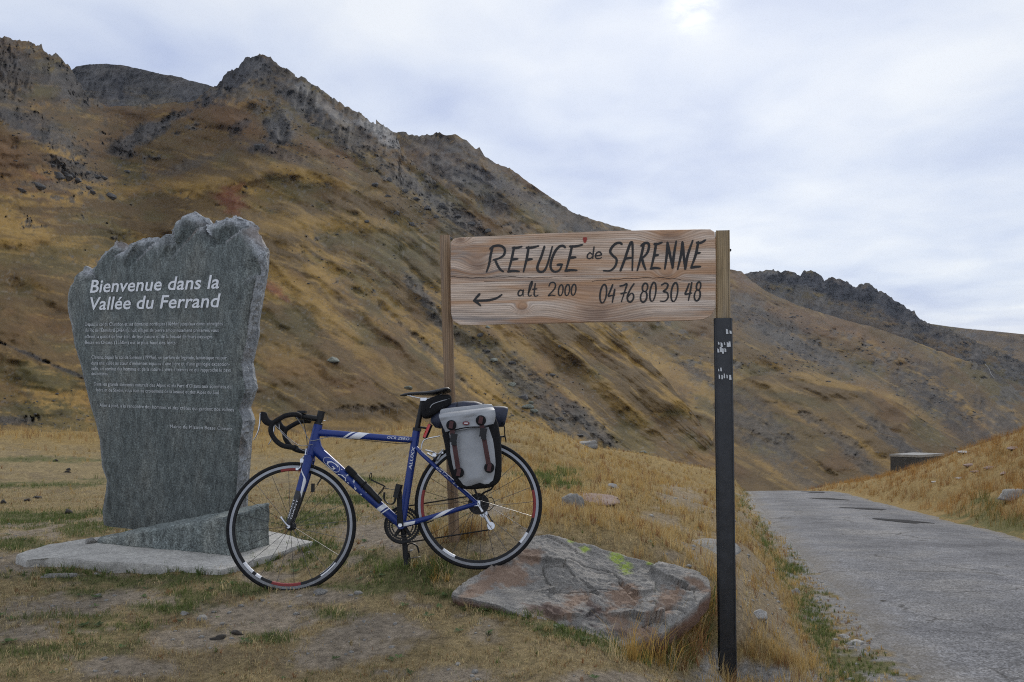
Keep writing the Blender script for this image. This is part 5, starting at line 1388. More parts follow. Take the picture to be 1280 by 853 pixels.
# --- decals that follow a tube
def tube_frame(a, b):
    a, b = Vector(a), Vector(b); t = (b - a).normalized(); n = Vector((0, -1, 0)); n = (n - t * n.dot(t)).normalized(); w = t.cross(n)
    if w.z < 0: w = -w
    return a, t, n, w, (b - a).length
def tube_pt(fr, ra, rb, s, th, lift=0.0009, sq=(1, 1)):
    a, t, n, w, ln = fr
    r = ra + (rb - ra) * s
    return a + t * (s * ln) + n * ((r * sq[0] + lift) * math.cos(th)) + w * ((r * sq[1] + lift) * math.sin(th))
def tube_patch(name, a, b, ra, rb, quad, mat, parent, sq=(1, 1), lift=0.0009):
    """quad: four (s, angle in degrees) corners, in order round the patch"""
    fr = tube_frame(a, b); n = 8; vs = []
    for i in range(n + 1):
        for j in range(n + 1):
            f, g = i / n, j / n
            s = (quad[0][0] * (1 - f) + quad[1][0] * f) * (1 - g) + (quad[3][0] * (1 - f) + quad[2][0] * f) * g
            th = (quad[0][1] * (1 - f) + quad[1][1] * f) * (1 - g) + (quad[3][1] * (1 - f) + quad[2][1] * f) * g
            vs.append(tube_pt(fr, ra, rb, s, R(th), lift, sq))
    me = bpy.data.meshes.new(name); me.from_pydata([tuple(v) for v in vs], [], [tuple(f) for f in grid_faces(n + 1, n + 1).tolist()])
    for p in me.polygons: p.use_smooth = True
    return link(name, me, mat, parent)
def tube_text(text, a, b, ra, rb, s0, s1, th0, height, mat, parent, flipped=False, shear=0.0, sq=(1, 1), bold=0.0, fn=None):
    me, co = text_mesh('lettering', text, 1.0, shear, bold, 1.0, 1.0, 2)
    fr = tube_frame(a, b)
    x0, x1 = co[:, 0].min(), co[:, 0].max()
    out = []
    for x, y, _ in co:
        f = (x - x0) / (x1 - x0)
        s = s0 + (s1 - s0) * f; r = ra + (rb - ra) * s
        th = th0 + (1 if not flipped else -1) * ((y - 0.34) * height / 0.69) / r
        p = tube_pt(fr, ra, rb, s, th, 0.0013, sq)
        out.append(tuple(fn(p) if fn else p))
    set_co(me, np.array(out))
    return link('lettering', me, mat, parent)

# --- frame
BB = bp(502, 656.5)
SEAT_T = bp(520.9, 538); SEAT_J = bp(518.4, 551); DROP = bp(597, 629.5)
head = bpart('head_tube', MB().tube([HD0 - ST_AX * 0.012, HD0, HD1, HD1 + ST_AX * 0.006], [0.024, 0.025, 0.024, 0.023], 18), M_BLUE)
TT0, TT1 = bp(398.6, 541), bp(518.0, 550.5)
top = bpart('top_tube', MB().tube([TT0.lerp(TT1, q / 10) for q in range(11)], [0.0195 - 0.003 * q / 10 for q in range(11)], 16), M_BLUE)
DT0, DT1 = bp(393, 560.5), BB
down = bpart('down_tube', MB().tube([DT0.lerp(DT1, q / 10) for q in range(11)], [0.0265, 0.0285, 0.0275, 0.0265, 0.026, 0.0255, 0.025, 0.0245, 0.024, 0.023, 0.0225], 18), M_BLUE)
seat = bpart('seat_tube', MB().tube([SEAT_T.lerp(BB, q / 8) for q in range(9)], [0.0205, 0.0215, 0.0215, 0.021, 0.021, 0.021, 0.021, 0.021, 0.021], 16), M_BLUE)
gus = MB().tube([bp(394.5, 549), bp(397, 560), bp(404, 568)], [0.023, 0.024, 0.020], 14); bpart('gusset', gus, M_BLUE)
bpart('bottom_bracket', MB().lathe([(0.0, -0.040), (0.020, -0.040), (0.022, -0.034), (0.022, 0.034), (0.020, 0.04), (0.0, 0.04)], 22, c=BB), M_BLUE)
for sgn in (-1, 1):
    a = bp(520.4, 560); a.y = sgn * 0.012; m1 = bp(530, 570); m1.y = sgn * 0.038; m2 = bp(560, 597); m2.y = sgn * 0.055; b = DROP.copy(); b.y = sgn * 0.064
    st = bpart('seat_stay', MB().tube(catmull([a, m1, m2, b], 6), 0.0105, 12), M_BLUE)
    if sgn < 0:
        pts = catmull([a, m1, m2, b], 6)
        tube_patch('white_stripe', pts[3], pts[9], 0.0105, 0.0105, [(0.0, -60), (0.35, -60), (0.55, 60), (0.2, 60)], M_WHITE, st)
        tube_text('GIANT', pts[9], pts[15], 0.0105, 0.0105, 0.1, 0.95, 0.0, 0.009, M_WHITE, st)
    a2 = BB.copy(); a2.y = sgn * 0.028; k1 = BB.lerp(DROP, 0.3); k1.y = sgn * 0.046; k1.z -= 0.004; b2 = DROP.copy(); b2.y = sgn * 0.064
    pts = catmull([a2, k1, b2], 9)
    st = bpart('chain_stay', MB().tube(pts, [0.0165 - 0.006 * q / (len(pts) - 1) for q in range(len(pts))], 12), M_BLUE)
    if sgn < 0:
        tube_patch('white_stripe', pts[1], pts[7], 0.016, 0.0145, [(0.05, -35), (0.85, -40), (1.0, 15), (0.1, 25)], M_WHITE, st, lift=0.0022)
        tube_patch('white_stripe', pts[9], pts[14], 0.0135, 0.012, [(0.1, -80), (0.5, -70), (1.2, 60), (0.8, 70)], M_WHITE, st, lift=0.0012)
    bpart('dropout', MB().box((DROP.x, sgn * 0.066, DROP.z), (0.016, 0.003, 0.014)), M_SILVER if sgn < 0 else M_BLACK)
# decals of the frame
tube_patch('white_stripe', TT0, TT1, 0.0195, 0.0165, [(0.30, -75), (0.42, -75), (0.54, 75), (0.42, 75)], M_WHITE, top)
tube_patch('white_stripe', TT0, TT1, 0.0195, 0.0165, [(0.24, -75), (0.27, -75), (0.39, 75), (0.36, 75)], M_WHITE, top)
tube_text('OCR ZERO', TT0, TT1, 0.0195, 0.0165, 0.72, 0.95, 0.15, 0.014, M_WHITE, top, shear=0.2)
tube_text('GIANT', DT0, DT1, 0.0275, 0.0245, 0.17, 0.64, -0.12, 0.036, M_WHITE, down, shear=0.25, bold=-0.004)
# oval round the first letter
fr = tube_frame(DT0, DT1); ov = []
for i in range(28):
    an = 2 * math.pi * i / 28
    ov.append(tube_pt(fr, 0.0275, 0.0245, 0.215 + 0.085 * math.cos(an), -0.10 + 0.95 * math.sin(an) , 0.001))
bpart('oval_ring', MB().tube(ov, 0.0011, 6, True), M_WHITE, down)
tube_patch('white_stripe', DT0, DT1, 0.0275, 0.0235, [(0.745, -80), (0.785, -80), (0.815, 80), (0.775, 80)], M_WHITE, down)
tube_patch('white_stripe', DT0, DT1, 0.0275, 0.0235, [(0.80, -80), (0.81, -80), (0.84, 80), (0.83, 80)], M_WHITE, down)
tube_text('ALUXX', BB, SEAT_T, 0.021, 0.0215, 0.58, 0.82, 0.0, 0.016, M_WHITE, seat, shear=0.1)

# --- headset, stem, bars
S_TOP = HD1 + ST_AX * 0.045
bpart('headset', MB().tube([HD1 + ST_AX * 0.004, HD1 + ST_AX * 0.014, HD1 + ST_AX * 0.016, HD1 + ST_AX * 0.036], [0.0235, 0.022, 0.018, 0.018], 18), M_BLACK)
CLAMP = bp(375, 520.5)
stem_p = [steer(p) for p in (bp(401.5, 524.5), bp(392, 523), CLAMP)]
mb = MB().tube(stem_p, [0.017, 0.0155, 0.0165], 14)
mb.tube([steer(HD1 + ST_AX * 0.032), steer(HD1 + ST_AX * 0.078)], 0.0195, 14)
cl = steer(CLAMP); ax = (steer(CLAMP + Vector((0, 1, 0))) - cl)
mb.tube([cl - ax * 0.026, cl + ax * 0.026], 0.021, 14)
stem = bpart('stem', mb, M_BLACK)
bpart('bolt', MB().tube([steer(bp(404.2, 526, -0.012)), steer(bp(406.5, 526, -0.012))], 0.0035, 8), M_SILVER, stem)
bpart('cycle_computer', MB().box(steer(bp(378, 515.5)), (0.022, 0.018, 0.006)), M_BLACK, stem)

near_c = -0.205
def nb(u, v, c=near_c): return steer(bp(u, v, c), True)          # near side, back in the unsteered frame
near_path = [CLAMP + Vector((0, -0.02, 0)), CLAMP + Vector((0.0, -0.10, 0.001)), nb(374, 519.5, -0.165), nb(369, 518.3, -0.195), nb(358, 519.5), nb(349, 524), nb(341.5, 529), nb(338.6, 534.5), nb(339, 541.5), nb(344.5, 550.5), nb(352.5, 556.7), nb(361, 559), nb(370, 559.8)]
hood = [nb(341, 529.5), nb(335, 528), nb(331, 523.5), nb(329.5, 518), nb(330, 515)]
lever = [nb(326, 516.5), nb(325.4, 523), nb(324.5, 531), nb(322.8, 539), nb(319.8, 546), nb(316.8, 550.5)]
for side in (0, 1):
    tr = (lambda p: steer(p)) if side == 0 else (lambda p: steer(flip(p)))
    pth = catmull([tr(p) for p in near_path], 5)
    bar = bpart('handlebar', MB().tube(pth, [0.0128 if q > 6 else 0.0135 for q in range(len(pth))], 12), M_TAPE)
    hp = catmull([tr(p) for p in hood], 5)
    rad = [0.014 + 0.006 * math.sin(math.pi * min(1, q / (len(hp) - 1) * 1.05)) + (0.001 if q > 14 else 0) for q in range(len(hp))]
    rad[-1] = 0.010
    hd = bpart('brake_hood', MB().tube(hp, rad, 12, squash=(0.8, 1.0)), M_TAPE, bar)
    lp = catmull([tr(p) for p in lever], 5)
    bpart('brake_lever', MB().tube(lp, [0.008, 0.0085] + [0.0075 - 0.0045 * q / len(lp) for q in range(len(lp) - 2)], 10, squash=(1.0, 0.6)), M_SILVER, bar)
    bpart('end_plug', MB().lathe([(0.0, -0.004), (0.0125, -0.004), (0.0125, 0.004), (0.0, 0.004)], 12, c=pth[-1]), M_BLACK, bar)
# cables sweeping from the levers to the frame
for pts_, mt in (([steer(nb(331, 520)), bp(345, 533, -0.13), bp(372, 556, -0.06), bp(391, 556, -0.03)], M_CABLE),
            ([steer(flip(nb(331, 520))), bp(352, 541, 0.10), bp(378, 563, 0.05), bp(393, 562, 0.03)], M_CABLE),
            ([steer(CLAMP) + Vector((0, -0.08, -0.01)), bp(379, 535, -0.06), bp(385, 548, -0.05), bp(392, 551, -0.035), bp(412, 546.5, -0.022), bp(440, 549, -0.016)], M_CABLE),
            ([steer(CLAMP) + Vector((0, 0.08, -0.01)), bp(382, 540, 0.05), bp(384, 556, 0.01), bp(382, 568, -0.01), bp(380, 575, -0.012)], M_BLACK)):
    bpart('cable', MB().tube(catmull(pts_, 8), 0.0022, 6), mt)
bpart('cable', MB().tube(catmull([bp(440, 549, -0.016), bp(480, 553, -0.016), bp(505, 555, -0.018), bp(515, 552, -0.02)], 6), 0.0018, 6), M_BLACK)

# --- fork
mb = MB().tube([steer(p) for p in (HD0 + ST_AX * 0.004, HD0 - ST_AX * 0.018, HD0 - ST_AX * 0.03)], [0.0245, 0.024, 0.021], 16)
crown = bpart('fork_crown', mb.box(steer(HD0 - ST_AX * 0.030), (0.018, 0.052, 0.014)), M_BLUE)
blade_px = [(387.3, 573), (384.6, 584), (381, 597), (377.5, 609), (373.5, 622), (368.8, 636), (364.8, 648), (362.4, 657)]
for sgn in (-1, 1):
    P_ = []
    for q, (u, v) in enumerate(blade_px):
        p = bp(u, v); p.y = sgn * (0.044 + 0.008 * q / 7); P_.append(steer(p))
    rad = [0.0225, 0.0225, 0.0215, 0.020, 0.0185, 0.0165, 0.0145, 0.0125]
    pts = catmull(P_, 5); rr_ = np.interp(np.linspace(0, 7, len(pts)), range(8), rad)
    cut = 17
    up_ = bpart('fork_blade', MB().tube(pts[:cut + 1], rr_[:cut + 1], 14, squash=(0.55, 1.0)), M_BLUE)
    lo_ = bpart('fork_blade', MB().tube(pts[cut:], rr_[cut:] * 1.002, 14, squash=(0.55, 1.0)), M_CARBON)
    lo_['label'] = 'black carbon lower fork blade'
    if sgn < 0:
        sq = (0.55, 1.0)
        tube_patch('white_stripe', pts[9], pts[20], rr_[9], rr_[20], [(0.0, -10), (0.25, -75), (1.0, -78), (0.75, -30)], M_WHITE, up_, sq, 0.0022)
        tube_patch('white_stripe', pts[6], pts[13], rr_[6], rr_[13], [(0.05, 60), (0.15, 60), (0.9, -60), (0.75, -60)], M_WHITE, up_, sq, 0.0018)
        for th in (-0.55, 0.45):
            a, b = pts[20], pts[31]
            # written from the bottom upwards
            tube_text('GIANT', b, a, rr_[31], rr_[20], 0.05, 0.92, th * -1, 0.0085, M_WHITE, lo_, sq=sq)
    bpart('fork_tip', MB().box(steer(Vector((bp(362.2, 657.5).x, sgn * 0.053, bp(362.2, 657.5).z))), (0.011, 0.004, 0.012)), M_BLACK)

# --- wheels
def make_wheel(center, rot, marks, ph, front):
    rim = MB()
    prof = [(0.3035, -0.0098), (0.292, -0.0075), (0.2885, -0.003), (0.2885, 0.003), (0.292, 0.0075), (0.3035, 0.0098)]
    w = MB().lathe(prof, 96, closed_prof=True).build('wheel', M_BLACK, bike, True, 35)
    w.matrix_local = Matrix.Translation(center) @ rot
    w['label'] = 'front wheel with dark spokes' if front else 'rear wheel standing on the boulder'
    tr = MB()
    tr.lathe([(0.3185, -0.0088), (0.3035, -0.0102), (0.3035, 0.0102), (0.3185, 0.0088)], 96, closed_prof=True).build('brake_track', M_TRACK, w, True, 35)
    tp = [(0.3245 + 0.0118 * math.cos(2 * math.pi * k / 14), 0.0118 * math.sin(2 * math.pi * k / 14)) for k in range(14)]
    MB().lathe(tp, 110, closed_prof=True).build('tyre', M_RUBBER, w)
    hb = MB().lathe([(0.0, -0.05), (0.009, -0.05), (0.009, -0.036), (0.021, -0.033), (0.021, -0.029), (0.011, -0.024), (0.011, 0.024), (0.021, 0.029), (0.021, 0.033), (0.009, 0.036), (0.009, 0.05), (0.0, 0.05)], 22)
    hb.build('hub', M_BLACK, w)
    n = 20 if front else 24
    proto = MB().tube([Vector((0.020, 0, 0)), Vector((0.289, 0, 0))], 0.00125, 5).mesh('spoke')
    for k in range(n):
        a = 2 * math.pi * (k + ph) / n
        hs = -1 if k % 2 else 1
        if front: a0 = a
        else: a0 = a + (1.1 if (k // 2) % 2 else -1.1)
        p0 = Vector((0.0205 * math.cos(a0), hs * 0.031, 0.0205 * math.sin(a0))); p1 = Vector((0.290 * math.cos(a), hs * 0.002, 0.290 * math.sin(a)))
        if front:
            d = (p1 - p0).normalized(); q = Vector((1, 0, 0)).rotation_difference(d)
            o = link('spoke', proto, M_SPOKE, w); o.matrix_local = Matrix.Translation(p0 - d * 0.020) @ q.to_matrix().to_4x4()
        else:
            d = (p1 - p0); ln = d.length; q = Vector((1, 0, 0)).rotation_difference(d.normalized())
            o = link('spoke', proto, M_SPOKE, w)
            sc = ln / 0.269
            o.matrix_local = Matrix.Translation(p0 - d.normalized() * 0.020 * sc) @ q.to_matrix().to_4x4() @ Matrix.Scale(sc, 4)
    for (a0, a1, mt, r0, r1) in marks:
        d = MB().lathe([(r1, -0.0106), (r0, -0.0094)], 10, a0=R(a0), a1=R(a1))
        d.lathe([(r0, -0.0094), (0.2878, -0.003), (0.2878, 0.003), (r0, 0.0094), (r1, 0.0106)], 10, a0=R(a0), a1=R(a1))
        d.build('rim_decal', mt, w)
    va = R(60 if front else 200)
    MB().tube([Vector((0.292 * math.cos(va), 0, 0.292 * math.sin(va))), Vector((0.25 * math.cos(va), 0, 0.25 * math.sin(va)))], 0.0032, 8).build('valve', M_BLACK, w)
    return w
FWC = bp(364.4, 658.4)
rotS = Matrix.Rotation(STEER, 4, ST_AX)
fw = make_wheel(steer(FWC), rotS, [(80, 103, M_REDD, 0.2915, 0.3025), (253, 282, M_REDD, 0.2915, 0.3025), (218, 231, M_WHITE, 0.2925, 0.3015), (235, 241, M_WHITE, 0.2925, 0.3015), (303, 322, M_WHITE, 0.2975, 0.3020)], 0.3, True)
RWC = bp(598, 630)
rw = make_wheel(RWC, Matrix.Identity(4), [(-14, 14, M_REDD, 0.2915, 0.3025), (166, 194, M_REDD, 0.2915, 0.3025), (318, 330, M_WHITE, 0.2925, 0.3015), (232, 246, M_WHITE, 0.2925, 0.3015)], 0.15, False)
# quick releases
for (c0, d0, d1, sg_) in ((steer(FWC), (358, 656), (350.6, 646.5), -1), (RWC, (600, 629.5), (603, 640), -1)):
    a = c0 + Vector((0, -0.066, 0)); e = bp(*d1, -0.075)
    mb = MB().tube([c0 + Vector((0, -0.05, 0)), a], 0.0085, 12).tube([a, a.lerp(e, 0.5) + Vector((0, -0.004, 0)), e], [0.006, 0.005, 0.0065], 8)
    bpart('quick_release', mb, M_SILVER)

# --- brakes
mb = MB().tube(catmull([steer(bp(383, 569, -0.030)), steer(bp(377, 574, -0.034)), steer(bp(376, 583, -0.022)), steer(bp(372.5, 587, -0.016))], 5), [0.0055] * 16, 8)
mb.tube(catmull([steer(bp(385, 571, -0.030)), steer(bp(380.5, 577, -0.03)), steer(bp(379.5, 586, -0.016))], 5), 0.005, 8)
mb.box(steer(bp(377, 576, -0.036)), (0.009, 0.006, 0.010)).box(steer(bp(371.5, 586.5, -0.014)), (0.007, 0.004, 0.006)).box(steer(bp(379.5, 586.5, -0.014)), (0.007, 0.004, 0.006))
mb.tube([steer(bp(382.5, 561, -0.030)), steer(bp(380.5, 572, -0.034))], 0.0035, 8)
bpart('brake_caliper', mb, M_SILVER)['label'] = 'silver front brake caliper'
bpart('brake_pad', MB().box(steer(bp(391, 610, -0.0)), (0.007, 0.014, 0.022)), M_BLACK)
mb = MB().tube(catmull([bp(534, 567, -0.025), bp(541, 571, -0.03), bp(546, 575, -0.02), bp(551, 567, -0.016)], 5), 0.0052, 8)
mb.tube(catmull([bp(532, 563, -0.025), bp(540, 565, -0.032), bp(548, 568, -0.024), bp(554, 562, -0.016)], 5), 0.0045, 8)
mb.box(bp(543, 569, -0.034), (0.010, 0.005, 0.008)).box(bp(552, 566, -0.013), (0.009, 0.004, 0.005))
bpart('brake_caliper', mb, M_SILVER)['label'] = 'silver rear brake caliper'

# --- drive train (on the far side)
CRC = BB + Vector((0, 0.046, 0))
def toothed(r, teeth, inner, y):
    mb = MB(); n = teeth * 4; vs = []
    for i in range(n):
        a = 2 * math.pi * i / n; rr = r if i % 4 in (0, 1) else r - 0.005
        for q, yy in ((rr, y - 0.0012), (rr, y + 0.0012), (inner, y + 0.0012), (inner, y - 0.0012)):
            vs.append((CRC.x + q * math.cos(a), yy, CRC.z + q * math.sin(a)))
    fs = []
    for i in range(n):
        j = (i + 1) % n
        for q in range(4): fs.append((i * 4 + q, i * 4 + (q + 1) % 4, j * 4 + (q + 1) % 4, j * 4 + q))
    return mb.add(vs, fs)
bpart('chainring', toothed(0.098, 50, 0.080, 0.050), M_BLACK)
bpart('chainring', toothed(0.080, 40, 0.066, 0.043), M_CHAIN)
bpart('chainring', toothed(0.062, 30, 0.052, 0.036), M_CHAIN)
mb = MB()
for k in range(5):
    a = R(20 + 72 * k)
    mb.tube([CRC, CRC + Vector((0.075 * math.cos(a), 0, 0.075 * math.sin(a)))], [0.013, 0.008], 8, squash=(0.5, 1))
bpart('spider', mb, M_BLACK)
ARM_T = bp(499.0, 614.5, -0.075); ARM_B = BB * 2 - bp(499.0, 614.5); ARM_B.y = 0.075
bpart('crank_arm', MB().tube([BB + Vector((0, -0.055, 0)), (BB + Vector((0, -0.062, 0))).lerp(ARM_T, 0.5), ARM_T], [0.017, 0.0135, 0.014], 12, squash=(0.6, 1)), M_BLACK)
bpart('crank_arm', MB().tube([BB + Vector((0, 0.056, 0)), (BB + Vector((0, 0.064, 0))).lerp(ARM_B, 0.5), ARM_B], [0.017, 0.0135, 0.014], 12, squash=(0.6, 1)), M_BLACK)
bpart('crank_bolt', MB().lathe([(0.0, -0.006), (0.010, -0.006), (0.012, 0.0), (0.012, 0.01)], 16, c=BB + Vector((0, -0.060, 0))), M_SILVER)
def pedal(c, yc, ang, lab):
    q = Matrix.Rotation(R(ang), 3, 'Y')
    mb = MB()
    for dx in (-0.030, 0.030): mb.box(c + q @ Vector((dx, yc, 0)), (0.005, 0.046, 0.012), q)
    for dy in (-0.043, 0.043): mb.box(c + q @ Vector((0, yc + dy, 0)), (0.034, 0.004, 0.012), q)
    mb.tube([Vector((c.x, c.y, c.z)), Vector((c.x, c.y + yc * 1.9, c.z))], 0.008, 10)
    p = bpart('pedal', mb, M_BLACK); p['label'] = lab
    # toe clip with its strap
    for dy in (-0.016, 0.016):
        pts = [q @ Vector(x) for x in ((0.030, dy, 0.010), (-0.055, dy, 0.004), (-0.072, dy * 0.7, 0.030), (-0.055, dy * 0.7, 0.058), (-0.020, dy, 0.066))]
        bpart('toe_clip', MB().tube(catmull([c + Vector((0, yc, 0)) + x for x in pts], 5), 0.0034, 6), M_BLACK, p)
    st_ = [q @ Vector(x) for x in ((0.004, -0.045, 0.0), (0.002, -0.042, 0.05), (0.0, 0.0, 0.068), (0.002, 0.042, 0.05), (0.004, 0.045, 0.0))]
    bpart('pedal_strap', MB().tube(catmull([c + Vector((0, yc, 0)) + x for x in st_], 5), 0.005, 6, squash=(1.2, 0.4)), M_BLACK, p)
pedal(ARM_T, -0.055, -78, 'black near pedal with toe clip at the top of its turn')
pedal(ARM_B, 0.055, 84, 'black far pedal hanging at the bottom of its turn')
mb = MB()
for k, r in enumerate((0.056, 0.051, 0.046, 0.041, 0.036, 0.031)):
    mb.lathe([(0.018, 0.020 + k * 0.0042), (r, 0.020 + k * 0.0042), (r, 0.0225 + k * 0.0042), (0.018, 0.0225 + k * 0.0042)], 40, c=RWC, closed_prof=True)
bpart('cassette', mb, M_CHAIN)
dj1, dj2 = bp(604.5, 642, 0.05), bp(613.5, 657.5, 0.05)
mb = MB().tube([RWC + Vector((0, 0.07, -0.005)), bp(601, 638, 0.062), dj1], [0.009, 0.010, 0.009], 10).tube([dj1, dj2], [0.008, 0.007], 10)
for c_ in (dj1, dj2): mb.lathe([(0.004, -0.004), (0.021, -0.004), (0.021, 0.004), (0.004, 0.004)], 22, c=c_, closed_prof=True)
mb.box(dj1.lerp(dj2, 0.5) + Vector((0, -0.008, 0)), (0.006, 0.002, 0.036), Matrix.Rotation(R(-30), 3, 'Y'))
bpart('rear_derailleur', mb, M_SILVER)
bpart('cable', MB().tube(catmull([bp(604, 626, 0.06), bp(614, 622, 0.06), bp(618, 630, 0.06), bp(612, 638, 0.06), bp(605, 638, 0.06)], 6), 0.0022, 6), M_BLACK)
ch = [CRC + Vector((0.0, 0, 0.094)), RWC + Vector((-0.01, 0.04, 0.046))]
bot = [CRC + Vector((0.02, 0, -0.092)), dj2 + Vector((-0.004, 0, -0.02))]
mb = MB().tube(ch, 0.0042, 6).tube(bot, 0.0042, 6).tube([dj2 + Vector((0.02, 0, 0)), dj1 + Vector((0.012, 0, 0.016)), RWC + Vector((0.045, 0.04, -0.01))], 0.004, 6)
mb.tube([CRC + Vector((0.096 * math.cos(R(a)), 0.004, 0.096 * math.sin(R(a)))) for a in range(90, 285, 8)], 0.0042, 6)
bpart('chain', mb, M_CHAIN)
bpart('front_derailleur', MB().box(bp(507, 635, 0.045), (0.012, 0.010, 0.030)).tube([bp(508, 640, 0.02), bp(507, 633, 0.045)], 0.006, 8), M_SILVER)

# --- seat post and saddle
SP_T = bp(528.6, 501)
bpart('seat_post', MB().tube([SEAT_T - (SP_T - SEAT_T) * 0.1, SEAT_T, SP_T], 0.0142, 16), M_BLACK)
bpart('seat_clamp', MB().tube([SEAT_T - (SP_T - SEAT_T) * 0.03, SEAT_T + (SP_T - SEAT_T) * 0.07], 0.0225, 16).box(bp(524, 537, -0.022), (0.011, 0.007, 0.007)), M_BLACK)
prof = [(500.3, 495.3, 493.9, 0.008), (505, 496.2, 492.0, 0.019), (512, 495.2, 490.7, 0.022), (521, 494.8, 490.0, 0.024), (531, 495.0, 489.6, 0.031), (541, 495.2, 488.4, 0.047), (549, 494.6, 486.6, 0.062), (556, 492.6, 485.2, 0.070), (561, 490.6, 485.3, 0.066), (563.6, 489.4, 487.2, 0.045)]
rings = []
for (u, vb_, vt_, hw) in prof:
    b_, t_ = bp(u, vb_), bp(u, vt_)
    rings.append([Vector((b_.x, hw * math.cos(a), (b_.z + t_.z) / 2 + (t_.z - b_.z) / 2 * (math.sin(a) if math.sin(a) > 0 else math.sin(a) * 1.0 * (1 if abs(math.cos(a)) > 0.75 else 0.55)))) for a in [2 * math.pi * k / 20 for k in range(20)]])
vs, fs = loft(rings)
bpart('saddle', MB().add(vs, fs), M_SADDLE, angle=60)
for c_ in (-0.02, 0.02):
    bpart('saddle_rail', MB().tube(catmull([bp(509, 494, c_ * 0.5), bp(518, 496.6, c_), bp(530, 498.6, c_), bp(540, 497.4, c_), bp(552, 493, c_ * 1.3)], 5), 0.0035, 8), M_SILVER)
bpart('saddle_clamp', MB().box(bp(530, 500, 0), (0.017, 0.026, 0.008)), M_SILVER)

# --- rear lamp below the saddle
a, b = bp(538.5, 530.5, -0.012), bp(531.0, 548.5, -0.012)
lamp = bpart('rear_lamp', MB().tube([a, a.lerp(b, 0.5), b], [0.012, 0.0125, 0.011], 12, squash=(0.9, 1)), M_BLACK)
tube_patch('red_lens', a, b, 0.0125, 0.0115, [(0.05, -10), (0.95, -10), (0.95, 140), (0.05, 140)], M_REDL, lamp, lift=0.002)
bpart('lamp_bracket', MB().tube([a.lerp(b, 0.3), bp(523, 534, 0)], 0.006, 8), M_BLACK)

# --- luggage rack
mb = MB()
for c_ in (-0.05, 0.05):
    mb.tube(catmull([bp(553, 545, c_), bp(575, 545, c_), bp(610, 545.5, c_), bp(632, 546, c_ * 0.7)], 5), 0.0048, 8)
    mb.tube([bp(566, 545, c_ * 1.2), bp(596, 618, c_ * 1.35), Vector((RWC.x, c_ * 1.42, RWC.z + 0.02))], 0.0048, 8)
    mb.tube(catmull([bp(626, 546, c_ * 1.2), bp(622, 585, c_ * 1.45), bp(616, 609, c_ * 1.45), bp(606, 615.5, c_ * 1.4), Vector((RWC.x + 0.01, c_ * 1.42, RWC.z + 0.04))], 5), 0.0048, 8)
for u in (560, 585, 610, 630): mb.tube([bp(u, 545.3, -0.05), bp(u, 545.3, 0.05)], 0.004, 6)
bpart('luggage_rack', mb, M_BLACK)
for c_ in (-0.022, 0.022):
    bpart('rack_stay', MB().tube(catmull([bp(526.5, 562, c_), bp(528, 554, c_), bp(533, 549, c_), bp(550, 545.4, c_)], 6), 0.0036, 8), M_SILVER)

# --- bottle cage on the seat side of the down tube
cg = [bp(462.5, 600, -0.012), bp(462.0, 595, -0.02), bp(463.6, 591, 0.0), bp(464.8, 595, 0.02), bp(464.5, 599.5, 0.012), bp(480, 607.3, 0.016), bp(481.5, 609, 0.0), bp(479.8, 607.8, -0.016), bp(463.5, 600.3, -0.012)]
mb = MB().tube(catmull(cg, 5), 0.0024, 6)
mb.tube(catmull([bp(480.5, 608.2, -0.008), bp(477, 613, -0.012), bp(472.5, 618.5, -0.006)], 5), 0.0024, 6).tube(catmull([bp(480.5, 608.2, 0.012), bp(478, 614, 0.012), bp(472.5, 619, 0.006)], 5), 0.0024, 6)
bpart('bottle_cage', mb, M_BLACK)

# ------------------------------------------------------------------ luggage carried on the bicycle: things of their own
def bthing(name, label, cat, base):
    o = thing(name, label, cat)
    o.matrix_world = BK_M @ Matrix.Translation(base)
    o['_b'] = tuple(base)
    return o
def tpart(name, root, mb, mat, parent=None, **k):
    me = mb.mesh(name, k.get('smooth', True), k.get('angle', 40)) if isinstance(mb, MB) else mb
    b = Vector(root['_b']); me.transform(Matrix.Translation(-b))
    return link(name, me, mat, parent or root)

# pump
PA, PB = bp(433.5, 584.3, -0.026), bp(476, 627.3, -0.026)
pump = bthing('bicycle_pump', 'short black hand pump clipped along the bicycle\'s down tube', 'pump', PB)
pp = [PA.lerp(PB, q / 12) for q in range(13)]
tpart('barrel', pump, MB().tube(pp[3:], [0.0165, 0.0165, 0.0165, 0.0165, 0.0185, 0.0185, 0.0165, 0.0165, 0.0165, 0.015], 14), M_BLACK)
tpart('handle', pump, MB().tube(pp[:4], [0.015, 0.0185, 0.0185, 0.0175], 14), M_RUBBER)
tpart('clip', pump, MB().tube([pp[6] - (PB - PA) * 0.02, pp[6] + (PB - PA) * 0.02], 0.0205, 14), M_RUBBER)

# saddle bag
sb = bthing('saddle_bag', 'small black saddle bag hanging under the rear of the saddle', 'bag', bp(540, 522))
out = [(527.6, 508), (531, 503), (541, 497.5), (552, 495), (561, 494.3), (564, 498.5), (562.5, 508), (553, 513.8), (541, 520.6), (532, 523), (528, 520)]
rings = []
for c_, s_ in ((-0.045, 0.6), (-0.043, 0.86), (-0.034, 1.0), (0.0, 1.03), (0.034, 1.0), (0.043, 0.86), (0.045, 0.6)):
    lp = catmull([bp(u, v) for u, v in out], 4, True); cc = sum(lp, Vector()) / len(lp)
    rings.append([Vector((cc.x + (p.x - cc.x) * s_, c_ , cc.z + (p.z - cc.z) * s_)) for p in lp])
vs, fs = loft(rings)
M_CORD = simple('black_cordura', (0.010, 0.010, 0.011), 0.85, var=0.4, scale=160, bump=0.5, spec=0.2)
tpart('bag_body', sb, MB().add(vs, fs), M_CORD, angle=70)
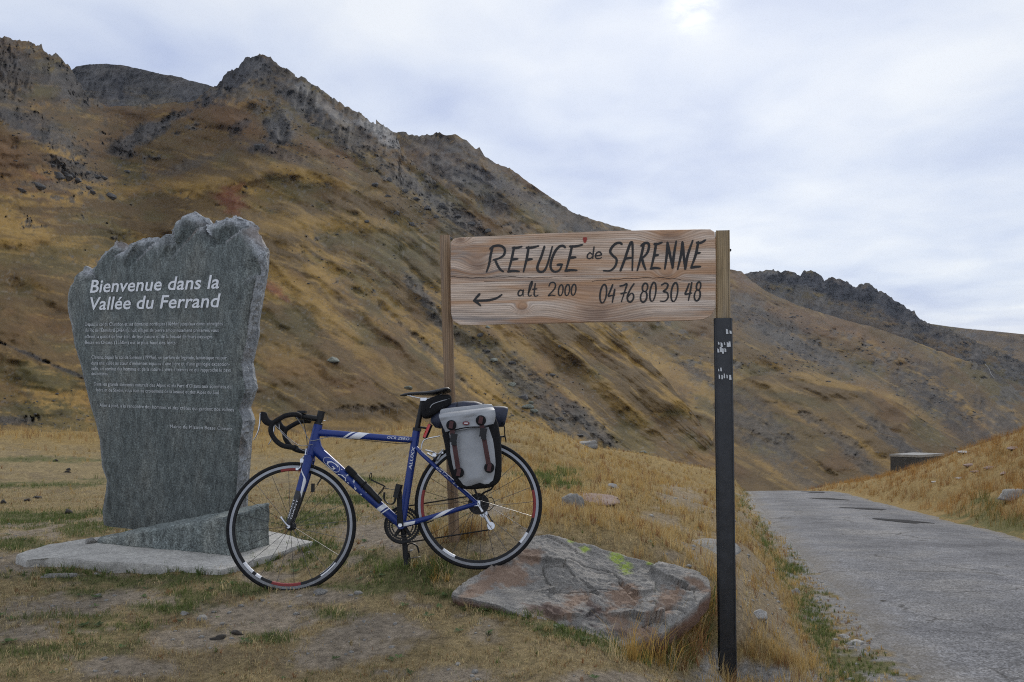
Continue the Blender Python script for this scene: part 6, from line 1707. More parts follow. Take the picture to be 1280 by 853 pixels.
tpart('piping', sb, MB().tube(catmull([bp(537.5, 510, -0.046), bp(541, 505.5, -0.047), bp(550, 502, -0.047), bp(561.5, 498.8, -0.040)], 6), 0.0022, 6), simple('grey_reflective_piping', (0.32, 0.33, 0.34), 0.4))
tpart('strap', sb, MB().tube([bp(530, 503, -0.01), bp(531, 512, -0.045), bp(529.5, 521, -0.03)], 0.005, 6), M_CORD)

# navy bundle on the rack
nv_ = bthing('bundle', 'dark navy blue rolled bundle strapped on top of the luggage rack', 'bundle', bp(590, 546))
ax_ = [(541, 531, 0.020), (545, 528, 0.040), (553, 523.5, 0.056), (565, 520, 0.066), (580, 518.5, 0.074), (595, 519, 0.072), (608, 520.5, 0.062), (614, 521, 0.052), (619, 521, 0.055), (630, 521.5, 0.054), (633, 522, 0.046)]
P_ = catmull([bp(u, v, 0.01) for u, v, r in ax_], 4); rr_ = np.interp(np.linspace(0, len(ax_) - 1, len(P_)), range(len(ax_)), [a[2] for a in ax_])
mb = MB().tube(P_, rr_, 22)
A = np.array(mb.v); n_ = fbm(A[:, 0] * 14, A[:, 1] * 14, A[:, 2] * 14, oct=4, seed=601)
cen = np.repeat(np.array([tuple(p) for p in P_]), 22, 0)
dv = A - cen; A = cen + dv * (1 + 0.16 * n_)[:, None]
mb.v = [tuple(x) for x in A]
tpart('roll', nv_, mb, simple('navy_nylon', (0.020, 0.026, 0.050), 0.6, var=0.3, scale=40, bump=0.3), angle=80)
for u, v, r in ((572, 519.5, 0.071), (604, 520, 0.066)):
    tpart('strap', nv_, MB().tube([bp(u, v, 0.01) + Vector((0, r * math.cos(a), r * math.sin(a))) for a in [2 * math.pi * k / 20 for k in range(20)]], 0.0045, 6, True), M_CORD)
tpart('loose_strap', nv_, MB().tube(catmull([bp(628, 528, -0.03), bp(630.5, 534, -0.035), bp(631, 543, -0.035), bp(632.6, 553, -0.033)], 5), 0.0035, 6), M_CORD)

# pannier
M_GREYP = simple('silver_grey_tarpaulin', (0.29, 0.30, 0.31), 0.45, var=0.10, scale=14, bump=0.15)
M_STRAP = simple('maroon_webbing', (0.055, 0.016, 0.016), 0.7, var=0.3, scale=120)
pn = bthing('pannier', 'silver grey pannier bag with black edges and two dark straps on the rear wheel', 'pannier', bp(595, 611, -0.14))
pout = [(553, 527), (556.5, 560), (560, 580), (566, 598), (574, 609), (586, 612), (603, 611), (616, 608.5), (624.5, 601), (627, 588), (626.5, 558), (622, 528), (612, 519), (580, 520)]
rings = []
for c_, s_ in ((-0.072, 0.90), (-0.078, 0.97), (-0.10, 1.0), (-0.185, 1.0), (-0.205, 0.975), (-0.215, 0.92)):
    lp = catmull([bp(u, v, c_) for u, v in pout], 5, True); cc = sum(lp, Vector()) / len(lp)
    rings.append([Vector((cc.x + (p.x - cc.x) * s_, c_, cc.z + (p.z - cc.z) * s_)) for p in lp])
vs, fs = loft(rings)
tpart('bag_body', pn, MB().add(vs, fs), M_CORD, angle=60)
def cloth_panel(name, left, right, cfun, mat, nu=26, nv=26):
    """surface spanned between a left and a right edge (photo pixels), with folds"""
    Lp = catmull([(u, v, 0) for u, v in left], 8); Rp = catmull([(u, v, 0) for u, v in right], 8)
    vs = []
    for j in range(nv + 1):
        f = j / nv
        a = Lp[min(int(f * (len(Lp) - 1)), len(Lp) - 1)]; b = Rp[min(int(f * (len(Rp) - 1)), len(Rp) - 1)]
        for i in range(nu + 1):
            g = i / nu
            u, v = a.x + (b.x - a.x) * g, a.y + (b.y - a.y) * g
            vs.append(bp(u, v, cfun(g, f)))
    me = MB().add(vs, [tuple(x) for x in grid_faces(nv + 1, nu + 1).tolist()]).mesh(name, True, 180)
    return me
def fold(g, f, k): return 0.006 * math.sin(9 * g + 5 * f + k) * math.sin(4 * f + k) + 0.004 * float(fbm(np.array([g * 5 + k]), np.array([f * 5]), oct=3, seed=611)[0])
tpart('front_panel', pn, cloth_panel('front_panel', [(559, 535), (559.5, 550), (562, 568), (566, 586), (571, 600), (577, 608.5)], [(612, 532), (616.5, 552), (619, 572), (619.5, 588), (618, 598), (611, 605)],
      lambda g, f: -0.212 - 0.024 * math.sin(math.pi * g) ** 0.6 * math.sin(math.pi * min(1, f * 0.9 + 0.1)) ** 0.5 + fold(g, f, 0.4), M_GREYP), M_GREYP)
tpart('lid_flap', pn, cloth_panel('lid_flap', [(551, 516), (548.6, 519), (550, 525), (553, 532), (556.5, 541)], [(613.5, 508.5), (617, 510), (619, 515), (619.3, 522), (617.5, 530)],
      lambda g, f: -0.115 - 0.128 * min(1, f * 2.4) ** 0.55 - 0.008 * math.sin(math.pi * g) + fold(g, f, 2.1) + 0.03 * (abs(g - 0.5) * 2) ** 6, M_GREYP), M_GREYP)
tpart('lid_roll', pn, MB().tube(catmull([bp(551, 517.5, -0.13), bp(565, 515.5, -0.135), bp(590, 513.0, -0.13), bp(606, 511, -0.13), bp(615.5, 511.5, -0.125)], 6), [0.017] + [0.024] * 23 + [0.017], 14), M_GREYP)
tpart('lid_edge', pn, MB().tube(catmull([bp(557, 541, -0.243), bp(566, 538.5, -0.249), bp(578, 535.5, -0.250), bp(592, 534, -0.250), bp(606, 534, -0.249), bp(617, 531, -0.243)], 5), 0.0035, 6), M_CORD)
for (u0, v0, u1, v1, ub, vb_) in ((564, 531.5, 573.3, 590.8, 567, 548), (601, 525.5, 611.5, 584.8, 604, 541)):
    n_ = 14; vs = []
    for q in range(n_ + 1):
        f = q / n_; u, v = u0 + (u1 - u0) * f, v0 + (v1 - v0) * f
        c_ = -0.258 + 0.012 * max(0, f - 0.7) / 0.3 + 0.003 * math.sin(f * 9)
        for w in (-2.9, 2.9): vs.append(bp(u + w, v - w * 0.12, c_))
    sm = MB().add(vs, [(2 * q, 2 * q + 1, 2 * q + 3, 2 * q + 2) for q in range(n_)])
    o = MB().add([v - Vector((0, 0.0, 0)) for v in vs] + [v + Vector((0, 0.004, 0)) for v in vs], [(2 * q, 2 * q + 1, 2 * q + 3, 2 * q + 2) for q in range(n_)] + [(2 * (n_ + 1) + 2 * q, 2 * (n_ + 1) + 2 * q + 2, 2 * (n_ + 1) + 2 * q + 3, 2 * (n_ + 1) + 2 * q + 1) for q in range(n_)] + [(2 * q, 2 * q + 2, 2 * (n_ + 1) + 2 * q + 2, 2 * (n_ + 1) + 2 * q) for q in range(n_)] + [(2 * q + 1, 2 * (n_ + 1) + 2 * q + 1, 2 * (n_ + 1) + 2 * q + 3, 2 * q + 3) for q in range(n_)])
    so = tpart('strap', pn, o, M_STRAP)
    for (u, v, c_) in ((u0, v0, -0.262), (u1, v1, -0.243)):
        p = bp(u, v, c_)
        tpart('strap_disc', pn, MB().lathe([(0.0, -0.004), (0.020, -0.004), (0.0255, 0.0), (0.0262, 0.012)], 24, c=p), M_CORD)
        tpart('disc_tab', pn, MB().box(p + Vector((0, -0.006, 0)), (0.010, 0.003, 0.018), Matrix.Rotation(R(10), 3, 'Y')), M_STRAP)
    p = bp(ub, vb_, -0.264)
    tpart('buckle', pn, MB().box(p, (0.017, 0.006, 0.022), Matrix.Rotation(R(9), 3, 'Y')).box(p + Vector((0.003, -0.006, -0.026)), (0.013, 0.004, 0.010), Matrix.Rotation(R(9), 3, 'Y')), M_BLACK)
p = bp(582.6, 529.2, -0.258)
bd = tpart('badge', pn, MB().add([(p.x + 0.0175 * math.cos(a), p.y + dy, p.z + 0.0095 * math.sin(a)) for dy in (0, 0.006) for a in [2 * math.pi * k / 24 for k in range(24)]], [tuple(range(23, -1, -1))] + [(k, (k + 1) % 24, 24 + (k + 1) % 24, 24 + k) for k in range(24)]), simple('dark_red_badge', (0.12, 0.010, 0.012), 0.4))
tpart('badge_mark', pn, MB().box((p.x, p.y - 0.0008, p.z), (0.009, 0.0006, 0.0022)), M_WHITE, bd)
for o in [x for x in bpy.data.objects if '_b' in x]: del o['_b']

# ================================================================== LOOSE STONES AND CLODS
ORD = ['first', 'second', 'third', 'fourth', 'fifth', 'sixth', 'seventh', 'eighth', 'ninth', 'tenth', 'eleventh', 'twelfth', 'thirteenth', 'fourteenth', 'fifteenth', 'sixteenth', 'seventeenth']
def nth(items, i, what):
    """a label by place: which one from the left"""
    us = sorted(range(len(items)), key=lambda k: items[k][0]); k = us.index(i)
    pos = 'leftmost' if k == 0 else 'rightmost' if k == len(items) - 1 else ORD[k] + ' from the left'
    return pos + ' of the ' + what
def ground_stone(u, v, size, seed, mat, label, name='stone', cat='stone', group=None, sink=0.35, rz=None, Y=None):
    p = on_ground(u, v) if Y is None else Vector(((u - CX) / F * Y, Y, gz((u - CX) / F * Y, Y)))
    o = link(name, rock_mesh(name, size, seed), mat, None, (p.x, p.y, p.z + size[2] * (1 - 2 * sink) * 0.5), (0, 0, seed * 1.7 if rz is None else rz))
    return tag(o, label, cat, group)
ground_stone(719, 637, (0.12, 0.09, 0.12), 21, M_STONE, 'pale grey rounded stone in the golden grass behind the boulder', sink=0.2)
ground_stone(738, 624, (0.22, 0.32, 0.035), 22, M_RUSTY, 'flat reddish outcrop in the golden grass above the pale stone', 'outcrop', 'rock', sink=0.3, rz=0.2)
ground_stone(768, 610, (0.07, 0.06, 0.05), 27, M_PALE, 'small pale pebble in the grass right of the reddish outcrop')
ground_stone(947, 772, (0.075, 0.05, 0.03), 23, M_PALE, 'flat pale stone on bare earth right of the steel post', sink=0.1, rz=0.2)
ground_stone(890, 688, (0.24, 0.42, 0.028), 24, M_STONE, 'low pale slab of rock in the dirt left of the steel post', 'rock_slab', 'rock', sink=0.55, rz=0.1)
ground_stone(1055, 797, (0.05, 0.035, 0.025), 25, M_PALE, 'pale stone on the green verge nearest the road edge')
ground_stone(1070, 806, (0.055, 0.04, 0.03), 26, M_PALE, 'small pale stone just right of another on the road verge')
ground_stone(993, 742, (0.075, 0.05, 0.03), 28, M_STONE, 'grey stone among grass on the verge beside the asphalt')
ground_stone(230, 768, (0.024, 0.018, 0.014), 29, M_STONE, 'small grey stone in the trampled turf before the concrete pad')
ground_stone(399, 742, (0.035, 0.03, 0.025), 30, M_STONE, 'grey stone on the ground right of the front wheel')
ground_stone(75, 723, (0.075, 0.03, 0.03), 31, M_STONE, 'pale rock edge poking from soil near the pad\'s left corner', rz=0.5)
ground_stone(735, 563, (0.4, 0.35, 0.12), 32, M_STONE, 'grey flat rock on the crest of the golden meadow', 'rock', 'rock', sink=0.25, Y=24)
ground_stone(1268, 622, (0.26, 0.35, 0.12), 33, M_STONE, 'pale rock sticking out of the bank at the right edge', 'rock', 'rock', sink=0.4)
LST = [(1208, 566, 0.5), (1214, 582, 0.4), (1222, 590, 0.3), (1168, 603, 0.25), (1240, 585, 0.4), (1256, 592, 0.32), (1200, 598, 0.28), (1268, 561, 0.4)]
for i, (u, v, s) in enumerate(LST):
    ground_stone(u, v, (s * 0.5, s * 0.4, s * 0.10), 40 + i, M_RUSTY if i % 3 else M_PALE, nth(LST, i, 'low rocks in the dry grass of the right bank'), 'rock', 'rock', 'rocks on the right bank', 0.4)
M_CLOD = simple('dark_dung', (0.030, 0.024, 0.018), 0.9, var=0.3)
LST = [(34, 627), (47, 624), (86, 588), (84, 591), (86, 642), (70, 577), (4, 630)]
for i, (u, v) in enumerate(LST):
    ground_stone(u, v, (0.055, 0.045, 0.03), 60 + i, M_CLOD, nth(LST, i, 'dark clods on the pale turf left of the stone'), 'dung_clod', 'clod', 'dark clods on the left meadow', 0.2)
LST = [(296, 793), (275, 798), (268, 801)]
for i, (u, v) in enumerate(LST):
    ground_stone(u, v, (0.03, 0.02, 0.014), 70 + i, M_CLOD, nth(LST, i, 'dark clods in the trampled foreground turf'), 'dung_clod', 'clod', 'dark clods in the foreground', 0.2)
LST = [(1104, 753), (1156, 676), (1210, 698), (1221, 700), (1250, 708), (1254, 805), (1274, 800), (1083, 677)]
for i, (u, v) in enumerate(LST):
    Yq = 1.18 / ((v - CY) / F - 0.14)
    ground_stone(u, v, (0.035, 0.03, 0.012), 80 + i, M_CLOD, nth(LST, i, 'small dark clods lying on the asphalt'), 'dung_clod', 'clod', 'dark clods on the road', 0.0, Y=Yq)

# boulders on the mountainside
def far_rock(u, v, px, seed, mat, label, sheet='mountain', group=None, flat=0.6):
    p = on_sheet(sheet, u, v); r = px / F * p.y / 2
    o = link('boulder', rock_mesh('boulder', (r, r, r * flat), seed), mat, None, (p.x, p.y - r * 0.3, p.z + r * flat * 0.3), (0, 0, seed * 0.9))
    return tag(o, label, 'boulder', group)
# sheets were registered in order; the first big one is the main mountain
LST = [(72, 222, 16), (84, 224, 20), (96, 228, 14), (80, 218, 12), (90, 221, 12), (48, 234, 16), (28, 240, 12), (110, 236, 8), (138, 247, 13), (115, 242, 9), (65, 208, 8), (75, 206, 7), (120, 222, 10), (130, 224, 10), (108, 218, 10), (160, 216, 7), (95, 205, 7)]
for i, (u, v, px) in enumerate(LST):
    far_rock(u, v, px, 100 + i, M_CRAG, nth(LST, i, 'dark boulders in the rock field above the standing stone'), 'main_mountain', 'boulders in the high rock field', 0.55)
far_rock(417, 452, 19, 130, M_LICH, 'grey-green lichen boulder on the grassy slope above the handlebar', 'main_mountain', None, 0.45)
far_rock(511, 486, 10, 131, M_LICH, 'small grey boulder on the slope just left of the saddle', 'main_mountain', None, 0.6)
far_rock(324, 185, 12, 132, M_CRAG, 'dark boulder on the shoulder below the highest peak', 'main_mountain', None, 0.7)
LST = [(496, 268, 9), (515, 282, 8), (560, 300, 9), (485, 246, 7), (470, 232, 8), (520, 250, 9), (535, 262, 10), (545, 272, 8), (552, 258, 8), (505, 240, 9), (487, 226, 8), (458, 278, 6), (572, 272, 8), (590, 282, 9), (610, 290, 8)]
for i, (u, v, px) in enumerate(LST):
    far_rock(u, v, px, 140 + i, M_CRAG, nth(LST, i, 'dark boulders on the stony rib above the signboard'), 'main_mountain', 'boulders on the stony rib', 0.65)
LST = [(745, 447, 20), (757, 450, 16), (736, 445, 12)]
for i, (u, v, px) in enumerate(LST):
    far_rock(u, v, px, 170 + i, M_CRAG, nth(LST, i, 'dark crags jutting from the slope below the signboard'), 'second_mountain', 'dark crag below the signboard', 0.8)
LST = [(600, 420, 9), (618, 452, 10), (610, 440, 8), (640, 482, 9), (655, 498, 14), (668, 515, 10), (690, 470, 9), (660, 510, 12), (700, 525, 8), (664, 505, 9), (726, 545, 9), (610, 410, 7), (640, 455, 8), (805, 566, 8)]
for i, (u, v, px) in enumerate(LST):
    far_rock(u, v, px, 180 + i, M_LICH if i % 2 else M_CRAG, nth(LST, i, 'grey boulders on the scree slope behind the bicycle'), 'main_mountain', 'boulders on the scree behind the bicycle', 0.55)

# scree and blocks too many to count
def scree():
    rs = np.random.default_rng(5)
    V_, F_ = [], []
    base = []
    for k in range(6):
        me = rock_mesh('t', (1, 1, 0.65), 300 + k, n=(7, 4)); co = np.empty(len(me.vertices) * 3); me.vertices.foreach_get('co', co); base.append(co.reshape(-1, 3)); bpy.data.meshes.remove(me)
    fq = grid_faces(5, 7, True)
    zones = [('main_mountain', 95, 218, 50, 22, 200), ('main_mountain', 60, 170, 60, 30, 120), ('main_mountain', 545, 260, 75, 22, 260), ('main_mountain', 420, 190, 70, 30, 160), ('main_mountain', 350, 165, 40, 35, 120), ('main_mountain', 660, 490, 70, 45, 220), ('main_mountain', 600, 420, 50, 40, 80), ('main_mountain', 40, 530, 60, 6, 60), ('main_mountain', 60, 505, 60, 18, 60), ('main_mountain', 440, 340, 120, 70, 80),
             ('second_mountain', 1010, 445, 90, 26, 320), ('second_mountain', 960, 400, 50, 20, 120), ('second_mountain', 960, 540, 60, 50, 220), ('second_mountain', 1060, 540, 90, 40, 220), ('second_mountain', 760, 450, 90, 50, 160), ('second_mountain', 1160, 500, 60, 30, 120), ('second_mountain', 640, 240, 60, 30, 120)]
    off = 0
    for (sh, u0, v0, ru, rv, n) in zones:
        for i in range(n):
            u = u0 + ru * rs.normal() * 0.6; v = v0 + rv * rs.normal() * 0.6
            s = SHEETS[sh][0]
            vr = np.interp(u, s.crest[:, 0], s.crest[:, 1])
            if v < vr + 6 or u < s.u0 + 5 or u > s.u1 - 5: continue
            p = on_sheet(sh, u, v); r = min(rs.lognormal(0.35, 0.45), 4.0) / F * p.y * 0.62
            b = base[rs.integers(6)] * r * np.array([rs.uniform(0.8, 1.5), 1, rs.uniform(0.6, 1.1)])
            a = rs.uniform(0, 6.28); ca, sa = math.cos(a), math.sin(a)
            b = np.stack([b[:, 0] * ca - b[:, 1] * sa, b[:, 0] * sa + b[:, 1] * ca, b[:, 2]], -1) + np.array([p.x, p.y, p.z])
            V_.append(b); F_.append(fq + off); off += len(b)
    me = fast_mesh('scree', np.concatenate(V_), np.concatenate(F_))
    stuff(link('scree', me, M_CRAG), 'grey scree and blocks strewn over the mountain slopes', 'scree')
scree()

# stream in the far gully
w_ = []
for k, (u, v) in enumerate([(1231, 455), (1236, 461), (1239, 468), (1243, 473)]):
    p = on_sheet('second_mountain', u, v + 6); p = at(u, v, p.y * 0.985); w_.append(p)
o = MB().tube(catmull(w_, 5), [0.45] * 16, 6, squash=(0.4, 1)).build('stream', simple('white_water', (0.36, 0.37, 0.38), 0.5))
structure(o)

# fence posts on the far meadow
M_GREYW = simple('grey_fence_wood', (0.22, 0.20, 0.17), 0.9)
LST = [(421, 524, 9), (441, 520.5, 8), (454, 520, 9), (466, 519.5, 7), (480, 519, 8), (487, 518, 7), (497, 517, 7), (409, 526, 8)]
for i, (u, v, h) in enumerate(LST):
    p = on_sheet('main_mountain', u, v); hh = h / F * p.y
    q = MB().tube([Vector((0, 0, -0.3)), Vector((0.02, 0, hh * 0.5)), Vector((0.0, 0, hh))], [0.075, 0.07, 0.06], 7).build('fence_post', M_GREYW, None, loc=p)
    tag(q, nth(LST, i, 'thin grey fence posts beyond the golden meadow'), 'fence post', 'row of fence posts beyond the meadow')

# concrete shelter beyond the bank
def shelter():
    Y = 60.0
    a, b, c = at(1113, 572, Y + 0.5), at(1150, 572, Y), at(1179, 572, Y + 0.9)
    root = thing('shelter', 'grey concrete shelter with a flat roof slab behind the right bank', 'shelter', (b.x, b.y, b.z - 3.0))
    o0 = Vector(root.location)
    d = a + c - b
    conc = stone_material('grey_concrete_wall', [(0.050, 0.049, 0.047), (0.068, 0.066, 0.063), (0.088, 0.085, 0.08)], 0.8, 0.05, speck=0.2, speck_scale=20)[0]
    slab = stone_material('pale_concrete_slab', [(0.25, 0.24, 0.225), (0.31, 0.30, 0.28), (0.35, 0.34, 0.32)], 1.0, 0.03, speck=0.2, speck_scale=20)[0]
    z1 = b.z
    L4 = [Vector((p.x, p.y, 0)) for p in (a, b, c, d)]
    def prism(loop, z0, z1_): return MB().add([(p.x - o0.x, p.y - o0.y, z - o0.z) for z in (z0, z1_) for p in loop], [(3, 2, 1, 0), (4, 5, 6, 7), (0, 1, 5, 4), (1, 2, 6, 5), (2, 3, 7, 6), (3, 0, 4, 7)])
    prism(L4, z1 - 3.0, z1).build('wall', conc, root, False)
    ce = sum(L4, Vector()) / 4
    prism([ce + (p - ce) * 1.04 for p in L4], z1 + 0.003, z1 + 0.16).build('roof_slab', slab, root, False)
shelter()

# ================================================================== GRASS
def blades(name, P, length, width, col, lean, mat, label, seed, cat='grass', curve=0.5):
    rs = np.random.default_rng(seed)
    n = len(P)
    a = rs.uniform(0, 2 * np.pi, n)
    d = np.stack([np.cos(a), np.sin(a), np.zeros(n)], -1)
    fa = rs.uniform(0, np.pi, n)
    w = np.stack([np.cos(fa), np.sin(fa) * 0.5, np.zeros(n)], -1) * (width * 0.5)[:, None]
    up = np.array([0, 0, 1.0])
    ln = lean * rs.uniform(0.3, 1.4, n)
    L1 = length[:, None]
    mid = P + up * L1 * 0.55 * np.cos(ln * 0.6)[:, None] + d * L1 * 0.55 * np.sin(ln * 0.6)[:, None]
    tip = mid + up * L1 * 0.45 * np.cos(ln * (1 + curve))[:, None] + d * L1 * 0.45 * np.sin(ln * (1 + curve))[:, None]
    base = P - up * 0.006
    V = np.stack([base - w, base + w, mid - w * 0.75, mid + w * 0.75, tip], 1).reshape(-1, 3)
    i0 = np.arange(n) * 5
    q = np.stack([i0, i0 + 1, i0 + 3, i0 + 2], -1); t = np.stack([i0 + 2, i0 + 3, i0 + 4], -1)
    C = np.repeat(col, 5, 0)
    me = fast_mesh(name, V, [q, t], C)
    return stuff(link(name, me, mat), label, cat)
def grass_mat():
    m, nt, b, N, L = new_mat('grass_blade')
    a = N('ShaderNodeAttribute'); a.attribute_name = 'Col'
    L(a.outputs['Color'], b.inputs['Base Color']); b.inputs['Roughness'].default_value = 0.7; b.inputs['Specular IOR Level'].default_value = 0.2
    tr = N('ShaderNodeBsdfTranslucent'); L(a.outputs['Color'], tr.inputs['Color'])
    mx = N('ShaderNodeMixShader'); mx.inputs[0].default_value = 0.3
    out = nt.nodes['Material Output']
    L(b.outputs[0], mx.inputs[1]); L(tr.outputs[0], mx.inputs[2]); L(mx.outputs[0], out.inputs['Surface'])
    return m
M_GRASS = grass_mat()
G_DRY = np.array((0.36, 0.27, 0.13)); G_STRAW = np.array((0.53, 0.42, 0.225)); G_GOLD = np.array((0.42, 0.27, 0.08)); G_GREEN = np.array((0.115, 0.145, 0.042)); G_DEEP = np.array((0.065, 0.095, 0.03)); G_RUST = np.array((0.23, 0.12, 0.055))
RNG = np.random.default_rng(77)
def sample(n, p0, p1, y0, y1):
    p = RNG.uniform(p0, p1, n); Y = np.exp(RNG.uniform(math.log(y0), math.log(y1), n))
    return p * Y, Y
BOULDER_POLY = np.array([(p.x, p.y) for p in [at(*q) for q in [(570, 743, 4.27), (600, 716, 4.50), (640, 688, 4.70), (668, 668, 4.95), (770, 688, 5.0), (868, 714, 4.84), (887, 738, 4.60), (850, 776, 4.30), (776, 806, 4.02), (688, 779, 4.06), (595, 752, 4.18)]]])
PAD_POLY = np.array([(p.x, p.y) for p in [at_z(u, v, PAD_Z) for u, v in [(18, 694), (60, 680), (124, 671), (200, 660), (335, 663), (393, 677), (302, 706), (278, 712.5), (150, 703), (56, 697)]]])
def inside(X, Y, poly):
    c = np.zeros(len(X), bool); n = len(poly)
    for i in range(n):
        x0, y0 = poly[i]; x1, y1 = poly[(i + 1) % n]
        hit = ((y0 > Y) != (y1 > Y)) & (X < (x1 - x0) * (Y - y0) / (y1 - y0 + 1e-12) + x0)
        c ^= hit
    return c
def clear(X, Y):
    r = X - road_left(Y)
    return ~inside(X, Y, BOULDER_POLY) & ~inside(X, Y, PAD_POLY) & ~((r > 0.05) & (r < ROAD_W - 0.05))
def tint(n, seed, sc): return 1 + sc * np.random.default_rng(seed).normal(size=n).clip(-2, 2)

# short trampled turf
X, Y = sample(185000, -0.66, 0.36, 2.9, 13.0)
Z = ground_z(X, Y)
soil, green, grav, gold, n1, n2 = cover(X, Y, Z)
keep = clear(X, Y) & (RNG.uniform(size=len(X)) > 0.93 * np.maximum(soil, grav)) & (RNG.uniform(size=len(X)) > 0.5 * sstep(0.1, -0.3, n1 + n2) * (1 - green))
X, Y, Z, green, gold, n1 = [a[keep] for a in (X, Y, Z, green, gold, n1)]
u_ = RNG.uniform(size=(len(X), 1)); isg = (RNG.uniform(size=len(X)) < green * 0.92 + 0.06)[:, None]
pt = np.clip(0.5 + 1.1 * fbm(X * 5.5, Y * 5.5, oct=4, seed=711) + 0.25 * (u_[:, 0] - 0.5), 0, 1)[:, None]
c = np.where(isg, G_GREEN * (1 - u_ * 0.5) + G_DEEP * u_ * 0.5, G_DRY * 0.85 * (1 - pt) + G_STRAW * pt) * tint(len(X), 1, 0.20)[:, None]
rusty = RNG.uniform(size=len(X)) < 0.10
c = np.where(rusty[:, None] & ~isg, G_RUST, c)
ln = (0.012 + 0.020 * RNG.uniform(size=len(X)) ** 1.5) * (1 + 0.8 * green) * np.clip(1 + 1.5 * fbm(X * 7, Y * 7, oct=3, seed=712), 0.25, 2.4) * (0.75 + 0.10 * np.clip(Y - 4, 0, 6))
blades('turf', np.stack([X, Y, Z], -1), ln, 0.0011 * Y ** 0.5 * RNG.uniform(0.8, 1.6, len(X)), np.clip(c, 0.01, 0.7), np.full(len(X), 0.95), M_GRASS, 'short dry trampled turf with green patches covering the foreground', 1)

# long grass in tufts
def tufts(n, per, p0, p1, y0, y1, keepfn, hfn, seed, label, name, colfn, width=1.0, lean=0.45):
    rs = np.random.default_rng(seed)
    p = rs.uniform(p0, p1, n); Y = np.exp(rs.uniform(math.log(y0), math.log(y1), n)); X = p * Y
    Z = ground_z(X, Y); cv = cover(X, Y, Z)
    k = clear(X, Y) & (rs.uniform(size=n) < keepfn(X, Y, cv))
    X, Y = X[k], Y[k]; cv = [a[k] for a in cv]; n = len(X)
    h = hfn(X, Y, cv) * rs.uniform(0.55, 1.35, n)
    rep = lambda a: np.repeat(a, per, 0)
    rad = rep(h * 0.28)
    ang = rs.uniform(0, 2 * np.pi, n * per); rr = np.sqrt(rs.uniform(size=n * per)) * rad
    Xb = rep(X) + rr * np.cos(ang); Yb = rep(Y) + rr * np.sin(ang)
    Zb = ground_z(Xb, Yb)
    base = colfn(X, Y, cv, rs)
    C = rep(base) * np.clip(1 + 0.2 * rs.normal(size=n * per), 0.5, 1.5)[:, None]
    L = rep(h) * rs.uniform(0.45, 1.15, n * per)
    return blades(name, np.stack([Xb, Yb, Zb], -1), L, 0.0011 * width * np.sqrt(Yb) * rs.uniform(0.7, 1.5, n * per), np.clip(C, 0.01, 0.7), np.full(n * per, lean), M_GRASS, label, seed)
def gold_col(X, Y, cv, rs):
    u = rs.uniform(size=(len(X), 1)); c = G_GOLD * (1 - u) + G_STRAW * u * 0.9
    c = c * (1 + 0.35 * fbm(X * 0.5, Y * 0.4, oct=3, seed=701))[:, None]
    c = np.where((rs.uniform(size=len(X)) < 0.15)[:, None], G_RUST * 1.1, c)
    g = (rs.uniform(size=len(X)) < cv[1] * 0.8)[:, None]
    return np.where(g, G_GREEN * 1.1, c)
# meadow behind the boulder and up to the crest
tufts(7200, 11, -0.02, 0.33, 5.0, 40, lambda X, Y, c: c[3] * (1 - 0.97 * c[0]) * (1 - c[2]), lambda X, Y, c: (0.085 + 0.05 * sstep(6, 16, Y)) * (1 + 0.5 * c[4]), 21, 'golden long grass on the meadow behind the boulder', 'meadow_grass', gold_col)
# left meadow's far edge
tufts(4200, 10, -0.62, 0.0, 11, 42, lambda X, Y, c: np.maximum(c[3] * 0.95, 0.12), lambda X, Y, c: 0.09 + 0.13 * c[3], 22, 'golden long grass along the far edge of the left meadow', 'meadow_grass', gold_col)
# road verge
tufts(7000, 10, 0.22, 0.55, 4.0, 30, lambda X, Y, c: sstep(-1.9, -1.3, X - road_left(Y)) * sstep(0.12, -0.06, X - road_left(Y) + 0.3 * c[5]) * (1 - 0.92 * c[0] * (X - road_left(Y) < -0.5)) * (1 - 0.8 * c[2] * (X - road_left(Y) < -0.6)), lambda X, Y, c: (0.10 - 0.065 * c[1]) * sstep(0.15, -0.8, X - road_left(Y)) + 0.022, 23, 'dry and green grass along the left verge of the road', 'verge_grass', gold_col)
# right bank
tufts(6500, 11, 0.33, 0.72, 12, 52, lambda X, Y, c: sstep(ROAD_W - 0.1, ROAD_W + 0.5, X - road_left(Y)), lambda X, Y, c: 0.16 + 0.10 * c[3], 24, 'rusty golden grass covering the bank right of the road', 'bank_grass', lambda X, Y, cv, rs: gold_col(X, Y, cv, rs) * np.array([0.86, 0.72, 0.62]))
# matted clumps and dead stems in the trodden foreground
def mat_col(X, Y, cv, rs):
    k = rs.integers(0, 4, len(X)); pal = np.array([G_STRAW * 0.95, G_DRY * 0.8, G_RUST * 1.1, G_STRAW * 0.7])
    c = pal[k]
    g = (rs.uniform(size=len(X)) < 0.10 + 0.8 * cv[1])[:, None]
    return np.where(g, G_GREEN * rs.uniform(0.7, 1.3, (len(X), 1)), c)
tufts(5200, 9, -0.64, 0.30, 3.0, 10, lambda X, Y, c: np.clip(0.25 + 1.2 * fbm(X * 3, Y * 3, oct=3, seed=721), 0, 1) * (1 - 0.85 * c[0]) * (1 - c[2]), lambda X, Y, c: 0.030 + 0.022 * c[1], 26, 'matted clumps and dead stems in the trodden turf', 'turf_clumps', mat_col, 1.3, 0.9)
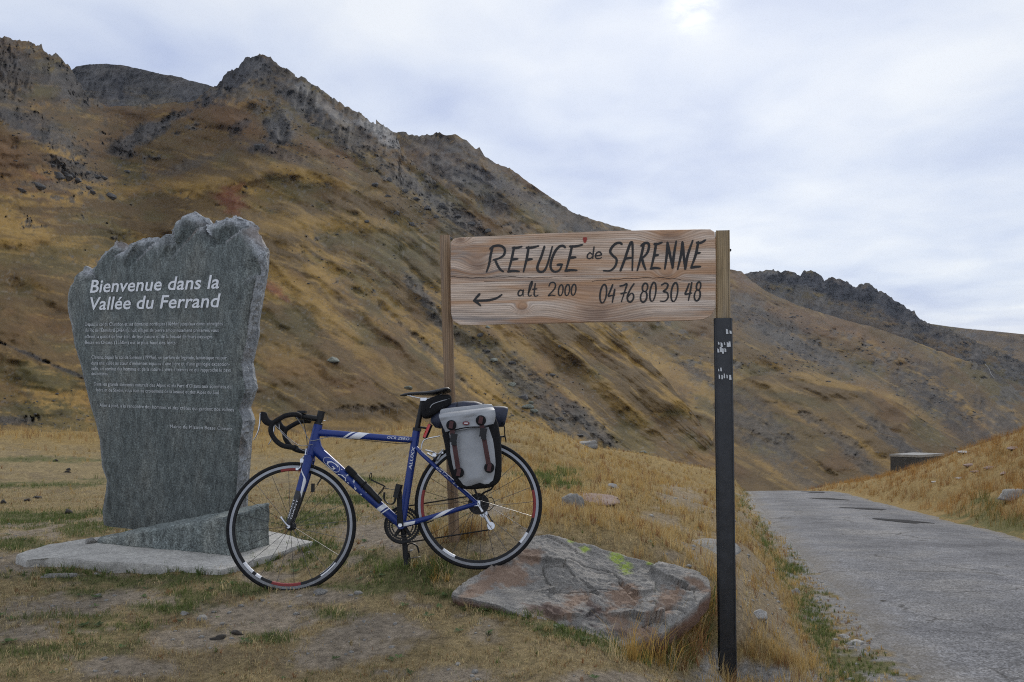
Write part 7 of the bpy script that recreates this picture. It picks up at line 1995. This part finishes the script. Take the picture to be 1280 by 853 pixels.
# flat green weeds among the turf
def weeds():
    rs = np.random.default_rng(55); V, Fq, C = [], [], []
    X, Y = sample(900, -0.62, 0.28, 3.0, 8.5); Z = ground_z(X, Y); cv = cover(X, Y, Z)
    k = clear(X, Y) & (rs.uniform(size=len(X)) < 0.10 + 0.6 * cv[1])
    for x, y, z in zip(X[k], Y[k], Z[k]):
        n = rs.integers(5, 9); r = rs.uniform(0.012, 0.032); col = np.array((0.085, 0.125, 0.045)) * rs.uniform(0.6, 1.4)
        for j in range(n):
            a = 2 * math.pi * j / n + rs.uniform(-0.4, 0.4); l = r * rs.uniform(0.6, 1.2); up = rs.uniform(0.15, 0.6)
            d = np.array([math.cos(a), math.sin(a), up]); t = np.array([-math.sin(a), math.cos(a), 0]) * l * 0.28
            b = np.array([x, y, z + 0.004]); o = len(V) * 4
            V.append(np.array([b, b + d * l * 0.55 + t, b + d * l * np.array([1, 1, 0.8]), b + d * l * 0.55 - t])); Fq.append((o, o + 1, o + 2, o + 3)); C.append(np.tile(col * rs.uniform(0.8, 1.2), (4, 1)))
    me = fast_mesh('weeds', np.concatenate(V), np.array(Fq), np.concatenate(C))
    stuff(link('weeds', me, M_GRASS), 'small flat green weeds scattered in the turf', 'weeds')
weeds()
# wild tufts by the boulder's overhang, round the post foot and under the rear wheel
def clump(spots, per, h, seed, label, name, cols, lean=0.5, width=1.2):
    rs = np.random.default_rng(seed); Pts, H, C = [], [], []
    for (u, v, ru, rv, k) in spots:
        for i in range(k):
            uu, vv = u + ru * rs.normal() * 0.5, v + rv * rs.normal() * 0.5
            p = on_ground(uu, vv, 3.0, 8)
            hh = h * rs.uniform(0.5, 1.3); cc = cols[rs.integers(len(cols))]
            for j in range(per):
                a = rs.uniform(0, 6.28); r = rs.uniform() ** 0.5 * hh * 0.2
                Pts.append((p.x + r * math.cos(a), p.y + r * math.sin(a), p.z - 0.01)); H.append(hh * rs.uniform(0.4, 1.15)); C.append(cc * rs.uniform(0.65, 1.3))
    P = np.array(Pts); n = len(P)
    blades(name, P, np.array(H), 0.0011 * width * np.sqrt(P[:, 1]) * rs.uniform(0.7, 1.5, n), np.clip(np.array(C), 0.01, 0.7), np.full(n, lean), M_GRASS, label, seed)
clump([(862, 785, 22, 20, 24), (845, 812, 30, 14, 20), (880, 762, 10, 18, 14), (820, 828, 30, 12, 12), (790, 822, 24, 8, 8), (850, 832, 20, 10, 8), (865, 775, 20, 14, 16), (840, 795, 24, 10, 14)], 26, 0.20, 31, 'tall tangled dry grass under the boulder\'s overhanging right end', 'tall_grass', [G_STRAW, G_GOLD, G_RUST * 1.2, G_GREEN * 1.2, G_GOLD * 0.8], 0.55)
clump([(568, 668, 24, 6, 12), (585, 672, 22, 8, 10), (552, 676, 12, 8, 6), (600, 668, 20, 6, 6)], 24, 0.15, 32, 'brown grass tuft round the foot of the left post', 'post_grass', [G_STRAW * 0.9, G_RUST * 1.3, G_GOLD * 0.8], 0.5)
clump([(545, 722, 22, 10, 12), (558, 708, 16, 10, 8), (530, 715, 20, 10, 8), (510, 712, 30, 8, 8)], 22, 0.10, 33, 'mixed green and straw grass below the rear wheel', 'wheel_grass', [G_STRAW, G_GREEN, G_GOLD, G_GREEN * 1.2], 0.6)
clump([(610, 762, 34, 6, 14), (655, 775, 36, 6, 14), (700, 790, 40, 6, 14), (745, 806, 30, 6, 10), (580, 755, 18, 5, 6)], 20, 0.055, 34, 'short green grass along the front edge of the boulder', 'edge_grass', [G_GREEN, G_GREEN * 1.2, G_DRY, G_DEEP * 1.2], 0.7)
clump([(110, 716, 90, 5, 26), (230, 716, 60, 5, 20), (330, 705, 40, 10, 18), (370, 690, 40, 14, 22), (30, 718, 24, 5, 6), (70, 706, 20, 4, 6)], 20, 0.06, 35, 'green grass fringe along the front of the concrete pad', 'pad_grass', [G_GREEN, G_GREEN * 1.2, G_DEEP * 1.3, G_DRY], 0.6)
# little red-leaved weed by the boulder
p = on_ground(824, 826, 3.0, 8)
mb = MB(); rs = random.Random(8)
for k in range(26):
    a, e = rs.uniform(0, 6.28), rs.uniform(0.2, 1.1); l = rs.uniform(0.03, 0.075)
    q = Vector((math.cos(a) * math.sin(e) * l, math.sin(a) * math.sin(e) * l, math.cos(e) * l + 0.02))
    t = Vector((-math.sin(a), math.cos(a), 0)) * 0.008
    mb.add([q * 0.3, q * 0.7 + t, q, q * 0.7 - t], [(0, 1, 2, 3)])
w = thing('weed', 'small red-leaved weed in the grass in front of the boulder', 'plant', p)
mb.build('leaves', simple('red_leaf', (0.24, 0.06, 0.05), 0.7, var=0.3), w, False)
MB().tube([Vector((0, 0, -0.02)), Vector((0.004, 0, 0.02)), Vector((0, 0.004, 0.045))], 0.0025, 5).build('stem', simple('red_stem', (0.16, 0.05, 0.035), 0.8), w)

# pebbles on the bare earth and along the road
def pebbles():
    rs = np.random.default_rng(9)
    X, Y = sample(32000, -0.62, 0.60, 3.0, 16)
    Z = ground_z(X, Y); s, g, gr, go, a, b = cover(X, Y, Z)
    k = clear(X, Y) & (rs.uniform(size=len(X)) < np.maximum(s * np.where(X > 0.7, 0.30, 0.10), gr * 0.35) + 0.002)
    X, Y, Z = X[k], Y[k], Z[k]
    me = rock_mesh('t', (1, 1, 0.6), 400, n=(6, 4)); co = np.empty(len(me.vertices) * 3); me.vertices.foreach_get('co', co); co = co.reshape(-1, 3); bpy.data.meshes.remove(me)
    n = len(X); r = np.minimum(rs.lognormal(-5.2, 0.6, n), 0.03)
    a = rs.uniform(0, 6.28, n)
    ca, sa = np.cos(a)[:, None], np.sin(a)[:, None]
    bx = co[None, :, 0] * rs.uniform(0.8, 1.5, (n, 1)); by = co[None, :, 1]
    V = np.stack([(bx * ca - by * sa) * r[:, None] + X[:, None], (bx * sa + by * ca) * r[:, None] + Y[:, None], co[None, :, 2] * r[:, None] + Z[:, None]], -1).reshape(-1, 3)
    f = grid_faces(5, 6, True)
    Fc = (f[None] + (np.arange(n) * len(co))[:, None, None]).reshape(-1, 4)
    stuff(link('pebbles', fast_mesh('pebbles', V, Fc), M_STONE), 'small grey pebbles on the bare earth and road edge', 'pebbles')
pebbles()

# ================================================================== HAZE
def haze():
    zb, zt = -420.0, 1100.0
    me = MB().box((200.0, 2900.0, (zb + zt) / 2), (7000.0, 3600.0, (zt - zb) / 2)).mesh('haze', False)
    m = bpy.data.materials.new('haze'); m.use_nodes = True; nt = m.node_tree; nt.nodes.clear()
    out = nt.nodes.new('ShaderNodeOutputMaterial'); v = nt.nodes.new('ShaderNodeVolumePrincipled')
    v.inputs['Color'].default_value = (0.80, 0.87, 1.0, 1); v.inputs['Density'].default_value = 0.000022; v.inputs['Anisotropy'].default_value = 0.0
    nt.links.new(v.outputs[0], out.inputs['Volume'])
    stuff(link('haze', me, m), 'thin pale haze in the mountain air', 'haze')
haze()
